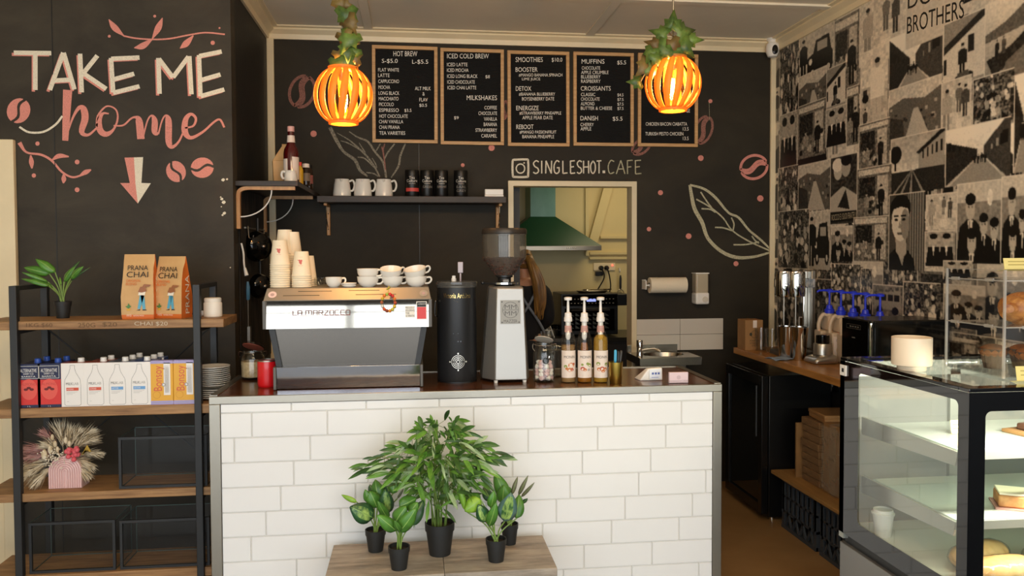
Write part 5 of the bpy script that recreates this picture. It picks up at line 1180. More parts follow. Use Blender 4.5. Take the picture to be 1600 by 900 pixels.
for layer in range(5):
    n = 6 if layer % 2 == 0 else 7
    for k in range(n):
        a_ = 2*PI*k/n+layer*.45; rr = r*.62 if layer < 4 else r*.5; spots.append((rr*math.cos(a_), rr*math.sin(a_), .020+layer*.0165, layer, k))
    spots.append((0, 0, .020+layer*.0165, layer, n))
MMESH = G().lathe([(.006, -.009), (.0095, -.008), (.0105, -.004), (.0105, .004), (.0095, .008), (.006, .009)], 14)
for i, (x, y, z, la, k) in enumerate(spots):
    if m0 is None or i == 1:
        o = obj('marshmallow', MMESH, MW[i % 2])
        if m0 is None: m0 = o
        else: m1 = o
    else: o = (m0 if (la+k) % 2 == 0 else m1).copy(); COL.objects.link(o)
    o.location = (on_.x+x, on_.y+y, CZ+z); o.rotation_euler = (rnd.random()*3, rnd.random()*3, 0)
    tag(o, 'pink or white marshmallow inside the clip-top glass jar', 'marshmallow', 'marshmallows in the glass jar')
    o['label'] = ('pale pink' if o.data is m0.data else 'white')+' marshmallow inside the clip-top glass jar'
    o['group'] = ('pink' if o.data is m0.data else 'white')+' marshmallows in the glass jar'
tj = thing('glass_jar', 'tall empty glass jar half hidden behind the marshmallow jar', 'jar', onc(868, 592)+Vector((.0, .07, 0)))
obj('body', G().lathe([(.04, 0), (.043, .005), (.043, .12), (.04, .125), (.038, .12), (.039, .008), (.001, .008)], 32), glass('jar_glass'), tj)
obj('lid', G().lathe([(.041, .125), (.042, .14), (.03, .145), (.001, .146)], 32), glass('jar_glass'), tj)

# ------------------------------------------------------------------ three syrup bottles with pumps
LABW = mat('label_paper', '#e6d6c8', .5)
def syrup(label, px, tint, liq, fill, deco):
    p = onc(px, 599); s_ = p.y/F_PX; r = 11.8*s_; p.y += r; h = lambda py: at(px, py, Y=p.y-r).z-CZ
    t = thing('syrup_bottle', label, 'bottle', p, 0, 'pump syrup bottles on the counter')
    prof = [(r*.92, 0), (r, .005), (r, h(535)), (r*.93, h(529)), (r*.62, h(519)), (r*.44, h(511)), (r*.4, h(505))]
    obj('glass_body', G().lathe(prof, 32), glass('bottle_glass', (.97, .97, .95), 1.2), t)
    lp = [(a*.94, b if i else .004) for i, (a, b) in enumerate(prof) if b < fill*h(505)]+[(r*(.9 if fill < .65 else .42), fill*h(505))]
    obj('syrup', G().lathe(lp, 28), glass('syrup_'+liq[1:], tint, .1, body=.34, bodycol=lin(liq)[:3]), t)  # body colour lightened to stand in for daylight passing through
    g = G(); z0, z1 = h(590.5), h(548); n = 24
    vs = []
    for k in range(n+1): a_ = (k/n-.5)*2.5; vs += [((r+.0006)*math.sin(a_), -(r+.0006)*math.cos(a_), z0), ((r+.0006)*math.sin(a_), -(r+.0006)*math.cos(a_), z1)]
    lb = obj('front_label', g.add(vs, [(2*k, 2*k+2, 2*k+3, 2*k+1) for k in range(n)]), LABW, t)
    g = G(); put_text(g, 'MONIN', (-.026, 0, z1-.034), (.052, 0, 0), (0, 0, .012)); obj('label_lettering', on_cyl(g, r+.0012), mat('label_ink', '#4a3f38', .5), lb, smooth=0)
    g = G()
    for x, z, rr, mi in deco: g.add([(x+rr*math.cos(a*PI/6)*1.2, 0, z0+z+rr*math.sin(a*PI/6)) for a in range(12)], [tuple(range(12))], mi)
    for k in range(3): g.add([(-.014, 0, z0+.012-.003*k), (.014, 0, z0+.012-.003*k), (.014, 0, z0+.013-.003*k), (-.014, 0, z0+.013-.003*k)], [(0, 1, 2, 3)], 3)
    obj('label_picture', on_cyl(g, r+.0011), [mat('pic_orange', '#c9752f', .5), mat('pic_green', '#8a9a45', .5), mat('pic_red', '#b34a30', .5), mat('pic_grey', '#b3a79c', .5)], lb, smooth=0)
    obj('neck_label', G().lathe([(r*.47, h(521)), (r*.43, h(511))], 24, cap=False) if False else G().lathe([(r*.52, h(520)), (r*.46, h(509.5))], 24, cap=False), mat('neck_label_pink', '#cfa196', .5), t)
    pm = obj('pump', G().lathe([(r*.2, h(532)), (r*.36, h(528)), (r*.36, h(504)), (r*.56, h(503)), (r*.56, h(497)), (r*.5, h(496.5)), (r*.46, h(490)), (r*.2, h(488.5)), (r*.15, h(470)), (r*.52, h(469.5)), (r*.54, h(465.5)), (r*.3, h(464.5)), (.0005, h(464.3))], 24), WHITEP, t)
    return t
syrup('leftmost syrup bottle with white pump and cinnamon label, next to marshmallows', 890, (.92, .80, .62), '#d8b078', .62, [(.008, .055, .012, 0), (.02, .06, .006, 2), (-.018, .05, .007, 1), (.0, .035, .009, 0), (.012, .036, .007, 2), (-.012, .04, .006, 0)])
syrup('middle syrup bottle with white pump and amber syrup', 915.5, (.86, .62, .30), '#cf8a34', .66, [(-.014, .04, .009, 2), (-.004, .036, .007, 0), (.018, .056, .008, 1), (.008, .062, .006, 1), (.014, .035, .006, 3), (-.016, .058, .005, 1)])
syrup('rightmost syrup bottle with white pump and golden syrup, next to the pen cup', 941, (.92, .76, .38), '#e0b64c', .8, [(.0, .04, .01, 2), (.014, .038, .008, 0), (-.014, .038, .008, 0), (-.018, .062, .008, 1), (.02, .06, .007, 1), (.004, .03, .007, 0)])

# ------------------------------------------------------------------ pen cup, card reader, card holder
p = onc(964.5, 600.5); s_ = p.y/F_PX; p.y += 10*s_
tag(obj('pen_cup', G().lathe([(9.2*s_, 0), (9.6*s_, .002), (11.8*s_, 35*s_), (11.3*s_, 35*s_), (9*s_, .004), (.001, .004)], 36), mat('brushed_brass', '#b79a4a', .3, 1), loc=p), 'gold metal cup holding pens on the counter', 'cup')
def pen(label, dx, dy, az, lean, L, col, capc):
    t = thing('marker_pen', label, 'pen', (p.x+dx, p.y+dy, CZ+.006), 0, 'pens in the gold cup'); t.rotation_euler = (lean, az, 0)
    obj('barrel', G().lathe([(.005, 0), (.0055, .002), (.0055, L*.66)], 14), mat('pen_'+col[1:], col, .4), t)
    obj('cap', G().lathe([(.006, L*.66), (.0063, L*.7), (.0063, L*.97), (.004, L)], 14), mat('pen_'+capc[1:], capc, .4), t)
    obj('clip', G().box(-.0015, .0015, -.0085, -.006, L*.72, L*.95), mat('pen_'+capc[1:], capc, .4), t)
pen('light blue pen leaning left in the gold cup', -.005, -.004, .02, .0, .142, '#2f94c4', '#49b0dc')
pen('black pen in the middle of the gold cup', .006, .0, .06, -.05, .135, '#1a1a1a', '#222222')
pen('dark grey pen leaning right in the gold cup', .009, .006, .14, -.04, .138, '#2b2b2b', '#3a3836')
p = onc(1021, 596); p.y += .02
cr = thing('card_reader', 'white card payment terminal on the counter', 'card reader', p, .12)
s_ = p.y/F_PX; w = 12.5*s_; h = 20*s_
obj('body', G().hexa([(-w*1.6, .01, 0), (w*1.45, -.005, 0), (w*1.45, .075, 0), (-w*1.6, .085, 0)], [(-w*.5, .0, h), (w*1.4, -.003, h*1.05), (w*1.4, .03, h), (-w*.55, .03, h*.95)]), WHITEP, cr, bevel=.006, bseg=3)
obj('screen', G().add([(-w*.42, -.0035, h*.16), (w*1.25, -.0065, h*.16), (w*1.22, -.0035, h*.92), (-w*.38, -.001, h*.9)], [(0, 1, 2, 3)]), mat('screen_white', '#e9edf2', .15), cr)
g = G()
for k in range(3): g.box(-w*.1+k*.014, -w*.1+k*.014+.008, -.0085, -.0068, h*.52, h*.68)
g.box(-w*.2, w*.8, -.0085, -.0068, h*.28, h*.31); obj('screen_icons', g, mat('icon_blue', '#5a6fb0', .4), cr)
p = onc(1061.5, 599.5); s_ = p.y/F_PX; w = 15.8*s_; h = 18*s_
ch = thing('card_holder', 'small stand of pale pink business cards at the right end of the counter', 'card holder', p+Vector((0, .01, 0)))
obj('stand', G().box(-w*1.02, w*1.02, -.004, -.002, 0, h*.3).box(-w*1.02, w*1.02, -.004, .028, 0, .002).box(-w*1.02, w*1.02, .026, .028, 0, h*.8), ACRYL, ch)
cd = obj('cards', G().box(-w, w, -.001, .012, .002, h), mat('card_pink', '#e3c9cc', .5), ch)
g = G()
for rr in (.004, .008): ring_flat(g, 0, h*.55, rr-.0012, rr, 20)
g.v = [(x, -.0016, z) for x, y, z in g.v]; obj('card_emblem', g, mat('card_print', '#9a7f86', .5), cd, smooth=0)

# ------------------------------------------------------------------ red tumbler and dry goods jar at the left end
p = onc(415.5, 606); s_ = p.y/F_PX; r = 15*s_; p.y += r
tb = thing('tumbler', 'bright red tumbler beside the espresso machine', 'tumbler', p)
obj('cup', G().lathe([(r*.9, 0), (r*.97, .004), (r, .012), (r, 39*s_), (r*.94, 39.5*s_), (r*.92, 36*s_), (r*.9, .01), (.001, .008)], 36), mat('red_enamel', '#d8131c', .3, coat=.4), tb)
obj('rim', G().lathe([(r*.985, 39.3*s_), (r*.985, 41.3*s_), (r*.9, 41.3*s_), (r*.9, 39*s_)], 36, cap=False), STEEL, tb)
sj, r, h = clip_jar('storage_jar', 'clip-top glass jar of dry goods behind the red tumbler', 407, 583, 18, 42, mat('brown_seal', '#7d3b2a', .6))
sj.location.y = 3.8; b_ = obj('dry_goods', G().lathe([(r*.9, .012), (r*.93, .02), (r*.93, h*.62), (.001, h*.64)], 28), two_tone('oat_flakes', '#b5946a', '#d9bf94', 80, rough=.9), sj); b_['kind'] = 'stuff'
# ------------------------------------------------------------------ long dark shelf on the back wall
DARKW = two_tone('dark_stained_shelf', '#1b1510', '#3a2c20', 5, (1, 8, 8), .5, .3, .7)
PALEW = two_tone('pale_bent_wood', '#a87443', '#d2a066', 5, (6, 6, 1), .45, .3, .7)
YF = 5.06
a_ = at(495, 304.5, Y=YF); b_ = at(791, 308.5, Y=YF); zb0 = at(640, 316.5, Y=YF).z; ZS = (a_.z+b_.z)/2; th_ = ZS-zb0
ws = thing('wall_shelf', 'long dark wooden shelf on the back wall under the menu boards', 'shelf', (a_.x, YB, zb0)); w = b_.x-a_.x
obj('shelf_board', G().box(0, w, -(YB-YF), 0, 0, th_), DARKW, ws, bevel=.002)
for px in (513, 777.5):
    x = at(px, 330, Y=YB-.02).x-a_.x; br = obj('bracket', G().box(x-.011, x+.011, -.018, 0, -.2, 0).box(x-.011, x+.011, -.2, -.018, -.018, 0), PALEW, ws, bevel=.004)
    obj('brace_wire', G().tube(smooth_pts([(x, -.15, -.018), (x, -.14, -.08), (x, -.08, -.13), (x, -.018, -.15)], 6), .003, 6), CHROME, br)
    for z in (-.06, -.16): obj('screw', G().ball((x, -.018, z), .0045, 8, 5), CHROME, br)
def jug(label, px, pw, y0, y1, Y, z, hand, grp=None, rot=None):
    s_ = Y/F_PX; r = pw/2*s_; h = (y1-y0)*s_; p = at(px, y1, Y=Y)
    t = thing('milk_jug', label, 'jug', (p.x, Y, z), 0, grp)
    obj('body', G().lathe([(r*.93, 0), (r, .006), (r*.98, h*.25), (r*.88, h*.7), (r*.78, h*.93), (r*.8, h), (r*.74, h), (r*.72, h*.9), (r*.9, h*.25), (.001, .008)], 36), WHITEC, t)
    obj('handle', G().tube(smooth_pts([(hand*r*.8, 0, h*.88), (hand*r*1.2, 0, h*.93), (hand*r*1.38, 0, h*.66), (hand*r*1.2, 0, h*.38), (hand*r*.92, 0, h*.34)], 5), .0065, 8), WHITEC, t)
    obj('spout', G().hexa([(-.012, -r*.75, h*.8), (.012, -r*.75, h*.8), (.004, -r*.6, h*.6), (-.004, -r*.6, h*.6)], [(-.012, -r*.76, h*.99), (.012, -r*.76, h*.99), (.003, -r*1.02, h*.99), (-.003, -r*1.02, h*.99)]), WHITEC, t, bevel=.002)
    return t
for k, px in enumerate((534.5, 567, 600)): jug('cream milk jug on the dark shelf, %s' % ('leftmost of the three', 'middle of the three', 'rightmost of the three')[k], px, 27.5, 277, 304, 5.16, ZS, 1, 'cream milk jugs on the back shelf')
TIN = mat('black_tin', '#181614', .35, .3)
def tin(label, px, wpx, second, red=False):
    Y = 5.16; s_ = Y/F_PX; r = wpx/2*s_; p = at(px, 304, Y=Y); h = 41.5*s_
    t = thing('tea_tin', label, 'tin', (p.x, Y, ZS), 0, 'black tea tins on the back shelf')
    obj('tin', G().lathe([(r*.98, 0), (r, .002), (r, h*.86)], 36), TIN, t); obj('lid', G().lathe([(r*1.01, h*.86), (r*1.01, h*.98), (r*.98, h), (.001, h)], 36), TIN, t)
    g = G(); put_text(g, 'Tea', (-r*.42, 0, h*.66), (r*.8, 0, 0), (0, 0, h*.1)); put_text(g, 'Culture', (-r*.8, 0, h*.545), (r*1.6, 0, 0), (0, 0, h*.1)); put_text(g, 'ORGANIC', (-r*.5, 0, h*.475), (r*1.0, 0, 0), (0, 0, h*.03))
    obj('brand_lettering', on_cyl(g, r+.0006), mat('tin_print', '#d8cfc0', .5), t, smooth=0)
    g = G()
    if red:
        n = 12; vs = []
        for k in range(n+1): x = -r*1.0+2.2*r*k/n; vs += [(x, 0, h*.20), (x, 0, h*.33)]
        obj('red_label', on_cyl(g.add(vs, [(2*k, 2*k+2, 2*k+3, 2*k+1) for k in range(n)]), r+.0006), mat('label_red', '#c8423a', .5), t)
    else:
        for i, s2_ in enumerate(second): put_text(g, s2_, (-r*.7, 0, h*(.33-.14*i)), (r*1.5, 0, 0), (0, 0, h*.09))
        obj('flavour_lettering', on_cyl(g, r+.0006), mat('tin_chalk', '#8d857a', .7), t, smooth=0)
tin('black tea tin with a red label, leftmost on the back shelf', 644, 22, (), True)
tin('black tea tin marked GREEN in grey chalk on the back shelf', 667.5, 20.5, ('GREEN',))
tin('third black tea tin from the left on the back shelf, long grey chalk word', 690, 20.5, ('PEPPERMINT',))
tin('black tea tin marked EARL GREY standing apart on the back shelf', 720, 21.5, ('EARL', 'GREY'))
p = at(771.5, 305, Y=5.12); s_ = 5.12/F_PX
bx = thing('butter_dish', 'small white lidded box at the right end of the back shelf', 'box', (p.x, 5.12, ZS))
obj('lid', G().box(-14.5*s_, 14.5*s_, -.03, .03, .012, 12*s_), WHITEC, bx, bevel=.004); obj('tray', G().box(-14.8*s_, 14.8*s_, -.032, .032, 0, .012), WHITEC, bx, bevel=.003)

# ------------------------------------------------------------------ dark shelf on the return wall at the left
YL = 4.305
a_ = at(366.5, 280.5, Y=YL); b_ = at(465.5, 284, Y=YL); z0 = at(400, 290.5, Y=YL).z; zL = (a_.z+b_.z)/2
sl_ = thing('wall_shelf', 'dark shelf with bent wood brackets on the return wall at left', 'shelf', (a_.x, YL, z0)); w = b_.x-a_.x
obj('shelf_board', G().hexa([(0, 0, 0), (w, 0, 0), (w, YB-.02-YL, 0), (-.02, YB-.02-YL, 0)], [(0, 0, zL-z0), (w, 0, zL-z0), (w, YB-.02-YL, zL-z0), (-.02, YB-.02-YL, zL-z0)]), DARKW, sl_, bevel=.002)
for y, ll in ((.03, .30), (.78, .30)):
    x0 = .0; P = smooth_pts([(x0+.012, y, -.22), (x0+.012, y, -.12), (x0+.013, y, -.045), (x0+.024, y, -.02), (x0+.06, y, -.0095), (x0+.14, y, -.0095), (x0+ll, y, -.0095)], 6)
    g = G(); vs = []
    for i, q in enumerate(P):
        t = (Vector(P[min(i+1, len(P)-1)])-Vector(P[max(i-1, 0)])).normalized(); nn = Vector((t.z, 0, -t.x))*.0095; q = Vector(q)
        for sy in (-1, 1): vs += [q+nn+Vector((0, sy*.014, 0)), q-nn+Vector((0, sy*.014, 0))]
    fs = []
    for i in range(len(P)-1):
        a4, b4 = 4*i, 4*i+4; fs += [(a4, a4+1, b4+1, b4), (a4+2, b4+2, b4+3, a4+3), (a4, b4, b4+2, a4+2), (a4+1, a4+3, b4+3, b4+1)]
    fs += [(0, 2, 3, 1), (len(vs)-4, len(vs)-3, len(vs)-1, len(vs)-2)]
    br = obj('bent_wood_bracket', g.add(vs, fs), PALEW, sl_, smooth=.5)
    obj('brace_wire', G().tube([(x0+.02+.16*math.sin(q*PI/24), y, -.018-.15*(math.cos(q*PI/24)-0)*0-.14*(1-0)*math.cos(q*PI/24)) for q in range(13)], .0035, 6), WHITEP, br)
# things on it
p = at(440, 283, Y=4.62); tp = thing('paper_bag', 'rolled brown paper bag on the left dark shelf', 'bag', (p.x, 4.66, zL), .2); h = 62*4.6/F_PX
obj('bag', G().hexa([(-.05, -.035, 0), (.05, -.035, 0), (.05, .035, 0), (-.05, .035, 0)], [(-.055, -.03, h*.62), (.05, -.03, h*.62), (.05, .03, h*.62), (-.055, .03, h*.62)]).hexa([(-.055, -.03, h*.62), (.05, -.03, h*.62), (.05, .03, h*.62), (-.055, .03, h*.62)], [(-.0, -.008, h), (.045, -.006, h), (.045, .006, h), (-.0, .008, h)]), KRAFT, tp, bevel=.003)
obj('rolled_top', G().tube([(-.002, 0, h), (.048, 0, h)], .009, 10), KRAFT, tp)
p = at(455.5, 283, Y=4.52); s_ = 4.52/F_PX; r = 11.5*s_; t = thing('syrup_bottle', 'dark red syrup bottle on the left dark shelf', 'bottle', (p.x, 4.52, zL)); h = lambda py: at(455, py, Y=4.52).z-zL
obj('glass_body', G().lathe([(r*.9, 0), (r, .005), (r, h(241)), (r*.9, h(234)), (r*.5, h(224)), (r*.42, h(215)), (r*.4, h(205))], 30), mat('red_syrup_glass', '#4a0a0c', .08, coat=.5), t)
obj('cap', G().lathe([(r*.46, h(206)), (r*.46, h(198)), (r*.4, h(197.5)), (.001, h(197.3))], 20), mat('cap_pink', '#d9a8a2', .5), t)
obj('neck_label', G().lathe([(r*.54, h(223)), (r*.47, h(212))], 20, cap=False), LABW, t)
g = G(); vs = []
for k in range(9): q = -1.35+1.0*k/8; vs += [(math.sin(q)*(r+.0006), -math.cos(q)*(r+.0006), h(281)), (math.sin(q)*(r+.0006), -math.cos(q)*(r+.0006), h(249))]
for k in range(9): q = .25+1.2*k/8; vs += [(math.sin(q)*(r+.0006), -math.cos(q)*(r+.0006), h(281)), (math.sin(q)*(r+.0006), -math.cos(q)*(r+.0006), h(246))]
obj('label', g.add(vs, [(2*k, 2*k+2, 2*k+3, 2*k+1) for k in range(17) if k != 8]), LABW, t)
jug('small cream jug in front of the red syrup bottle on the left shelf', 454.5, 20, 265, 283, 4.42, zL, -1)
p = at(469, 288, Y=4.55); t = thing('sauce_bottle', 'small yellow labelled bottle with red cap on the left shelf', 'bottle', (p.x, 4.55, zL)); s_ = 4.55/F_PX
obj('bottle', G().lathe([(4.6*s_, 0), (5*s_, .004), (5*s_, 22*s_), (2.2*s_, 29*s_)], 20), mat('yellow_bottle', '#c99a1f', .4), t); obj('cap', G().lathe([(2.6*s_, 28.5*s_), (2.6*s_, 34*s_), (.001, 34.3*s_)], 16), CRED, t)
for k, (px, Y, hh, lab) in enumerate(((478, 4.62, 34, 'dark spice jar with white lid at the front right of the left shelf'), (482.5, 4.85, 37, 'dark spice jar with pinkish label at the rear of the left shelf'), (474, 4.9, 36, 'dark jar behind the yellow bottle on the left shelf'))):
    p = at(px, 290, Y=Y); s_ = Y/F_PX; t = thing('spice_jar', lab, 'jar', (p.x, Y, zL), 0, 'spice jars on the left shelf')
    obj('jar', G().lathe([(6*s_, 0), (6.4*s_, .004), (6.4*s_, hh*.74*s_), (5*s_, hh*.82*s_)], 24), mat('spice_glass', '#2c1c12', .12), t)
    obj('lid', G().lathe([(5.6*s_, hh*.8*s_), (5.6*s_, hh*.97*s_), (.001, hh*s_)], 24), (LABW, BLACKP, TIN)[k], t); obj('label', G().lathe([(6.55*s_, hh*.2*s_), (6.55*s_, hh*.55*s_)], 24, cap=False), (mat('label_dull', '#7a6a58', .6), mat('label_rose', '#9a5a52', .6), mat('label_dull'  , '#7a6a58', .6))[k], t)
# ------------------------------------------------------------------ worn panel and utensils under it
WORN = two_tone('worn_torn_panel', '#0e0b08', '#4b4136', 7, (1, 2.5, .45), .8, .42, .72, dist=1.5)
def wx(Y): return -.910-.002*(Y-4.35)/.95
pn = obj('splash_panel', G().hexa([(wx(4.37)+.001, 4.37, .95), (wx(4.37)+.006, 4.37, .95), (wx(5.27)+.006, 5.27, .95), (wx(5.27)+.001, 5.27, .95)], [(wx(4.37)+.001, 4.37, z0-.002), (wx(4.37)+.006, 4.37, z0-.002), (wx(5.27)+.006, 5.27, z0-.002), (wx(5.27)+.001, 5.27, z0-.002)]), WORN)
pn['kind'] = 'structure'
def on_return(px, py, off=.006):
    """point of the return wall seen at a pixel"""
    Y = 4.6
    for _ in range(12): p = at(px, py, Y=Y); Y += (p.x-(wx(Y)+off))*-8 if False else 0; q = at(px, py, X=wx(Y)+off); Y = q.y
    return q
rl = thing('hook_rail', 'short rail with steel hooks on the return wall under the left shelf', 'rail', (0, 0, 0))
q0, q1 = on_return(384, 356), on_return(409, 356); rl.location = q0
obj('rail', G().tube([(.006, -.05, 0), (.006+q1.x-q0.x, q1.y-q0.y+.05, 0)], .005, 8), STEEL, rl)
for k in range(3):
    f_ = k/2; b0 = Vector((.006+(q1.x-q0.x)*f_, (q1.y-q0.y)*f_, 0)); obj('hook', G().tube(smooth_pts([b0+Vector((.006, 0, .01)), b0+Vector((.008, 0, -.03)), b0+Vector((.012, 0, -.055)), b0+Vector((.03, 0, -.055)), b0+Vector((.034, 0, -.04))], 4), .0028, 6), STEEL, rl)
def pan(label, px, py, R, dep):
    q = on_return(px, py, .05); t = thing('hanging_pan', label, 'pan', q, 0, 'black pans on the return wall')
    M = Matrix.Rotation(-.75, 4, 'Z') @ Matrix.Rotation(PI/2, 4, 'Y')
    obj('bowl', G().lathe([(.001, dep), (R*.55, dep*.96), (R*.85, dep*.7), (R, 0), (R*.96, 0), (R*.8, dep*.62), (R*.5, dep*.88), (.001, dep*.92)], 36, M=M), BLACKG, t)
    obj('rivet', G().ball(M @ Vector((0, 0, dep)), .012, 12, 8), STEEL, t)
    obj('handle', G().tube([M @ Vector((-R, 0, .01)), M @ Vector((-R-.07, 0, .01))], .008, 8), BLACKP, t)
pan('upper black pan hanging on the return wall by the cup stacks', 401, 385, .085, .06)
pan('lower black pan hanging on the return wall behind the espresso machine', 405, 447, .07, .05)
q = on_return(387, 440, .012); t = thing('scraper', 'blue handled scraper hanging on the return wall beside the espresso machine', 'utensil', q); s_ = q.y/F_PX
obj('handle', G().tube([(0, 0, 0), (0, 0, -8*s_), (0, 0, -26*s_), (0, 0, -28*s_)], [.006, .012, .011, .006], 10), mat('blue_handle', '#4a7fa5', .4), t)
obj('blade', G().tube([(0, 0, -27*s_), (0, 0, -68*s_)], .003, 8).box(-.002, .012, -.02, .02, -92*s_, -68*s_), mat('pale_steel', '#b8b2a8', .3, .8), t)
q = on_return(377, 380, .012); t = thing('whisk_brush', 'white cleaning brush hanging beside the upper black pan', 'brush', q)
obj('handle', G().tube(smooth_pts([(0, 0, 0), (.01, 0, -.05), (.012, 0, -.1), (.02, -.02, -.14)], 5), .005, 8), WHITEP, t); obj('bristles', G().tube([(.02, -.02, -.13), (.03, -.025, -.17)], [.007, .011], 10), WHITEP, t)
# ------------------------------------------------------------------ back wall: hand basin, towel, soap
p = at(1000, 571, Y=4.98); q = at(1096, 570, Y=4.98); bz = at(1050, 559, Y=4.98).z; z0 = at(1050, 571, Y=4.98).z
sk = thing('hand_basin', 'small stainless hand basin with tap under the white tiles', 'sink', (p.x, YB, z0)); w = q.x-p.x; hb = bz-z0; D = YB-4.98
M_ = mat('basin_steel', '#a8a297', .22, 1)
g = G(); n = 28; cx_, cy_, rx_, ry_ = w*.5, -D*.45, w*.36, D*.33
ringo = [(0, -D), (w, -D), (w, 0), (0, 0)]
def rect_ring(k):
    a_ = 2*PI*k/n; dx, dy = math.cos(a_), math.sin(a_); t = min((w-cx_)/abs(dx) if abs(dx) > 1e-6 else 9, ((-cy_ if dy > 0 else D+cy_))/abs(dy) if abs(dy) > 1e-6 else 9, )
    return (cx_+dx*t, cy_+dy*t)
vs = [(*rect_ring(k), hb) for k in range(n)]+[(cx_+rx_*math.cos(2*PI*k/n), cy_+ry_*math.sin(2*PI*k/n), hb) for k in range(n)]+[(cx_+rx_*.8*math.cos(2*PI*k/n), cy_+ry_*.8*math.sin(2*PI*k/n), hb-.1) for k in range(n)]
g.add(vs, [(k, (k+1) % n, n+(k+1) % n, n+k) for k in range(n)]+[(n+k, n+(k+1) % n, 2*n+(k+1) % n, 2*n+k) for k in range(n)]+[tuple(range(2*n, 3*n))])
obj('bowl', g, M_, sk)
obj('rim', G().box(0, w, -D-.002, -D, 0, hb+.001).box(-.002, 0, -D, 0, 0, hb+.001).box(w, w+.002, -D, 0, 0, hb+.001), M_, sk, bevel=.001)
obj('upstand', G().box(0, w*.86, -.012, 0, hb, hb+.05), M_, sk, bevel=.002)
obj('cabinet_bracket', G().box(.04, w-.06, -D*.6, 0, -.16, 0), M_, sk)
tx = at(999.5, 550, Y=YB-.2).x-p.x
tp = obj('tap', G().lathe([(.022, hb), (.02, hb+.01), (.016, hb+.05), (.014, hb+.055)], 20).lathe([(.018, hb+.055), (.021, hb+.058), (.021, hb+.1), (.019, hb+.104), (.001, hb+.105)], 20), CHROME, sk, loc=(tx, -.2, 0))
obj('spout', G().tube(smooth_pts([(0, 0, hb+.035), (.05, -.01, hb+.045), (.1, -.02, hb+.048), (.13, -.025, hb+.03)], 5), .009, 10), CHROME, tp)
Y = YB-.075; p = at(1014.5, 447, Y=Y); q = at(1071, 444, Y=Y); s_ = Y/F_PX
t = thing('paper_towel', 'roll of paper towel on a white wall holder above the basin', 'paper towel', (p.x, YB, (p.z+q.z)/2)); w = q.x-p.x; R_ = 12.6*s_
M = Matrix.Rotation(PI/2, 4, 'Y')
obj('roll', G().lathe([(.02, 0), (R_, .0), (R_, w), (.02, w)], 36, c=(0, 0, 0), M=Matrix.Translation((0, -.075, 0)) @ M, cap=False), mat('tissue', '#eadcc2', .9, bump=.15, bscale=90), t, smooth=.9)
obj('holder', G().box(-.03, .0, -.002, 0, -.03, .035).box(-.03, -.024, -.095, 0, -.028, .033).tube([(-.026, -.075, 0), (w+.01, -.075, 0)], .006, 8), WHITEP, t, bevel=.002)
Y = YB-.05; p = at(1094.5, 475, Y=Y); s_ = Y/F_PX; w = 11.3*s_
t = thing('soap_dispenser', 'white wall soap dispenser right of the paper towel', 'soap dispenser', (p.x, YB, p.z))
obj('reservoir', G().box(-w*.95, w*.95, -.085, 0, 18*s_, 50*s_), mat('soap_translucent', '#b5a88f', .3), t, bevel=.012, bseg=4)
obj('base', G().box(-w, w, -.095, 0, 0, 19*s_), WHITEP, t, bevel=.012, bseg=4); obj('top_cap', G().box(-w, w, -.09, 0, 49*s_, 51*s_), WHITEP, t, bevel=.002)
obj('button', G().lathe([(.02, 0), (.019, .006), (.001, .008)], 24, M=Matrix.Translation((w*.35, -.095, 8*s_)) @ Matrix.Rotation(PI/2, 4, 'X')), mat('soap_button', '#d8cfbd', .4), t)

# ------------------------------------------------------------------ bench along the right wall
BH = .975; BX = 2.03; BY0, BY1 = 3.3, 4.93
HONEY = two_tone('honey_timber', '#8a5a28', '#b98344', 3.5, (5, 1, 9), .32, .3, .7)
bn = thing('service_bench', 'honey coloured timber bench along the picture wall', 'bench', (BX, BY0, 0))
obj('bench_top', G().box(0, XR-BX-.004, 0, BY1-BY0, BH-.038, BH), HONEY, bn, bevel=.003)
obj('rear_batten', G().box(XR-BX-.03, XR-BX-.004, 0, BY1-BY0, BH-.1, BH-.038), BLACKM, bn)
for y in (.72, 1.3): obj('wall_bracket', G().prism_xz([(.12, BH-.04), (XR-BX-.005, BH-.24), (XR-BX-.005, BH-.04)], y, y+.02), CREAM, bn)
# items on the bench, from the back corner forward
def onb(px, py): return at(px, py, Z=BH)
KR2 = two_tone('brown_card', '#8a6238', '#a47a48', 5, rough=.65)
p = at(1148.5, 541, Y=4.84); p.x = 2.055
sb = thing('straw_box', 'brown card box printed with green badge at the far end of the bench', 'box', (2.036, 4.76, BH), 0); s_ = 4.74/F_PX
obj('carton', G().box(.0, .115, 0, .12, 0, 50*s_), KR2, sb, bevel=.002)
g = G(); put_text(g, 'PAPER', (.03, -.001, .055), (.06, 0, 0), (0, 0, .01)); put_text(g, 'STRAWS', (.03, -.001, .04), (.06, 0, 0), (0, 0, .01)); put_text(g, '250', (.042, -.001, .025), (.035, 0, 0), (0, 0, .01))
ring_flat(g, .062, .1, .022, .024, 24); g.v = [(x, -.001, z) for x, y, z in g.v]; g.add([(.036+.009*math.cos(a*PI/5), -.0012, .1+.011*math.sin(a*PI/5)) for a in range(10)], [tuple(range(10))])
obj('print', g, mat('print_dark_green', '#2c2e1c', .6), sb, smooth=0); obj('paper_tab', G().box(.05, .075, -.0015, -.0005, .14, 50*s_-.002), LABW, sb)
tag(obj('card_sheet', G().box(-.0, .2, -.05, .06, 0, .004), KR2, loc=(2.12, 4.56, BH+.0005), rot=(0, 0, .1)), 'flat brown card lying on the bench under the milkshake cups', 'card')
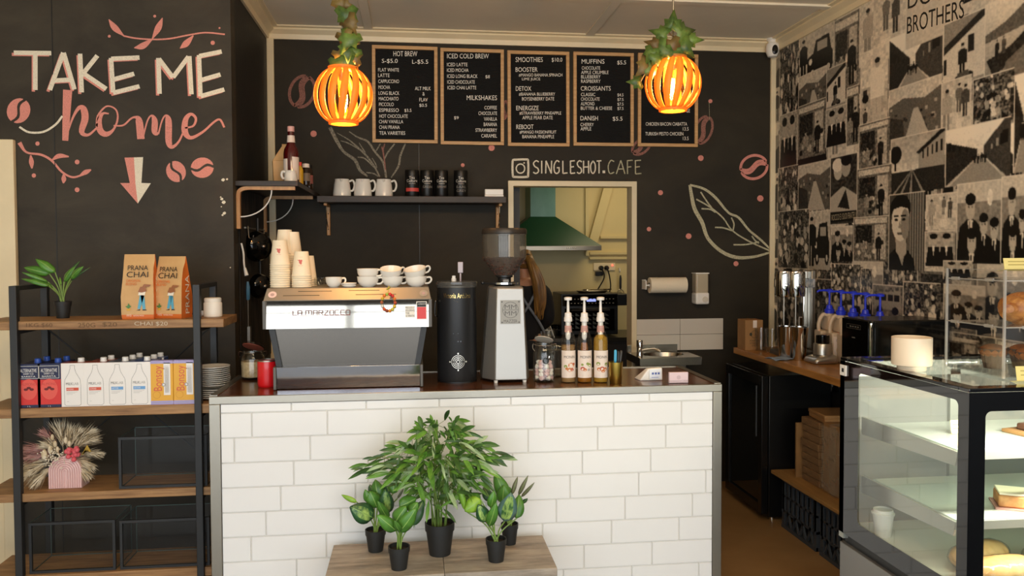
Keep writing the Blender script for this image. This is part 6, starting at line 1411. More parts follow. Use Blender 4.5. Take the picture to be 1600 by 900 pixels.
def beaker(label, px, py, Y, r0, r1, h, m, grp):
    p = at(px, py, Y=Y); t = tag(obj('milkshake_cup', G().lathe([(r0*.95, 0), (r0, .003), (r1, h), (r1*1.04, h+.003), (r1*.97, h+.003), (r1*.96, h-.004), (r0*.95, .006), (.001, .006)], 36), m, loc=(p.x, Y, BH)), label, 'cup', grp); return t
PCUP = glass('clear_cup', (.93, .93, .92), 1.2)
for k, (px, Y, lab) in enumerate(((1189, 4.7, 'stack of clear cups'), (1206, 4.62, 'clear glass'))):
    p = at(px, 540, Y=Y); o = tag(obj('clear_glass', ribbed(G(), .03, .04, .14, amp=.0004), PCUP, loc=(p.x, Y, BH+.005)), ('tall clear glass next to the brown straw box', 'tall clear glass next to the milkshake mixer')[k], 'glass', 'clear glasses on the bench')
# milkshake mixer: back column, two motor heads, spindles, steel cups
p = at(1237, 548, Y=4.45)
mm = thing('milkshake_mixer', 'steel double headed milkshake mixer with two cups in the back corner', 'mixer', (2.22, 4.52, BH)); q = Vector(mm.location)
Zq = lambda py, Y: at(1240, py, Y=Y).z-BH
zt_ = Zq(423, 4.45)
obj('base', G().box(-.1, .16, -.12, .08, 0, .03), mat('mixer_enamel', '#3c3a37', .35), mm, bevel=.006)
cxm = at(1266, 450, Y=4.53).x-2.22
obj('column', G().box(cxm-.04, cxm+.03, .02, .08, .03, zt_), CHROME, mm, bevel=.008)
obj('column_face', G().box(cxm-.012, cxm+.014, -.03, .02, .03, zt_), STEEL, mm, bevel=.004)
for px_, y, nm in ((1225, -.04, 0), (1243.5, -.07, 1)):
    x = at(px_, 440, Y=4.52+y).x-2.22
    hd = obj('motor_head', G().lathe([(.02, zt_-.155), (.05, zt_-.15), (.053, zt_-.14), (.053, zt_-.02), (.05, zt_-.004), (.001, zt_)], 32), CHROME, mm, loc=(x, y, 0))
    obj('spindle', G().tube([(0, 0, zt_-.15), (0, 0, .1)], .0045, 8).lathe([(.001, .1), (.017, .1), (.017, .106), (.001, .106)], 16), STEEL, hd)
    obj('neck', G().box(x-.015, max(x+.02, cxm), y+.02, .06, zt_-.1, zt_-.05), CHROME, mm)
for px, Y, lab in ((1228, 4.35, 'left steel milkshake cup under the mixer'), (1248.5, 4.3, 'right steel milkshake cup under the mixer')):
    beaker(lab, px, 545, Y, .036, .05, .185, CHROME, 'steel milkshake cups')
# silver appliance base beside the mixer
p = at(1268, 549, Y=4.13); jb = thing('juicer', 'low silver appliance with a black collar beside the milkshake cups', 'appliance', (2.235, 4.17, BH)); s_ = 4.13/F_PX
obj('foot_base', G().hexa([(-.085, -.07, 0), (.055, -.07, 0), (.055, .09, 0), (-.085, .09, 0)], [(-.075, -.06, .035), (.05, -.065, .05), (.05, .08, .06), (-.075, .07, .035)]), mat('satin_silver', '#b7b2a8', .3, .9), jb, bevel=.02, bseg=4)
obj('tower', G().lathe([(.052, .045), (.05, .1), (.048, .105)], 32), mat('satin_silver'  , '#b7b2a8', .3, .9), jb, loc=(.01, .03, 0))
obj('collar', G().lathe([(.034, .105), (.036, .11), (.036, .15), (.03, .153), (.001, .153)], 32), BLACKG, jb, loc=(.01, .03, 0)); obj('switch', G().lathe([(.012, 0), (.01, .006), (.001, .007)], 16), BLACKP, jb, loc=(-.045, -.02, .036))
# folded cloth
g = G().sheet(lambda u, v: (.17*u-.06, .09*v, .004+.014*abs(math.sin(7*u+2*v))*(.3+.7*math.sin(PI*v))), 24, 10)
tag(obj('dish_cloth', g, mat('blue_grey_cloth', '#77828f', .9), loc=(2.06, 4.28, BH), rot=(0, 0, .3), solid=.003, smooth=2), 'crumpled blue grey cloth near the front edge of the bench', 'cloth')
# five syrup jugs with blue pumps
BLUP = mat('blue_pump', '#2338d6', .35); JUGM = mat('jug_plastic', '#cdb89e', .4)
def sauce_jug(label, x, y, liq, lab=None):
    t = thing('sauce_jug', label, 'jug', (x, y, BH), -.12, 'sauce jugs with blue pumps on the bench'); H_ = .275
    # body with a see-through hand grip made as a loop
    g = G().hexa([(-.05, -.05, 0), (.05, -.05, 0), (.05, .05, 0), (-.05, .05, 0)], [(-.052, -.052, .16), (.052, -.052, .16), (.052, .052, .16), (-.052, .052, .16)])
    g.hexa([(-.012, -.05, .16), (.052, -.05, .16), (.052, .05, .16), (-.012, .05, .16)], [(-.0, -.03, H_-.03), (.035, -.03, H_-.03), (.035, .03, H_-.03), (-.0, .03, H_-.03)])
    obj('body', g, JUGM, t, bevel=.009, bseg=3)
    obj('handle', G().tube(smooth_pts([(-.043, 0, .155), (-.045, 0, .19), (-.036, 0, .225), (-.018, 0, .25), (.004, 0, H_-.03)], 6), .0105, 10), JUGM, t)
    obj('neck', G().lathe([(.022, H_-.035), (.022, H_-.015)], 20), JUGM, t, loc=(.017, 0, 0))
    pm = obj('pump', G().lathe([(.027, H_-.018), (.028, H_+.004), (.02, H_+.008), (.015, H_+.028), (.006, H_+.032), (.0055, H_+.105), (.02, H_+.107), (.021, H_+.116), (.012, H_+.122), (.001, H_+.123)], 22), BLUP, t, loc=(.017, 0, 0))
    obj('nozzle', G().tube(smooth_pts([(0, 0, H_+.113), (-.03, -.0, H_+.114), (-.06, 0, H_+.112), (-.072, 0, H_+.104)], 5), .0058, 8), BLUP, pm)
    lb = obj('label', G().box(-.044, .044, -.0545, -.0525, .02, .14), LABW, t)
    g = G(); put_text(g, 'Sauce', (-.03, -.0552, .112), (.04, 0, 0), (0, 0, .012), 1); g.add([(-.012+.016*math.cos(a*PI/6), -.0552, .065+.03*math.sin(a*PI/6)) for a in range(12)], [tuple(range(12))], 0)
    obj('label_print', g, [mat('jug_'+liq[1:], liq, .5), mat('label_blue', '#2c3c86', .5)], lb, smooth=0)
for k, (px, py, lab, liq) in enumerate(((1296, 452, 'jug with blue pump and brown label picture, furthest along the bench', '#9a7444'), (1314, 452, 'second blue pump jug from the far end, golden label picture', '#c8a046'), (1333, 455, 'third blue pump jug, red label picture, partly behind the black oven', '#b0323c'), (1352, 459, 'fourth blue pump jug, only its pump showing above the black oven', '#5a3a22'), (1375, 462, 'nearest blue pump jug, only its pump showing above the black oven', '#6a4a2a'))):
    q = at(px, py, X=2.38); sauce_jug(lab, q.x-.017, q.y, liq)
# glossy black appliance at the near end, its control face towards the aisle
AX = 2.065; ya = at(1360.5, 520, X=AX).y; yb2_ = at(1315, 520, X=AX).y; zt_ = at(1360, 501.5, X=AX).z; w = XR-.012-AX; h = zt_-BH; d = yb2_-ya
mv = thing('countertop_oven', 'glossy black box shaped oven with chrome corner strip on the bench behind the cabinet', 'oven', (AX, ya, BH), 0)
obj('cabinet', G().box(.006, w, .006, d, .012, h), mat('oven_shell', '#0d0d0d', .22), mv, bevel=.006)
obj('control_panel', G().box(0, .012, .02, d-.002, .014, h-.004), BLACKG, mv, bevel=.002); obj('side_glass', G().box(.02, w-.004, 0, .01, .014, h-.004), BLACKG, mv, bevel=.002)
obj('chrome_strip', G().tube([(.004, .006, .02), (.004, .006, h-.012)], .0065, 10), CHROME, mv)
for x in (.05, w-.05):
    for y in (.04, d-.04): obj('foot', G().lathe([(.012, 0), (.013, .013)], 12), BLACKP, mv, loc=(x, y, 0))
g = G(); a_, b_ = at(1323, 505, X=AX), at(1345, 515.5, X=AX); y0, y1, z1, z0 = b_.y-ya, a_.y-ya, a_.z-BH, b_.z-BH
F4 = lambda ya_, yb_2, za_, zb_: g.add([(-.0006, ya_, za_), (-.0006, yb_2, za_), (-.0006, yb_2, zb_), (-.0006, ya_, zb_)], [(3, 2, 1, 0)])
F4(y0, y1, z0, z0+.0014); F4(y0, y1, z1-.0014, z1); F4(y0, y0+.0016, z0, z1); F4(y1-.0016, y1, z0, z1)
for k in range(4): F4(y0+.015+.022*k, y0+.03+.022*k, (z0+z1)/2-.003, (z0+z1)/2+.003)
F4((y0+y1)/2-.015, (y0+y1)/2+.015, z0-.045, z0-.039)
obj('panel_print', g, mat('panel_grey', '#5a5852', .4), mv, smooth=0)

# ------------------------------------------------------------------ under the bench: fridge, crates, boards, boxes
fr = thing('bar_fridge', 'black glass door bar fridge under the far end of the bench', 'fridge', (2.02, 4.48, 0)); fw, fd, fh = XR-2.02-.02, .55, .86
obj('cabinet', G().box(.045, fw, 0, fd, .02, fh), mat('fridge_black', '#0c0c0d', .35), fr, bevel=.004)
dr = obj('door', G().box(0, .04, 0, .05, .04, fh).box(0, .04, fd-.05, fd, .04, fh).box(0, .04, .05, fd-.05, fh-.06, fh).box(0, .04, .05, fd-.05, .04, .1), mat('fridge_door_black', '#0e0e0f', .25), fr, bevel=.003)
obj('door_glass', G().box(.012, .02, .05, fd-.05, .1, fh-.06), mat('fridge_glass', '#0b0f12', .03, spec=.8), dr); obj('handle', G().tube([(-.02, .03, .5), (-.02, .03, fh-.06)], .008, 8), BLACKP, dr)
for y in (.03, fd-.03): obj('foot', G().lathe([(.018, 0), (.016, .02)], 12), CHROME, fr, loc=(.08, y, 0))
CR = mat('crate_plastic', '#3a3f44', .5)
def crate(label, y):
    t = thing('milk_crate', label, 'crate', (2.1, y, 0), 0, 'black plastic crates under the bench'); cw, cd, chh = .33, .40, .29
    obj('rim', G().box(0, .02, 0, cd, chh-.025, chh).box(cw-.02, cw, 0, cd, chh-.025, chh).box(0, cw, 0, .02, chh-.025, chh).box(0, cw, cd-.02, cd, chh-.025, chh), CR, t)
    obj('base', G().box(0, cw, 0, cd, 0, .02), CR, t)
    g = G()                                                       # lattice wall: uprights, a middle rail and braces at the foot
    for X in (.004, cw-.012):
        for k in range(8): y0 = .004+(cd-.03)*k/7; g.box(X, X+.01, y0, y0+.02, .1, chh-.02)
        g.box(X, X+.01, 0, cd, .09, .105).box(X, X+.01, 0, cd, chh*.62, chh*.62+.012).box(X, X+.01, 0, .03, 0, chh).box(X, X+.01, cd-.03, cd, 0, chh)
        for k in range(4):
            y0 = .03+(cd-.06)*k/4; dy = (cd-.06)/4; g.hexa([(X, y0, .015), (X+.01, y0, .015), (X+.01, y0+.014, .015), (X, y0+.014, .015)], [(X, y0+dy/2, .1), (X+.01, y0+dy/2, .1), (X+.01, y0+dy/2+.014, .1), (X, y0+dy/2+.014, .1)])
            g.hexa([(X, y0+dy-.014, .015), (X+.01, y0+dy-.014, .015), (X+.01, y0+dy, .015), (X, y0+dy, .015)], [(X, y0+dy/2-.014, .1), (X+.01, y0+dy/2-.014, .1), (X+.01, y0+dy/2, .1), (X, y0+dy/2, .1)])
    for Yy in (.004, cd-.014):
        for k in range(6): x0 = .01+(cw-.04)*k/5; g.box(x0, x0+.02, Yy, Yy+.01, .02, chh-.02)
        g.box(0, cw, Yy, Yy+.01, .09, .105)
    obj('lattice_side', g, CR, t)
crate('far black plastic crate holding up the plank, next to the fridge', 3.985); crate('near black plastic crate holding up the plank', 3.545)
tag(obj('plank', G().box(0, .38, 0, 1.0, 0, .02), two_tone('raw_pine', '#8a6536', '#a8804a', 4, (8, 1, 8), .6, .3, .7), loc=(2.07, 3.46, .291), bevel=.002), 'bare timber plank lying across the two black crates', 'plank')
PZ = .311; CARD = two_tone('cardboard', '#7a5834', '#96703f', 3, rough=.8)
KR3 = two_tone('corrugated_edge', '#5a4026', '#8a6840', 60, (.3, .3, 8), .85, .35, .65)
# stack of flat cartons on edge and the taped box in front, the small box on top
for k in range(9):
    tag(obj('flat_carton', G().box(0, .26, 0, .19, 0, .038), [KR3], loc=(2.16+rnd.uniform(-.006, .006), 4.07+rnd.uniform(-.008, .008), PZ+.0395*k), rot=(0, 0, rnd.uniform(-.03, .03)), bevel=.003),
        ('lowest' if k == 0 else ORD[8-k] if k < 8 else 'topmost')+(' of the flat cartons stacked on the plank, counted from the top' if 0 < k < 8 else ' of the flat cartons stacked on the plank'), 'carton', 'flat cartons stacked on the plank')
tag(obj('card_divider', G().box(0, .3, 0, .012, 0, .31), CARD, loc=(2.14, 4.29, PZ)), 'upright sheet of card behind the flat carton stack', 'card')
lid = thing('pizza_box', 'shallow closed brown box lying on top of the carton stack', 'box', (2.17, 4.03, PZ+.0395*9+.002), -.1)
obj('tray', G().box(0, .24, 0, .22, 0, .038), KR2, lid, bevel=.004); obj('lid', G().box(-.003, .243, -.003, .223, .026, .045), KR2, lid, bevel=.004)
TAPE = glass('packing_tape', (.92, .86, .74), .8, .35, body=.2, bodycol=(.7, .6, .45))
bxx = thing('cardboard_box', 'tall taped cardboard box on the plank, next to the flat cartons', 'box', (2.17, 3.84, PZ), .05)
obj('carton', G().box(0, .26, 0, .19, 0, .37), CARD, bxx, bevel=.004); obj('tape', G().box(-.0012, .01, .07, .125, .0, .371).box(.01, .25, .07, .125, .3702, .3715), TAPE, bxx)
g = G().sheet(lambda u, v: (-.004-.006*abs(math.sin(9*v+3*u)), .0+.19*u, .34*v+.015), 8, 16); obj('plastic_wrap', g, TAPE, bxx, smooth=0)
b2 = thing('cardboard_box', 'cardboard box with an open flap at the near end of the plank', 'box', (2.16, 3.58, PZ), -.04)
obj('carton', G().box(0, .26, 0, .22, 0, .29), CARD, b2, bevel=.004); obj('flap', G().hexa([(0, 0, .29), (.26, 0, .29), (.26, .004, .29), (0, .004, .29)], [(0.02, .12, .37), (.26, .12, .37), (.26, .124, .37), (.02, .124, .37)]), CARD, b2); obj('plastic_wrap', G().sheet(lambda u, v: (-.004-.005*abs(math.sin(11*v+4*u)), .01+.2*u, .27*v+.01), 8, 12), TAPE, b2, smooth=0)
# ------------------------------------------------------------------ kitchen seen through the doorway
dl = struct('door_3', G().box(DX0+.002, DX0+.064, YB+.13, YB+.9, .01, DZ), mat('black_door', '#16130f', .5)); obj('door_knob', G().ball((DX0+.09, YB+.82, 1.0), .025), CHROME, dl)
Yh = 6.62; x1 = at(940, 387, Y=Yh).x; zb1, zb0 = at(880, 384, Y=Yh).z, at(880, 391.5, Y=Yh).z; xc = at(848.5, 330, Y=6.88).x; x0 = 2*xc-x1; chw = (at(868, 330, Y=6.88).x-at(829, 330, Y=6.88).x)/2; zc1 = at(848, 338.5, Y=6.88).z
hd = thing('range_hood', 'green filmed pyramid range hood on the kitchen wall', 'range hood', (xc, Yh, zb0)); hw_ = x1-xc
obj('steel_band', G().box(-hw_, hw_, 0, YK-Yh, 0, zb1-zb0), STEEL, hd, bevel=.003)
obj('canopy', G().hexa([(-hw_, 0, zb1-zb0), (hw_, 0, zb1-zb0), (hw_, YK-Yh, zb1-zb0), (-hw_, YK-Yh, zb1-zb0)], [(-chw, .26, zc1-zb0), (chw, .26, zc1-zb0), (chw, YK-Yh, zc1-zb0), (-chw, YK-Yh, zc1-zb0)]), mat('dark_green_film', '#0a3a22', .4), hd)
obj('chimney', G().box(-chw, chw, .26, YK-Yh, zc1-zb0, 1.3), two_tone('teal_film', '#35685a', '#6f9789', 3, (1, 1, .4), .35, .3, .7), hd)
for k in range(5): obj('button', G().ball((hw_*.35+.018*k, -.001, (zb1-zb0)/2), .004, 8, 5), CHROME, hd)
# battens and rails on the kitchen wall
q = at(917.5, 330, Y=YK-.02); struct('trim_11', G().box(q.x-.016, q.x+.016, YK-.025, YK, 1.55, ZC), KITW)
qa, qb = at(952, 288, Y=YK-.06), at(927, 378, Y=YK-.06)
dvec = (qa-qb).normalized(); sidev = Vector((dvec.z, 0, -dvec.x))*.04; top = qa+dvec*.8
struct('trim_12', G().hexa([qb-sidev, qb+sidev, qb+sidev+Vector((0, .05, 0)), qb-sidev+Vector((0, .05, 0))], [top-sidev, top+sidev, top+sidev+Vector((0, .05, 0)), top-sidev+Vector((0, .05, 0))]), KITW)
for k, (px, py, hh) in enumerate(((938, 371, .012), (921, 396, .012), (921, 403.5, .012))):
    q = at(px, py, Y=YK-.02); struct('trim_%d' % (13+k), G().box(q.x, 3.3, YK-.03, YK, q.z-hh, q.z+hh), KITW, bevel=.002)
# kitchen bench
kz = .87; kx0 = .45
kb = thing('kitchen_bench', 'dark kitchen bench with steel top along the far kitchen wall', 'bench', (1.9, 6.55, 0))
obj('bench_top', G().box(kx0-1.9, 1.3, 0, .64, kz-.03, kz), mat('dark_steel_top', '#4b463e', .3, .8), kb); obj('bench_front', G().box(kx0-1.9+.02, 1.28, .04, .62, .1, kz-.03), mat('dark_cabinet', '#221a12', .5), kb, bevel=.003)
for x in (-1.2, -.3, .5): obj('door_panel', G().box(x, x+.78, .025, .04, .14, kz-.06), mat('dark_cabinet', '#221a12', .5), kb, bevel=.003)
# oven on the bench
Yo = 6.66; p = at(877, 500, Y=Yo); q = at(966, 500, Y=Yo); zt_ = at(920, 459, Y=Yo).z
ov = thing('bench_oven', 'black bench top oven with glass door in the kitchen', 'oven', (p.x, Yo, kz)); w = q.x-p.x; h = zt_-kz
obj('body', G().box(0, w, .01, .42, .015, h), mat('oven_black', '#0f0f0f', .35), ov, bevel=.005); xo = at(983, 470, Y=Yo).x-p.x; zl = at(920, 478, Y=Yo).z-kz
obj('top_ledge', G().box(w-.01, xo, .0, .3, zl, h-.005), mat('oven_black', '#0f0f0f'), ov, bevel=.006)
obj('control_strip', G().box(.01, w-.01, -.002, .012, zl, h-.01), BLACKG, ov)
g = G()
for r_ in range(2):
    for k in range(14): x = .05+(w-.1)*k/13; g.box(x, x+.012, -.0035, -.0015, zl+.02+.035*r_, zl+.026+.035*r_)
obj('control_marks', g, mat('oven_marks', '#8a8578', .5), ov); dsp = at(922, 469, Y=Yo); obj('display', G().box(dsp.x-p.x-.03, dsp.x-p.x+.05, -.003, -.001, dsp.z-kz-.012, dsp.z-kz+.012), mat('display_blue', '#8f9de8', .4, emit=1.2), ov)
dw = obj('door', G().box(.03, w-.03, -.006, .01, .05, zl-.02), BLACKG, ov, bevel=.003); g = G()
for r_ in range(4):
    for k in range(7):
        x0_, z0_ = .07+(w-.14)*k/7, .07+(zl-.12)*r_/4; s1, s2 = (w-.14)/7*.8, (zl-.12)/4*.8; g.add([(x0_, -.0066, z0_), (x0_+s1, -.0066, z0_), (x0_, -.0066, z0_+s2)], [(0, 1, 2)])
obj('door_pattern', g, mat('oven_pattern', '#3f433c', .4), dw); obj('handle', G().tube([(.08, -.03, zl-.035), (w-.08, -.03, zl-.035)], .007, 8), BLACKP, dw)
q = at(925, 455, Y=Yo+.15); tr = thing('serving_tray', 'small metal tray lying on top of the oven', 'tray', (q.x, Yo+.15, zt_+.001), .1)
obj('tray', G().lathe([(.1, .004), (.12, .004), (.14, .018), (.142, .018), (.12, .001), (.001, .001)], 28, M=Matrix.Diagonal((1, .6, 1, 1))), STEEL, tr); obj('spoon', G().tube([(-.02, .0, .022), (.17, -.02, .028)], .006, 8).ball((-.05, .0, .024), .03, 12, 6, (1.3, .8, .3)), CHROME, tr)
# power point with two plugs, leads to the oven
a_, b_ = at(927.5, 411, Y=YK-.012), at(961.5, 422.5, Y=YK-.012)
pw = thing('power_outlet', 'cream double power outlet with black plugs on the kitchen wall', 'outlet', (a_.x, YK, b_.z)); w2, h2 = b_.x-a_.x, a_.z-b_.z
obj('plate', G().box(0, w2, -.012, 0, 0, h2), TRIM, pw, bevel=.003); obj('indicator', G().ball((w2*.86, -.012, h2*.7), .008, 8, 6), mat('red_led', '#ff4030', .4, emit=6), pw)
for f_ in (.33, .58):
    pl_ = obj('plug', G().lathe([(.021, 0), (.021, .03), (.012, .05), (.001, .05)], 16, M=Matrix.Translation((w2*f_, -.012, h2*.35)) @ Matrix.Rotation(PI/2, 4, 'X')), BLACKP, pw)
    x_ = w2*f_; obj('lead', G().tube(smooth_pts([(x_, -.055, h2*.3), (x_+.02, -.06, -.06), (x_+(.03 if f_ > .5 else -.03), -.05, -.16), (x_-(.0 if f_ > .5 else .09), -.04, -.26)], 6), .006, 6), BLACKP, pw)
q = at(936, 427.5, Y=YK-.02); tag(obj('adapter', G().box(-.035, .035, -.04, 0, -.019, .019), BLACKP, loc=(q.x, YK, q.z), bevel=.004), 'small black adapter box on the kitchen wall under the outlet', 'adapter')
q = at(969.5, 430, Y=YK-.03); ld = thing('skimmer', 'black handled utensil hanging on the kitchen wall beside the outlet', 'utensil', q)
obj('handle', G().tube([(0, 0, .0), (0, 0, -.03), (0, 0, -.11), (0, 0, -.13)], [.006, .011, .01, .006], 10), BLACKP, ld); obj('wire_loop', G().tube([(.03*math.sin(2*PI*k/20), 0, -.165+.035*math.cos(2*PI*k/20)) for k in range(20)], .004, 6, closed=True), STEEL, ld)
q = at(968, 423, Y=YK-.03); tag(obj('wall_hook', G().tube(smooth_pts([(0, .03, .02), (0, .0, .02), (0, -.012, -.0), (0, 0, -.015)], 4), .005, 8), WHITEP, loc=q), 'small white hook above the black handled utensil', 'hook')
# pots at the left of the oven
for k, (px, r, h, lab) in enumerate(((856, .07, .06, 'steel pot on the kitchen bench next to the person'), (870, .055, .085, 'small dark pot on the kitchen bench next to the oven'))):
    q = at(px, 530, Y=6.72+.1*k); t = thing('cooking_pot', lab, 'pot', (q.x, 6.72+.1*k, kz))
    obj('pot', G().lathe([(r*.95, 0), (r, .004), (r, h), (r*1.05, h+.002), (r*.97, h), (r*.95, .006), (.001, .006)], 28), (STEEL, BLACKG)[k], t); obj('handle', G().tube([(r, 0, h*.85), (r+.09, -.03, h*.95)], .007, 8), BLACKP, t)
q = at(852, 515, Y=6.62); rk = thing('wire_rack', 'white wire rack standing on the kitchen bench by the person', 'rack', (q.x, 6.64, kz)); g = G()
for s_ in (-.08, .08): g.tube([(s_, 0, 0), (s_*.4, 0, .13), (s_*.4, .12, .13), (s_, .12, 0)], .004, 6)
g.tube([(-.032, 0, .13), (.032, 0, .13)], .004, 6).tube([(-.032, .12, .13), (.032, .12, .13)], .004, 6).tube([(-.06, 0, .06), (.06, 0, .06)], .004, 6); obj('frame', g, WHITEP, rk)

# ------------------------------------------------------------------ the person at the kitchen bench, seen from behind
SKIN = mat('skin', '#c58a66', .5); BLACKT = mat('black_cotton', '#15151a', .85); HAIR = two_tone('auburn_hair', '#4a2e14', '#b08240', 30, (1, 1, .12), .45, .3, .7)
q = at(819, 500, Y=6.05); ps = thing('person', 'person in black seen from behind in the kitchen, long auburn ponytail and apron', 'person', (q.x, 6.05, 0), .12)
def skinned(name, V, E, Rr, m, parent, sub=2):
    me = bpy.data.meshes.new(name); me.from_pydata(V, E, []); me.materials.append(m); o = bpy.data.objects.new(name, me); COL.objects.link(o); o.parent = parent
    md = o.modifiers.new('skin', 'SKIN'); md.use_smooth_shade = True
    sv = me.skin_vertices[0].data if len(me.skin_vertices) else None
    if sv:
        for i, r in enumerate(Rr): sv[i].radius = r if isinstance(r, tuple) else (r, r); sv[i].use_root = (i == 0)
    s_ = o.modifiers.new('sub', 'SUBSURF'); s_.levels = sub; s_.render_levels = sub
    return o
V = [(0,0,.88),(0,0,1.02),(0,.01,1.18),(0,.0,1.30),(0,.0,1.385),(0,.02,1.44),(0,.03,1.50),(0,.03,1.565)]; E = [(i, i+1) for i in range(7)]; Rr = [(.135,.1),(.115,.085),(.13,.09),(.10,.07),(.05,.05),(.06,.065),(.076,.09),(.055,.07)]
def chain(pts, rad, frm):
    b = len(V); V.extend(pts); Rr.extend(rad); E.append((frm, b)); E.extend((b+i, b+i+1) for i in range(len(pts)-1)); return b+len(pts)-1
for s in (-1, 1):
    wr = chain([(s*.1,0,1.315),(s*.165,0,1.29),(s*.205,.03,1.06),(s*.15,.22,.98),(s*.13,.285,.965)], [.06,.052,.042,.034,.024], 3)
    pm = chain([(s*.125,.33,.955)], [(.034,.016)], wr)
    for k, (dx, L) in enumerate(((-.026,.062),(-.009,.074),(.009,.07),(.026,.055))): chain([(s*.125+dx*1.0,.35,.955),(s*.125+dx*1.15,.35+L*.5,.952),(s*.125+dx*1.2,.35+L,.935)], [.0095,.009,.0075], pm)
    chain([(s*.125-s*.038,.315,.95),(s*.125-s*.05,.345,.94)], [.011,.008], wr)
    chain([(s*.09,0,.80),(s*.095,.01,.47),(s*.1,-.01,.1),(s*.1,.03,.045),(s*.105,.14,.03)], [.085,.058,.042,.042,.03], 0)
chain([(0,.125,1.49)], [.014], 6); chain([(-.078,.03,1.495)], [(.012,.02)], 6); chain([(.078,.03,1.495)], [(.012,.02)], 6)
skinned('body', V, E, Rr, SKIN, ps)
V2 = V[:4]+[(-.1,0,1.315),(-.165,0,1.29),(-.205,.03,1.06),(.1,0,1.315),(.165,0,1.29),(.205,.03,1.06),(0,0,1.375),(-.155,.20,.985),(.155,.20,.985)]
skinned('black_top', V2, [(0,1),(1,2),(2,3),(3,4),(4,5),(5,6),(3,7),(7,8),(8,9),(3,10),(6,11),(9,12)], [(.155,.12),(.13,.1),(.15,.108),(.118,.088),.075,.068,.055,.075,.068,.055,.066,.044,.044], BLACKT, ps)
skinned('trousers', [(0,0,.9),(-.09,0,.8),(-.095,.01,.47),(-.1,-.005,.1),(.09,0,.8),(.095,.01,.47),(.1,-.005,.1),(0,0,.97)], [(0,1),(1,2),(2,3),(0,4),(4,5),(5,6),(0,7)], [(.152,.118),.1,.075,.06,.1,.075,.06,(.14,.108)], mat('dark_trousers', '#1d1d22', .85), ps)
GREY = mat('grey_apron', '#7f8794', .85)
st_ = lambda P, r=.011: G().tube([Vector(p) for p in smooth_pts(P, 8)], r, 8)
g = G()
for s in (-1, 1): g.tube(smooth_pts([(s*.06,.07,1.37),(s*.085,-.01,1.385),(s*.075,-.085,1.32),(s*.01,-.118,1.2),(-s*.075,-.115,1.08),(-s*.13,-.09,.99),(-s*.155,.0,.95)], 8), .010, 8)
obj('apron_straps', g, GREY, ps); obj('apron', G().sheet(lambda u, v: ((u-.5)*(.36-.1*max(0, v-.6)), .135+.02*math.sin(PI*u), .55+.72*v), 10, 12), GREY, ps, solid=.004)
hs = [(0,.03,1.6),(0,-.0,1.575),(0,-.045,1.545),(0,-.06,1.5),(.0,.03,1.56)]
skinned('hair', [(0,.03,1.555),(0,-.015,1.535),(0,-.03,1.495),(0,-.02,1.46),(.0,-.075,1.56),(.02,-.1,1.53),(.045,-.115,1.45),(.075,-.12,1.36),(.085,-.12,1.27),(.09,-.118,1.19),(.085,-.115,1.14)], [(0,1),(1,2),(2,3),(1,4),(4,5),(5,6),(6,7),(7,8),(8,9),(9,10)],
        [(.085,.088),(.086,.07),(.078,.06),(.055,.045),.022,.03,.042,.046,.042,.03,.01], HAIR, ps)
g = G()
for k in range(26):
    a_ = rnd.uniform(-1, 1); d_ = rnd.uniform(-.6, 1); g.tube(smooth_pts([(.02+.01*a_, -.11+.01*d_, 1.54), (.045+.035*a_, -.135-.018*abs(d_), 1.45), (.075+.045*a_, -.14-.02*d_, 1.34), (.085+.042*a_, -.135-.018*d_, 1.22), (.085+.02*a_+.02*math.sin(k), -.125, 1.12-.05*rnd.random())], 5), [.007]*18+[.005, .004, .0015][0:3], 5)
obj('hair_locks', g, HAIR, ps); obj('hair_tie', G().lathe([(.016, -.008), (.026, -.005), (.026, .005), (.016, .008)], 16, M=Matrix.Translation((.006, -.085, 1.552)) @ Matrix.Rotation(1.0, 4, 'X')), BLACKT, ps)
g = G()
for s in (-1, 1): g.hexa([(s*.1-.04,-.04,0),(s*.1+.04,-.04,0),(s*.105+.045,.19,0),(s*.105-.04,.19,0)], [(s*.1-.036,-.036,.09),(s*.1+.036,-.036,.09),(s*.105+.04,.18,.05),(s*.105-.036,.18,.05)])
obj('shoes', g, BLACKT, ps, bevel=.015, bseg=3)
# ------------------------------------------------------------------ cake display cabinet in the right foreground
KX, KY0, KY1, KZ, KB = 1.575, 2.115, 2.815, 1.2, .528
KW = XR-.01-KX; KD = KY1-KY0
kc = thing('display_cabinet', 'black framed glass cake display cabinet in the right foreground', 'display cabinet', (KX, KY0, 0))
BGL = mat('black_border_glass', '#0b0c0e', .04, spec=.75)
obj('base', G().box(.004, KW, .02, KD, .0, KB-.02), mat('grey_base_panel', '#8b8985', .35, .6), kc, bevel=.003)
obj('recess_strip', G().box(.02, KW-.01, .03, KD-.01, KB-.02, KB+.015), BLACKP, kc)
obj('deck', G().box(.012, KW, .012, KD-.012, KB+.015, KB+.05), mat('white_deck', '#e9e6dc', .3), kc)
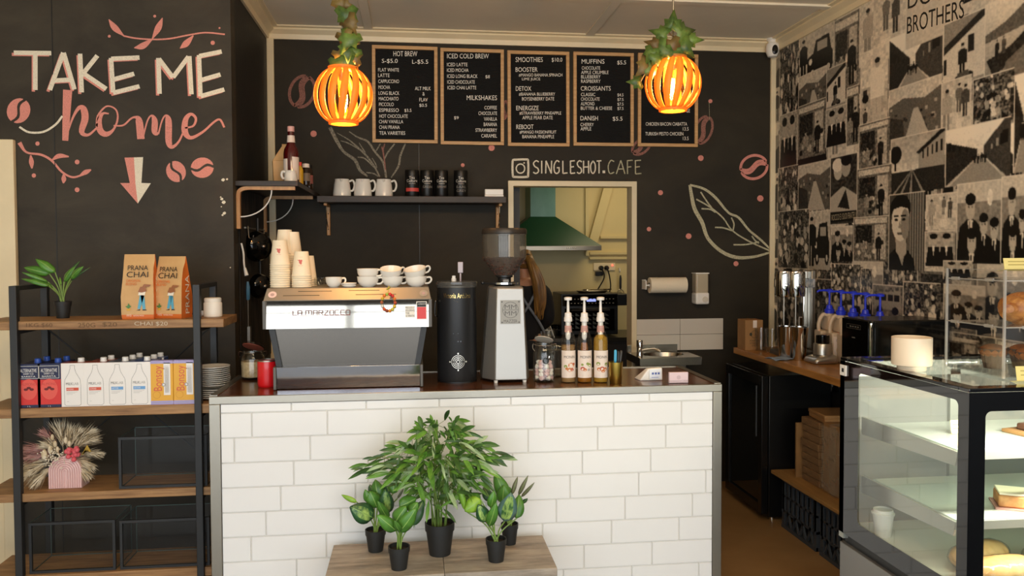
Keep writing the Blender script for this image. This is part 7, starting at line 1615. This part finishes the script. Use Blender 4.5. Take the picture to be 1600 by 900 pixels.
# side pane with its dark printed border, rounded inner corners
def framed(zy0, zy1, zz0, zz1, l, r, b, t_, rad, n=6):
    """ring between an outer rectangle and a rounded inner one, in (a, z)"""
    inn = []
    for cx_, cz_, a0 in ((zy1-r-rad, zz0+b+rad, -PI/2), (zy1-r-rad, zz1-t_-rad, 0), (zy0+l+rad, zz1-t_-rad, PI/2), (zy0+l+rad, zz0+b+rad, PI)):
        for k in range(n+1): a_ = a0+PI/2*k/n; inn.append((cx_+rad*math.cos(a_), cz_+rad*math.sin(a_)))
    out = []
    for i in range(len(inn)):
        c_ = i//(n+1); out.append([(zy1, zz0), (zy1, zz1), (zy0, zz1), (zy0, zz0)][c_])
    return inn, out
def pane_border(g, inn, out, to):
    N = len(inn); g.add([to(a, z) for a, z in inn]+[to(a, z) for a, z in out], [(i, (i+1) % N, N+(i+1) % N, N+i) for i in range(N) if True])
inn, out = framed(0, KD, KB+.02, KZ-.012, .046, .125, .066, .03, .018)
g = G(); pane_border(g, inn, out, lambda a, z: (0, a, z)); sb_ = obj('side_border', g, BGL, kc, smooth=0)
CABG = glass('cabinet_glass', (.88, .92, .90), 1.25)
obj('side_glass', G().add([(.003, .01, KB+.03), (.003, KD-.01, KB+.03), (.003, KD-.01, KZ-.02), (.003, .01, KZ-.02)], [(0, 3, 2, 1)]), CABG, kc, smooth=0)
inn, out = framed(0, KW, KB+.02, KZ-.012, .052, .06, .066, .055, .018)
g = G(); pane_border(g, inn, out, lambda a, z: (a, 0, z)); obj('front_border', g, BGL, kc, smooth=0)
obj('front_glass', G().add([(.01, .003, KB+.03), (KW-.01, .003, KB+.03), (KW-.01, .003, KZ-.02), (.01, .003, KZ-.02)], [(0, 1, 2, 3)]), CABG, kc, smooth=0)
obj('rear_frame', G().box(.0, .045, KD-.03, KD, KB, KZ-.012).box(KW-.04, KW, KD-.03, KD, KB, KZ-.012).box(.045, KW-.04, KD-.03, KD, KZ-.07, KZ-.012).box(KW*.5-.02, KW*.5+.02, KD-.03, KD, KB, KZ-.05), mat('pale_rear_frame', '#a9aca4', .4, .5), kc)
obj('rear_glass', G().add([(.04, KD-.014, KB+.04), (KW-.04, KD-.014, KB+.04), (KW-.04, KD-.014, KZ-.06), (.04, KD-.014, KZ-.06)], [(0, 1, 2, 3)]), glass('rear_haze_glass', (.85, .88, .86), .8, body=.38, bodycol=(.66, .68, .62)), kc, smooth=0)  # pale body colour stands in for the milky reflections on the panes
g = G(); e_ = .045; g.box(0, KW, 0, e_, KZ-.012, KZ).box(0, KW, KD-.05, KD, KZ-.012, KZ).box(0, e_, e_, KD-.05, KZ-.012, KZ).box(KW-e_, KW, e_, KD-.05, KZ-.012, KZ); obj('top_border', g, BGL, kc, bevel=.002)
obj('top_glass', G().add([(e_, e_, KZ-.004), (KW-e_, e_, KZ-.004), (KW-e_, KD-.05, KZ-.004), (e_, KD-.05, KZ-.004)], [(0, 1, 2, 3)]), CABG, kc, smooth=0)
obj('light_strip', G().box(.06, KW-.06, .018, .034, KZ-.036, KZ-.02), mat('led_cover', '#fff6dc', .5, emit=6), kc)
l = area('cabinet_led', (KX+KW/2, KY0+.05, KZ-.045), (KX+KW/2, KY0+.42, .5), KW-.12, .03, 17, (1, .95, .78)); l.parent = kc; l.matrix_parent_inverse = Matrix.Translation(-Vector(kc.location))
SHG = glass('shelf_glass', (.86, .93, .88), 1.0, .05, body=.5, bodycol=(.86, .92, .85)); SHM = mat('shelf_metal', '#c6c4ba', .3, .6)
for zc_, y0, y1 in ((.985, .14, .53), (.767, .145, .60)):
    shf = obj('shelf', G().box(.075, KW-.05, y0, y1, zc_-.006, zc_), SHG, kc)
    obj('shelf_bracket', G().prism_xz([(0, 0), (0, 0)], 0, 0) if False else G().hexa([(.068, y0+.01, zc_-.05), (.076, y0+.01, zc_-.05), (.076, KD-.03, zc_-.07), (.068, KD-.03, zc_-.07)], [(.068, y0, zc_-.005), (.076, y0, zc_-.005), (.076, KD-.03, zc_-.005), (.068, KD-.03, zc_-.005)]), SHM, kc)
    obj('shelf_rail', G().box(.07, KW-.05, y0-.004, y0+.004, zc_-.03, zc_-.004), SHM, kc)
a_, b_ = at(1314.5, 569, X=KX), at(1323.5, 588, X=KX)
sc_ = obj('socket_plate', G().box(-.006, .0, b_.y-KY0, a_.y-KY0, b_.z, a_.z), WHITEP, kc, bevel=.001); obj('socket_hole', G().box(-.0075, -.005, (a_.y+b_.y)/2-KY0-.008, (a_.y+b_.y)/2-KY0+.004, (a_.z+b_.z)/2-.006, (a_.z+b_.z)/2+.008), INK, sc_)
# things inside it
q = Vector((1.655, 2.66, KB+.05)); pc_ = thing('takeaway_cup', 'white takeaway cup with lid inside the display cabinet', 'cup', q)
obj('cup', G().lathe([(.026, 0), (.027, .002), (.036, .08)], 28), WHITEP, pc_); obj('lid', G().lathe([(.0385, .078), (.039, .084), (.034, .086), (.033, .096), (.03, .097), (.028, .091), (.001, .091)], 28), WHITEP, pc_)
BREAD = two_tone('bread_roll', '#c98d4a', '#ecd09a', 7, (1, 1, 1), .6, .3, .7); WRAP = glass('cling_wrap', (.97, .96, .93), .8, .12)
def roll(label, x, y, rz, L=.24, r=.05):
    t = thing('bread_roll', label, 'bread', (x, y, KB+.05+r*.78), rz, 'wrapped rolls in the display cabinet')
    def f(sc): return lambda u, v: ((u-.5)*L*sc, sc*r*1.1*math.sqrt(max(0, 1-abs(2*u-1)**3.2))*math.cos(2*PI*v)*(1+.04*math.sin(40*u)), sc*r*.78*math.sqrt(max(0, 1-abs(2*u-1)**3.2))*math.sin(2*PI*v))
    obj('roll', G().sheet(f(1), 24, 16), BREAD, t, smooth=2); obj('wrapping', G().sheet(lambda u, v: tuple(c*(1.02+.025*abs(math.sin(9*v*PI+14*u))) for c in f(1.02)(u, v)), 30, 20), WRAP, t, smooth=.4)
roll('wrapped bread roll at the left on the floor of the display cabinet', 1.80, 2.36, .35); roll('wrapped bread roll in front, nearest the corner of the display cabinet', 1.79, 2.24, .1); roll('wrapped bread roll further right on the floor of the display cabinet', 2.06, 2.30, -.2, .26)
CAKE = two_tone('sponge_slice', '#b3713f', '#d8a468', 20, rough=.7)
t = thing('cake_slice', 'long cake slice on a board on the middle shelf of the cabinet', 'cake', (1.93, 2.36, .767), -.5); obj('slice', G().box(-.06, .07, -.05, .05, .006, .045), CAKE, t, bevel=.006); obj('icing', G().box(-.058, .068, -.048, .048, .045, .053), mat('pale_icing', '#efe3c8', .5), t, bevel=.003); obj('board', G().box(-.07, .08, -.06, .06, 0, .006), mat('pink_board', '#b98a80', .6), t)
t = thing('cake_board', 'flat brown board on the top shelf of the display cabinet', 'board', (2.06, 2.42, .985), .2); obj('board', G().box(-.09, .09, -.07, .07, 0, .012), CARD, t, bevel=.003); obj('brownie', G().box(-.06, .06, -.04, .04, .012, .035), mat('brownie', '#4a2c18', .8), t, bevel=.006)
YEL = mat('yellow_card', '#e6d58a', .6)
def price_card(label, x, y, z, w, h, rz=0, lines=2, grp='yellow price cards'):
    t = thing('price_card', label, 'price card', (x, y, z), rz, grp); t.rotation_euler = (-.18, 0, rz)
    c = obj('card', G().box(-w/2, w/2, -.0008, .0008, 0, h).box(-w/2, w/2, -.0008, .03, 0, .0016), YEL, t); g = G()
    for k in range(lines): g.box(-w*.38, w*(.3-.1*k), -.0016, -.0007, h*(.65-.28*k), h*(.65-.28*k)+.003)
    obj('handwriting', g, mat('card_scribble', '#b3a258', .7), c)
price_card('yellow price card on the middle shelf behind the side glass', 1.735, 2.30, .767, .06, .055); price_card('yellow price card on the top shelf of the display cabinet', 1.80, 2.46, .985, .06, .045); price_card('yellow price card in front of the cake slice on the middle shelf', 1.955, 2.285, .767, .07, .045)
# on top: tub and acrylic pastry display
q = at(1442, 582, Z=KZ); s_ = q.y/F_PX
t = thing('ceramic_tub', 'cream round tub on a small foot on top of the display cabinet', 'tub', (q.x, q.y+.06, KZ)); s_ = (q.y+.06)/F_PX; r = 31.5*s_
obj('tub', G().lathe([(r*.9, .016), (r*.98, .018), (r, .024), (r, .016+47*s_), (r*.965, .016+47.5*s_), (r*.93, .016+46*s_), (r*.93, .03), (.001, .028)], 48), mat('cream_ceramic', '#ecd9bd', .4), t); obj('foot', G().lathe([(r*.7, 0), (r*.72, .002), (r*.72, .017), (.001, .017)], 40), mat('cream_ceramic', '#ecd9bd'), t)
ad = thing('acrylic_display', 'clear acrylic two tier pastry stand on top of the display cabinet', 'display stand', (1.80, 2.265, KZ)); AW, AD, AH = .42, .27, .335
for nm, gg in (('side_panel', [G().box(0, .003, 0, AD, 0, AH), G().box(AW-.003, AW, 0, AD, 0, AH)]), ('shelf', [G().box(.003, AW-.003, .003, AD-.003, .002, .005), G().box(.003, AW-.003, .003, AD-.003, .155, .158), G().box(.003, AW-.003, .003, AD-.003, AH-.035, AH-.032)]), ('front_panel', [G().box(.003, AW-.003, 0, .002, .01, AH-.035)]), ('rear_panel', [G().box(.003, AW-.003, AD-.002, AD, .01, AH-.02)])):
    for g_ in gg: obj(nm, g_, ACRYL, ad, smooth=0)
EDG = mat('acrylic_edge', '#cfcac0', .15, spec=.8)
for x, y in ((0, 0), (0, AD), (AW, 0), (AW, AD)): obj('edge', G().box(x-.0035, x+.0035, y-.003, y+.003, 0, AH), ACRYL if False else glass('acrylic_edge_glass', (.9, .88, .84), 1.5, body=.35, bodycol=(.8, .76, .68)), ad)
g = G()
for z in (.157, AH-.033):
    for y in (.05, AD-.06): g.box(-.003, .003, y, y+.035, z-.005, z+.005)
    for x in (.06, .3): g.box(x, x+.035, -.003, .002, z-.005, z+.005)
g.box(-.002, .002, 0, AD, .155, .159).box(-.002, .002, 0, AD, AH-.036, AH-.032).box(0, AW, -.002, .002, .155, .159).box(0, AW, -.002, .002, AH-.036, AH-.032).box(-.002, .002, 0, AD, AH-.002, AH); obj('clip', g, glass('acrylic_edge_glass'), ad)
CRO = two_tone('croissant_crust', '#8f4412', '#e2a050', 22, (1, 2, 1), .38, .3, .72, dist=1.2)
def croissant(label, x, y, z, rz, L, R_):
    t = thing('croissant', label, 'croissant', (x, y, z), rz); segs = []; N, K = 66, 18; vs = []
    for i in range(N+1):
        u = i/N; a_ = -1.15+2.3*u; cx_, cy_ = L*math.sin(a_)*.62, L*.55*(1-math.cos(a_)); rr = R_*(math.sin(PI*min(.97, max(.03, u)))**.6)*(1+.16*abs(math.sin(u*PI*5.5))); tx_, ty_ = math.cos(a_), math.sin(a_)
        for k in range(K): b_ = 2*PI*k/K; rk = rr*(1+.05*math.sin(3*b_+9*u)); vs.append((cx_-ty_*rk*math.cos(b_), cy_+tx_*rk*math.cos(b_), R_*.88+.9*rk*math.sin(b_)))
    g = G().add(vs, [(i*K+k, i*K+(k+1) % K, (i+1)*K+(k+1) % K, (i+1)*K+k) for i in range(N) for k in range(K)]+[tuple(reversed(range(K))), tuple(range(N*K, N*K+K))]); obj('crust', g, CRO, t, smooth=1.2)
croissant('large golden croissant on the upper tier of the acrylic stand', 1.96, 2.37, KZ+.16, 2.9, .13, .055)
MUF = two_tone('muffin_top', '#5a3116', '#a8692e', 16, rough=.8); PAP = mat('brown_muffin_paper', '#4a3626', .8)
for k, (x, y) in enumerate(((1.90, 2.44), (1.99, 2.42), (2.08, 2.40), (1.95, 2.34))):
    t = thing('muffin', ('muffin in brown paper at the rear left of the lower acrylic tier', 'muffin in brown paper in the middle of the lower acrylic tier', 'muffin in brown paper further right on the lower acrylic tier', 'muffin in brown paper at the front of the lower acrylic tier')[k], 'muffin', (x, y, KZ+.006), k, 'muffins in the acrylic stand')
    vs = []; K = 24; rows = [(.026, 0), (.03, .02), (.038, .05), (.042, .065)]
    for r, z in rows:
        for q_ in range(K): a_ = 2*PI*q_/K; rr = r*(1+.06*(1 if q_ % 2 else -1)); vs.append((rr*math.cos(a_), rr*math.sin(a_), z))
    obj('paper_case', G().add(vs, [(i*K+q_, i*K+(q_+1) % K, (i+1)*K+(q_+1) % K, (i+1)*K+q_) for i in range(3) for q_ in range(K)]+[tuple(reversed(range(K)))]), PAP, t, smooth=0)
    obj('muffin_top', G().ball((0, 0, .055), .042, 18, 10, (1, 1, .6)), MUF, t, smooth=2)
price_card('yellow card standing on top of the acrylic pastry stand', 1.885, 2.30, KZ+AH, .12, .036, 0, 2); price_card('yellow card in front of the acrylic pastry stand on the cabinet', 1.865, 2.215, KZ, .12, .045, 0, 2)
# ------------------------------------------------------------------ two low wooden stools pushed together, five pots on them
TZ = .41; GREYW = two_tone('weathered_wood', '#70665b', '#b8ab9a', 4, (1.2, 7, 7), .6, .3, .72)
for lab, x0, x1 in (('left half of the low weathered wood plant table in front of the counter', -.33, .1045), ('right half of the low weathered wood plant table in front of the counter', .106, .527)):
    t = thing('plant_table', lab, 'table', (x0, 2.94, 0), 0, 'low wooden plant tables'); w = x1-x0; d = .352
    obj('table_top', G().box(0, w, 0, d, TZ-.035, TZ), GREYW, t, bevel=.003); obj('apron', G().box(.02, w-.02, .02, d-.02, TZ-.09, TZ-.035), GREYW, t)
    for x in (.01, w-.05):
        for y in (.01, d-.05): obj('leg', G().box(x, x+.04, y, y+.04, 0, TZ-.035), GREYW, t, bevel=.002)
LEAF3 = [LEAFG, LEAFD, LEAFV, two_tone('bright_leaf', '#5c8f1f', '#94bf3a', 9, rough=.4), two_tone('blue_veined_leaf', '#33534f', '#5d8078', 16, (1, 1, 1), .4, .3, .7), two_tone('olive_purple_leaf', '#4a4a38', '#77785a', 9, rough=.5), mat('leaf_midrib', '#8db25a', .45), two_tone('variegated_leaf', '#2f6030', '#a9c96a', 45, (1, 1, .5), .4, .4, .62)]
def pot_plant(label, px, py, rpx, hpx, leaves, ox, oy, s=3.459, group='small leafy pot plants on the low table', Z=None):
    """leaves: base and tip of each blade and its width as the photograph shows them, how far nearer (-) or further (+) it hangs, and its kind"""
    p = at(px, py, Z=TZ) if Z is None else at(px, py, Y=3.8); p.z = TZ if Z is None else Z; sc = p.y/F_PX; r, h = rpx*sc, hpx*sc; p.y += r*.75; t = thing('potted_plant', label, 'potted plant', p, 0, group); pot_parts(t, r, h)
    gs, gl = G(), G()
    for bx_, by_, tx_, ty_, w, dy, mi in leaves:
        B = at(ox+bx_/s, oy+by_/s, Y=p.y+dy)-p; T = at(ox+tx_/s, oy+ty_/s, Y=p.y+dy*1.5+rnd.uniform(-.02, .02))-p; w_ = w/s*sc
        P = smooth_pts([(rnd.uniform(-.2, .2)*r, rnd.uniform(-.2, .2)*r, h*.84), (B.x*.35, B.y*.35, h*.84+(B.z-h*.84)*.55), tuple(B)], 5); gs.tube(P, .0026, 6)
        d = T-B; L = d.length; d.normalize(); side = d.cross(Vector((rnd.uniform(-.3, .3), -1, rnd.uniform(.0, .6)))).normalized(); nrm = side.cross(d).normalized()
        if nrm.y > 0: nrm = -nrm
        n = 9; vs = []
        for i in range(n+1):
            q = i/n; wd = w_*.5*math.sin(PI*min(1, q*.96+.04)**.8)**.75 if 0 < i < n else w_*.03; bend = -nrm*(-.12*L*math.sin(PI*q)); c = B+d*(L*q)+nrm*(.10*L*math.sin(PI*q))
            wav = .03*w_*math.sin(q*14); cols = (-1, -.55, -.05, .05, .55, 1)
            vs += [c+side*(wd*k)-nrm*(wd*.32*k*k-wav*k*(1 if abs(k) > .9 else 0)) for k in cols]
        f0 = len(gl.f); gl.add(vs, [(6*i+k, 6*i+k+1, 6*i+k+7, 6*i+k+6) for i in range(n) for k in range(5)], mi)
        for i in range(n):
            gl.m[f0+5*i+2] = 6
            if mi in (2, 4) and 0 < i < n-1:
                for k in (1, 3): gl.m[f0+5*i+k] = 7
    obj('stalks', gs, STEMG, t); obj('foliage', gl, LEAF3, t, solid=.0009, smooth=1.3); return t
pot_plant('small leafy pot plant at the rear left of the low table, dark veined leaf', 586.5, 864.5, 16, 34, [(185,585,58,525,112,-.03,2),(215,490,195,378,78,.02,0),(165,505,140,432,48,.0,0),(95,500,12,460,28,0,3),(205,530,165,440,85,0,0),(258,565,250,430,84,.0,2),(290,455,302,365,60,.02,0),(270,455,250,390,44,.03,1),(265,590,208,494,50,-.02,0),(315,480,350,422,14,.02,5),(180,450,165,405,36,.03,1)], 530, 640)
pot_plant('small leafy pot plant at the front left of the low table', 623.5, 893, 17, 36, [(308,655,205,570,72,-.02,0),(300,615,362,522,86,.0,0),(322,665,418,530,82,-.03,0),(325,525,418,478,80,.02,0),(385,625,455,490,80,.03,1),(372,505,375,455,55,.04,1),(330,660,300,600,40,-.03,0),(380,560,425,500,60,.01,0)], 530, 640)
pot_plant('small leafy pot plant at the front right of the low table, bluish veined leaf', 776.5, 880.5, 16.6, 36, [(375,605,412,450,108,-.04,4),(290,632,330,503,60,-.03,0),(278,608,232,512,78,-.02,2),(300,530,318,438,56,.0,0),(245,485,160,550,88,.0,3),(165,548,122,378,32,.01,3),(440,588,455,460,74,.02,0),(235,500,190,450,60,.02,0)], 680, 640)
pot_plant('small leafy pot plant at the rear right of the low table, narrow leaves', 797.5, 853, 13.8, 33, [(388,490,322,338,80,.0,0),(365,510,372,408,80,-.01,0),(300,492,260,420,60,.02,1),(415,458,446,362,24,.0,5),(450,462,503,355,24,.01,5),(465,472,537,393,20,.0,5),(400,470,402,418,40,.01,0),(470,505,500,480,24,.02,1),(420,560,470,480,50,.02,1)], 680, 640)
pot_plant('small green leafy plant in a black pot on the top shelf at left', 94.5, 496, 11.8, 25, [(482,262,220,82,115,-.02,0),(405,280,65,198,120,.0,0),(385,390,38,262,55,-.03,0),(400,445,32,348,66,-.05,0),(600,385,745,185,95,.0,0),(690,345,862,182,85,-.02,0),(620,360,815,108,55,.03,1),(700,375,960,190,28,.03,1),(560,430,545,325,26,.0,3),(450,465,330,395,46,-.02,0),(640,430,700,330,40,.02,0)], 30, 395, 8.575, None, BZ[0])
# bamboo-like plant in the middle
p = at(688, 871.5, Z=TZ); sc = p.y/F_PX; r, h = 23.3*sc, 51*sc; p.y += r*.75
t = thing('potted_plant', 'tall bushy bamboo plant in a black pot in the middle of the low table', 'potted plant', p); pot_parts(t, r, h)
s = 3.4625; env = [(205,385),(222,290),(330,220),(450,205),(540,90),(630,42),(755,62),(792,150),(865,175),(1015,292),(930,335),(850,440),(752,540),(640,560),(520,440),(440,410),(370,350),(290,345)]
def inside(x, y):
    c = False
    for i in range(len(env)):
        (xa, ya), (xb, yb__) = env[i], env[i-1]
        if (ya > y) != (yb__ > y) and x < (xb-xa)*(y-ya)/(yb__-ya)+xa: c = not c
    return c
gs, gl = G(), G(); tips = []
for k, (u, v, dy) in enumerate(((628,90,0),(560,150,.04),(700,110,-.04),(750,130,.05),(500,220,-.05),(780,210,-.05),(640,200,-.08),(420,250,.0),(850,230,.02),(600,260,.07),(690,280,-.1),(330,255,.02),(930,255,0),(470,330,-.08),(780,330,.06),(560,330,-.1))):
    T = at(500+u/s, 640+v/s, Y=p.y+dy)-p; x0 = rnd.uniform(-.5, .5)*r; y0 = rnd.uniform(-.4, .4)*r
    P = smooth_pts([(x0, y0, h*.8), (x0*1.25+T.x*.12, y0+T.y*.2, h+(T.z-h)*.45), (T.x*.62, T.y*.7, h+(T.z-h)*.85), tuple(T)], 6); gs.tube(P, [.0032*(1-.6*i/(len(P)-1)) for i in range(len(P))], 6); tips.append([Vector(q) for q in P])
n = 0
while n < 430:
    u, v = rnd.uniform(205, 1015), rnd.uniform(42, 560)
    if not inside(u, v): continue
    wt = math.exp(-((u-640)/230)**2-((v-270)/230)**2)
    if rnd.random() > wt+.12: continue
    n += 1; B = at(500+u/s, 640+v/s, Y=p.y+rnd.uniform(-.12, .05)*(.5+wt))-p
    best = min((q for P in tips for q in P[6:]), key=lambda q: (q-B).length); B = best.lerp(B, .92 if (best-B).length < .12 else .8); gs.tube([best, B], .0009, 4)
    out_ = Vector((B.x*1.2+rnd.gauss(0, .06), B.y+rnd.gauss(0, .06)-.02, .035+rnd.gauss(0, .07)-.1*abs(B.x))).normalized(); out_.y = min(out_.y, .25 if B.y < 0 else -.1); L = rnd.uniform(.05, .098); w = L*rnd.uniform(.18, .26)
    side = out_.cross(Vector((rnd.uniform(-.7, .7), -1, rnd.uniform(-.5, .8)))).normalized(); nr = side.cross(out_); mi = rnd.choices((0, 1, 2), (5, 4, 3))[0]; vs = []
    for i in range(6):
        q = i/5; wd = w*.5*math.sin(PI*(q*.92+.06))**.8 if i < 5 else 0; c = B+out_*(L*q)+Vector((0, 0, -.25*L*q*q)); vs += [c-side*wd+nr*wd*.3, c, c+side*wd+nr*wd*.3]
    gl.add(vs, [f for i in range(5) for f in ((3*i, 3*i+1, 3*i+4, 3*i+3), (3*i+1, 3*i+2, 3*i+5, 3*i+4))], mi)
obj('stems', gs, two_tone('cane_stem', '#4d6a2a', '#7b8f45', 9, rough=.5), t)
obj('foliage', gl, [two_tone('bamboo_leaf', '#4b7d28', '#82b045', 12, rough=.45), two_tone('bamboo_leaf_dark', '#2c4a20', '#547a34', 12, rough=.45), two_tone('bamboo_leaf_grey', '#7d9866', '#aec494', 12, rough=.5)], t, smooth=0)
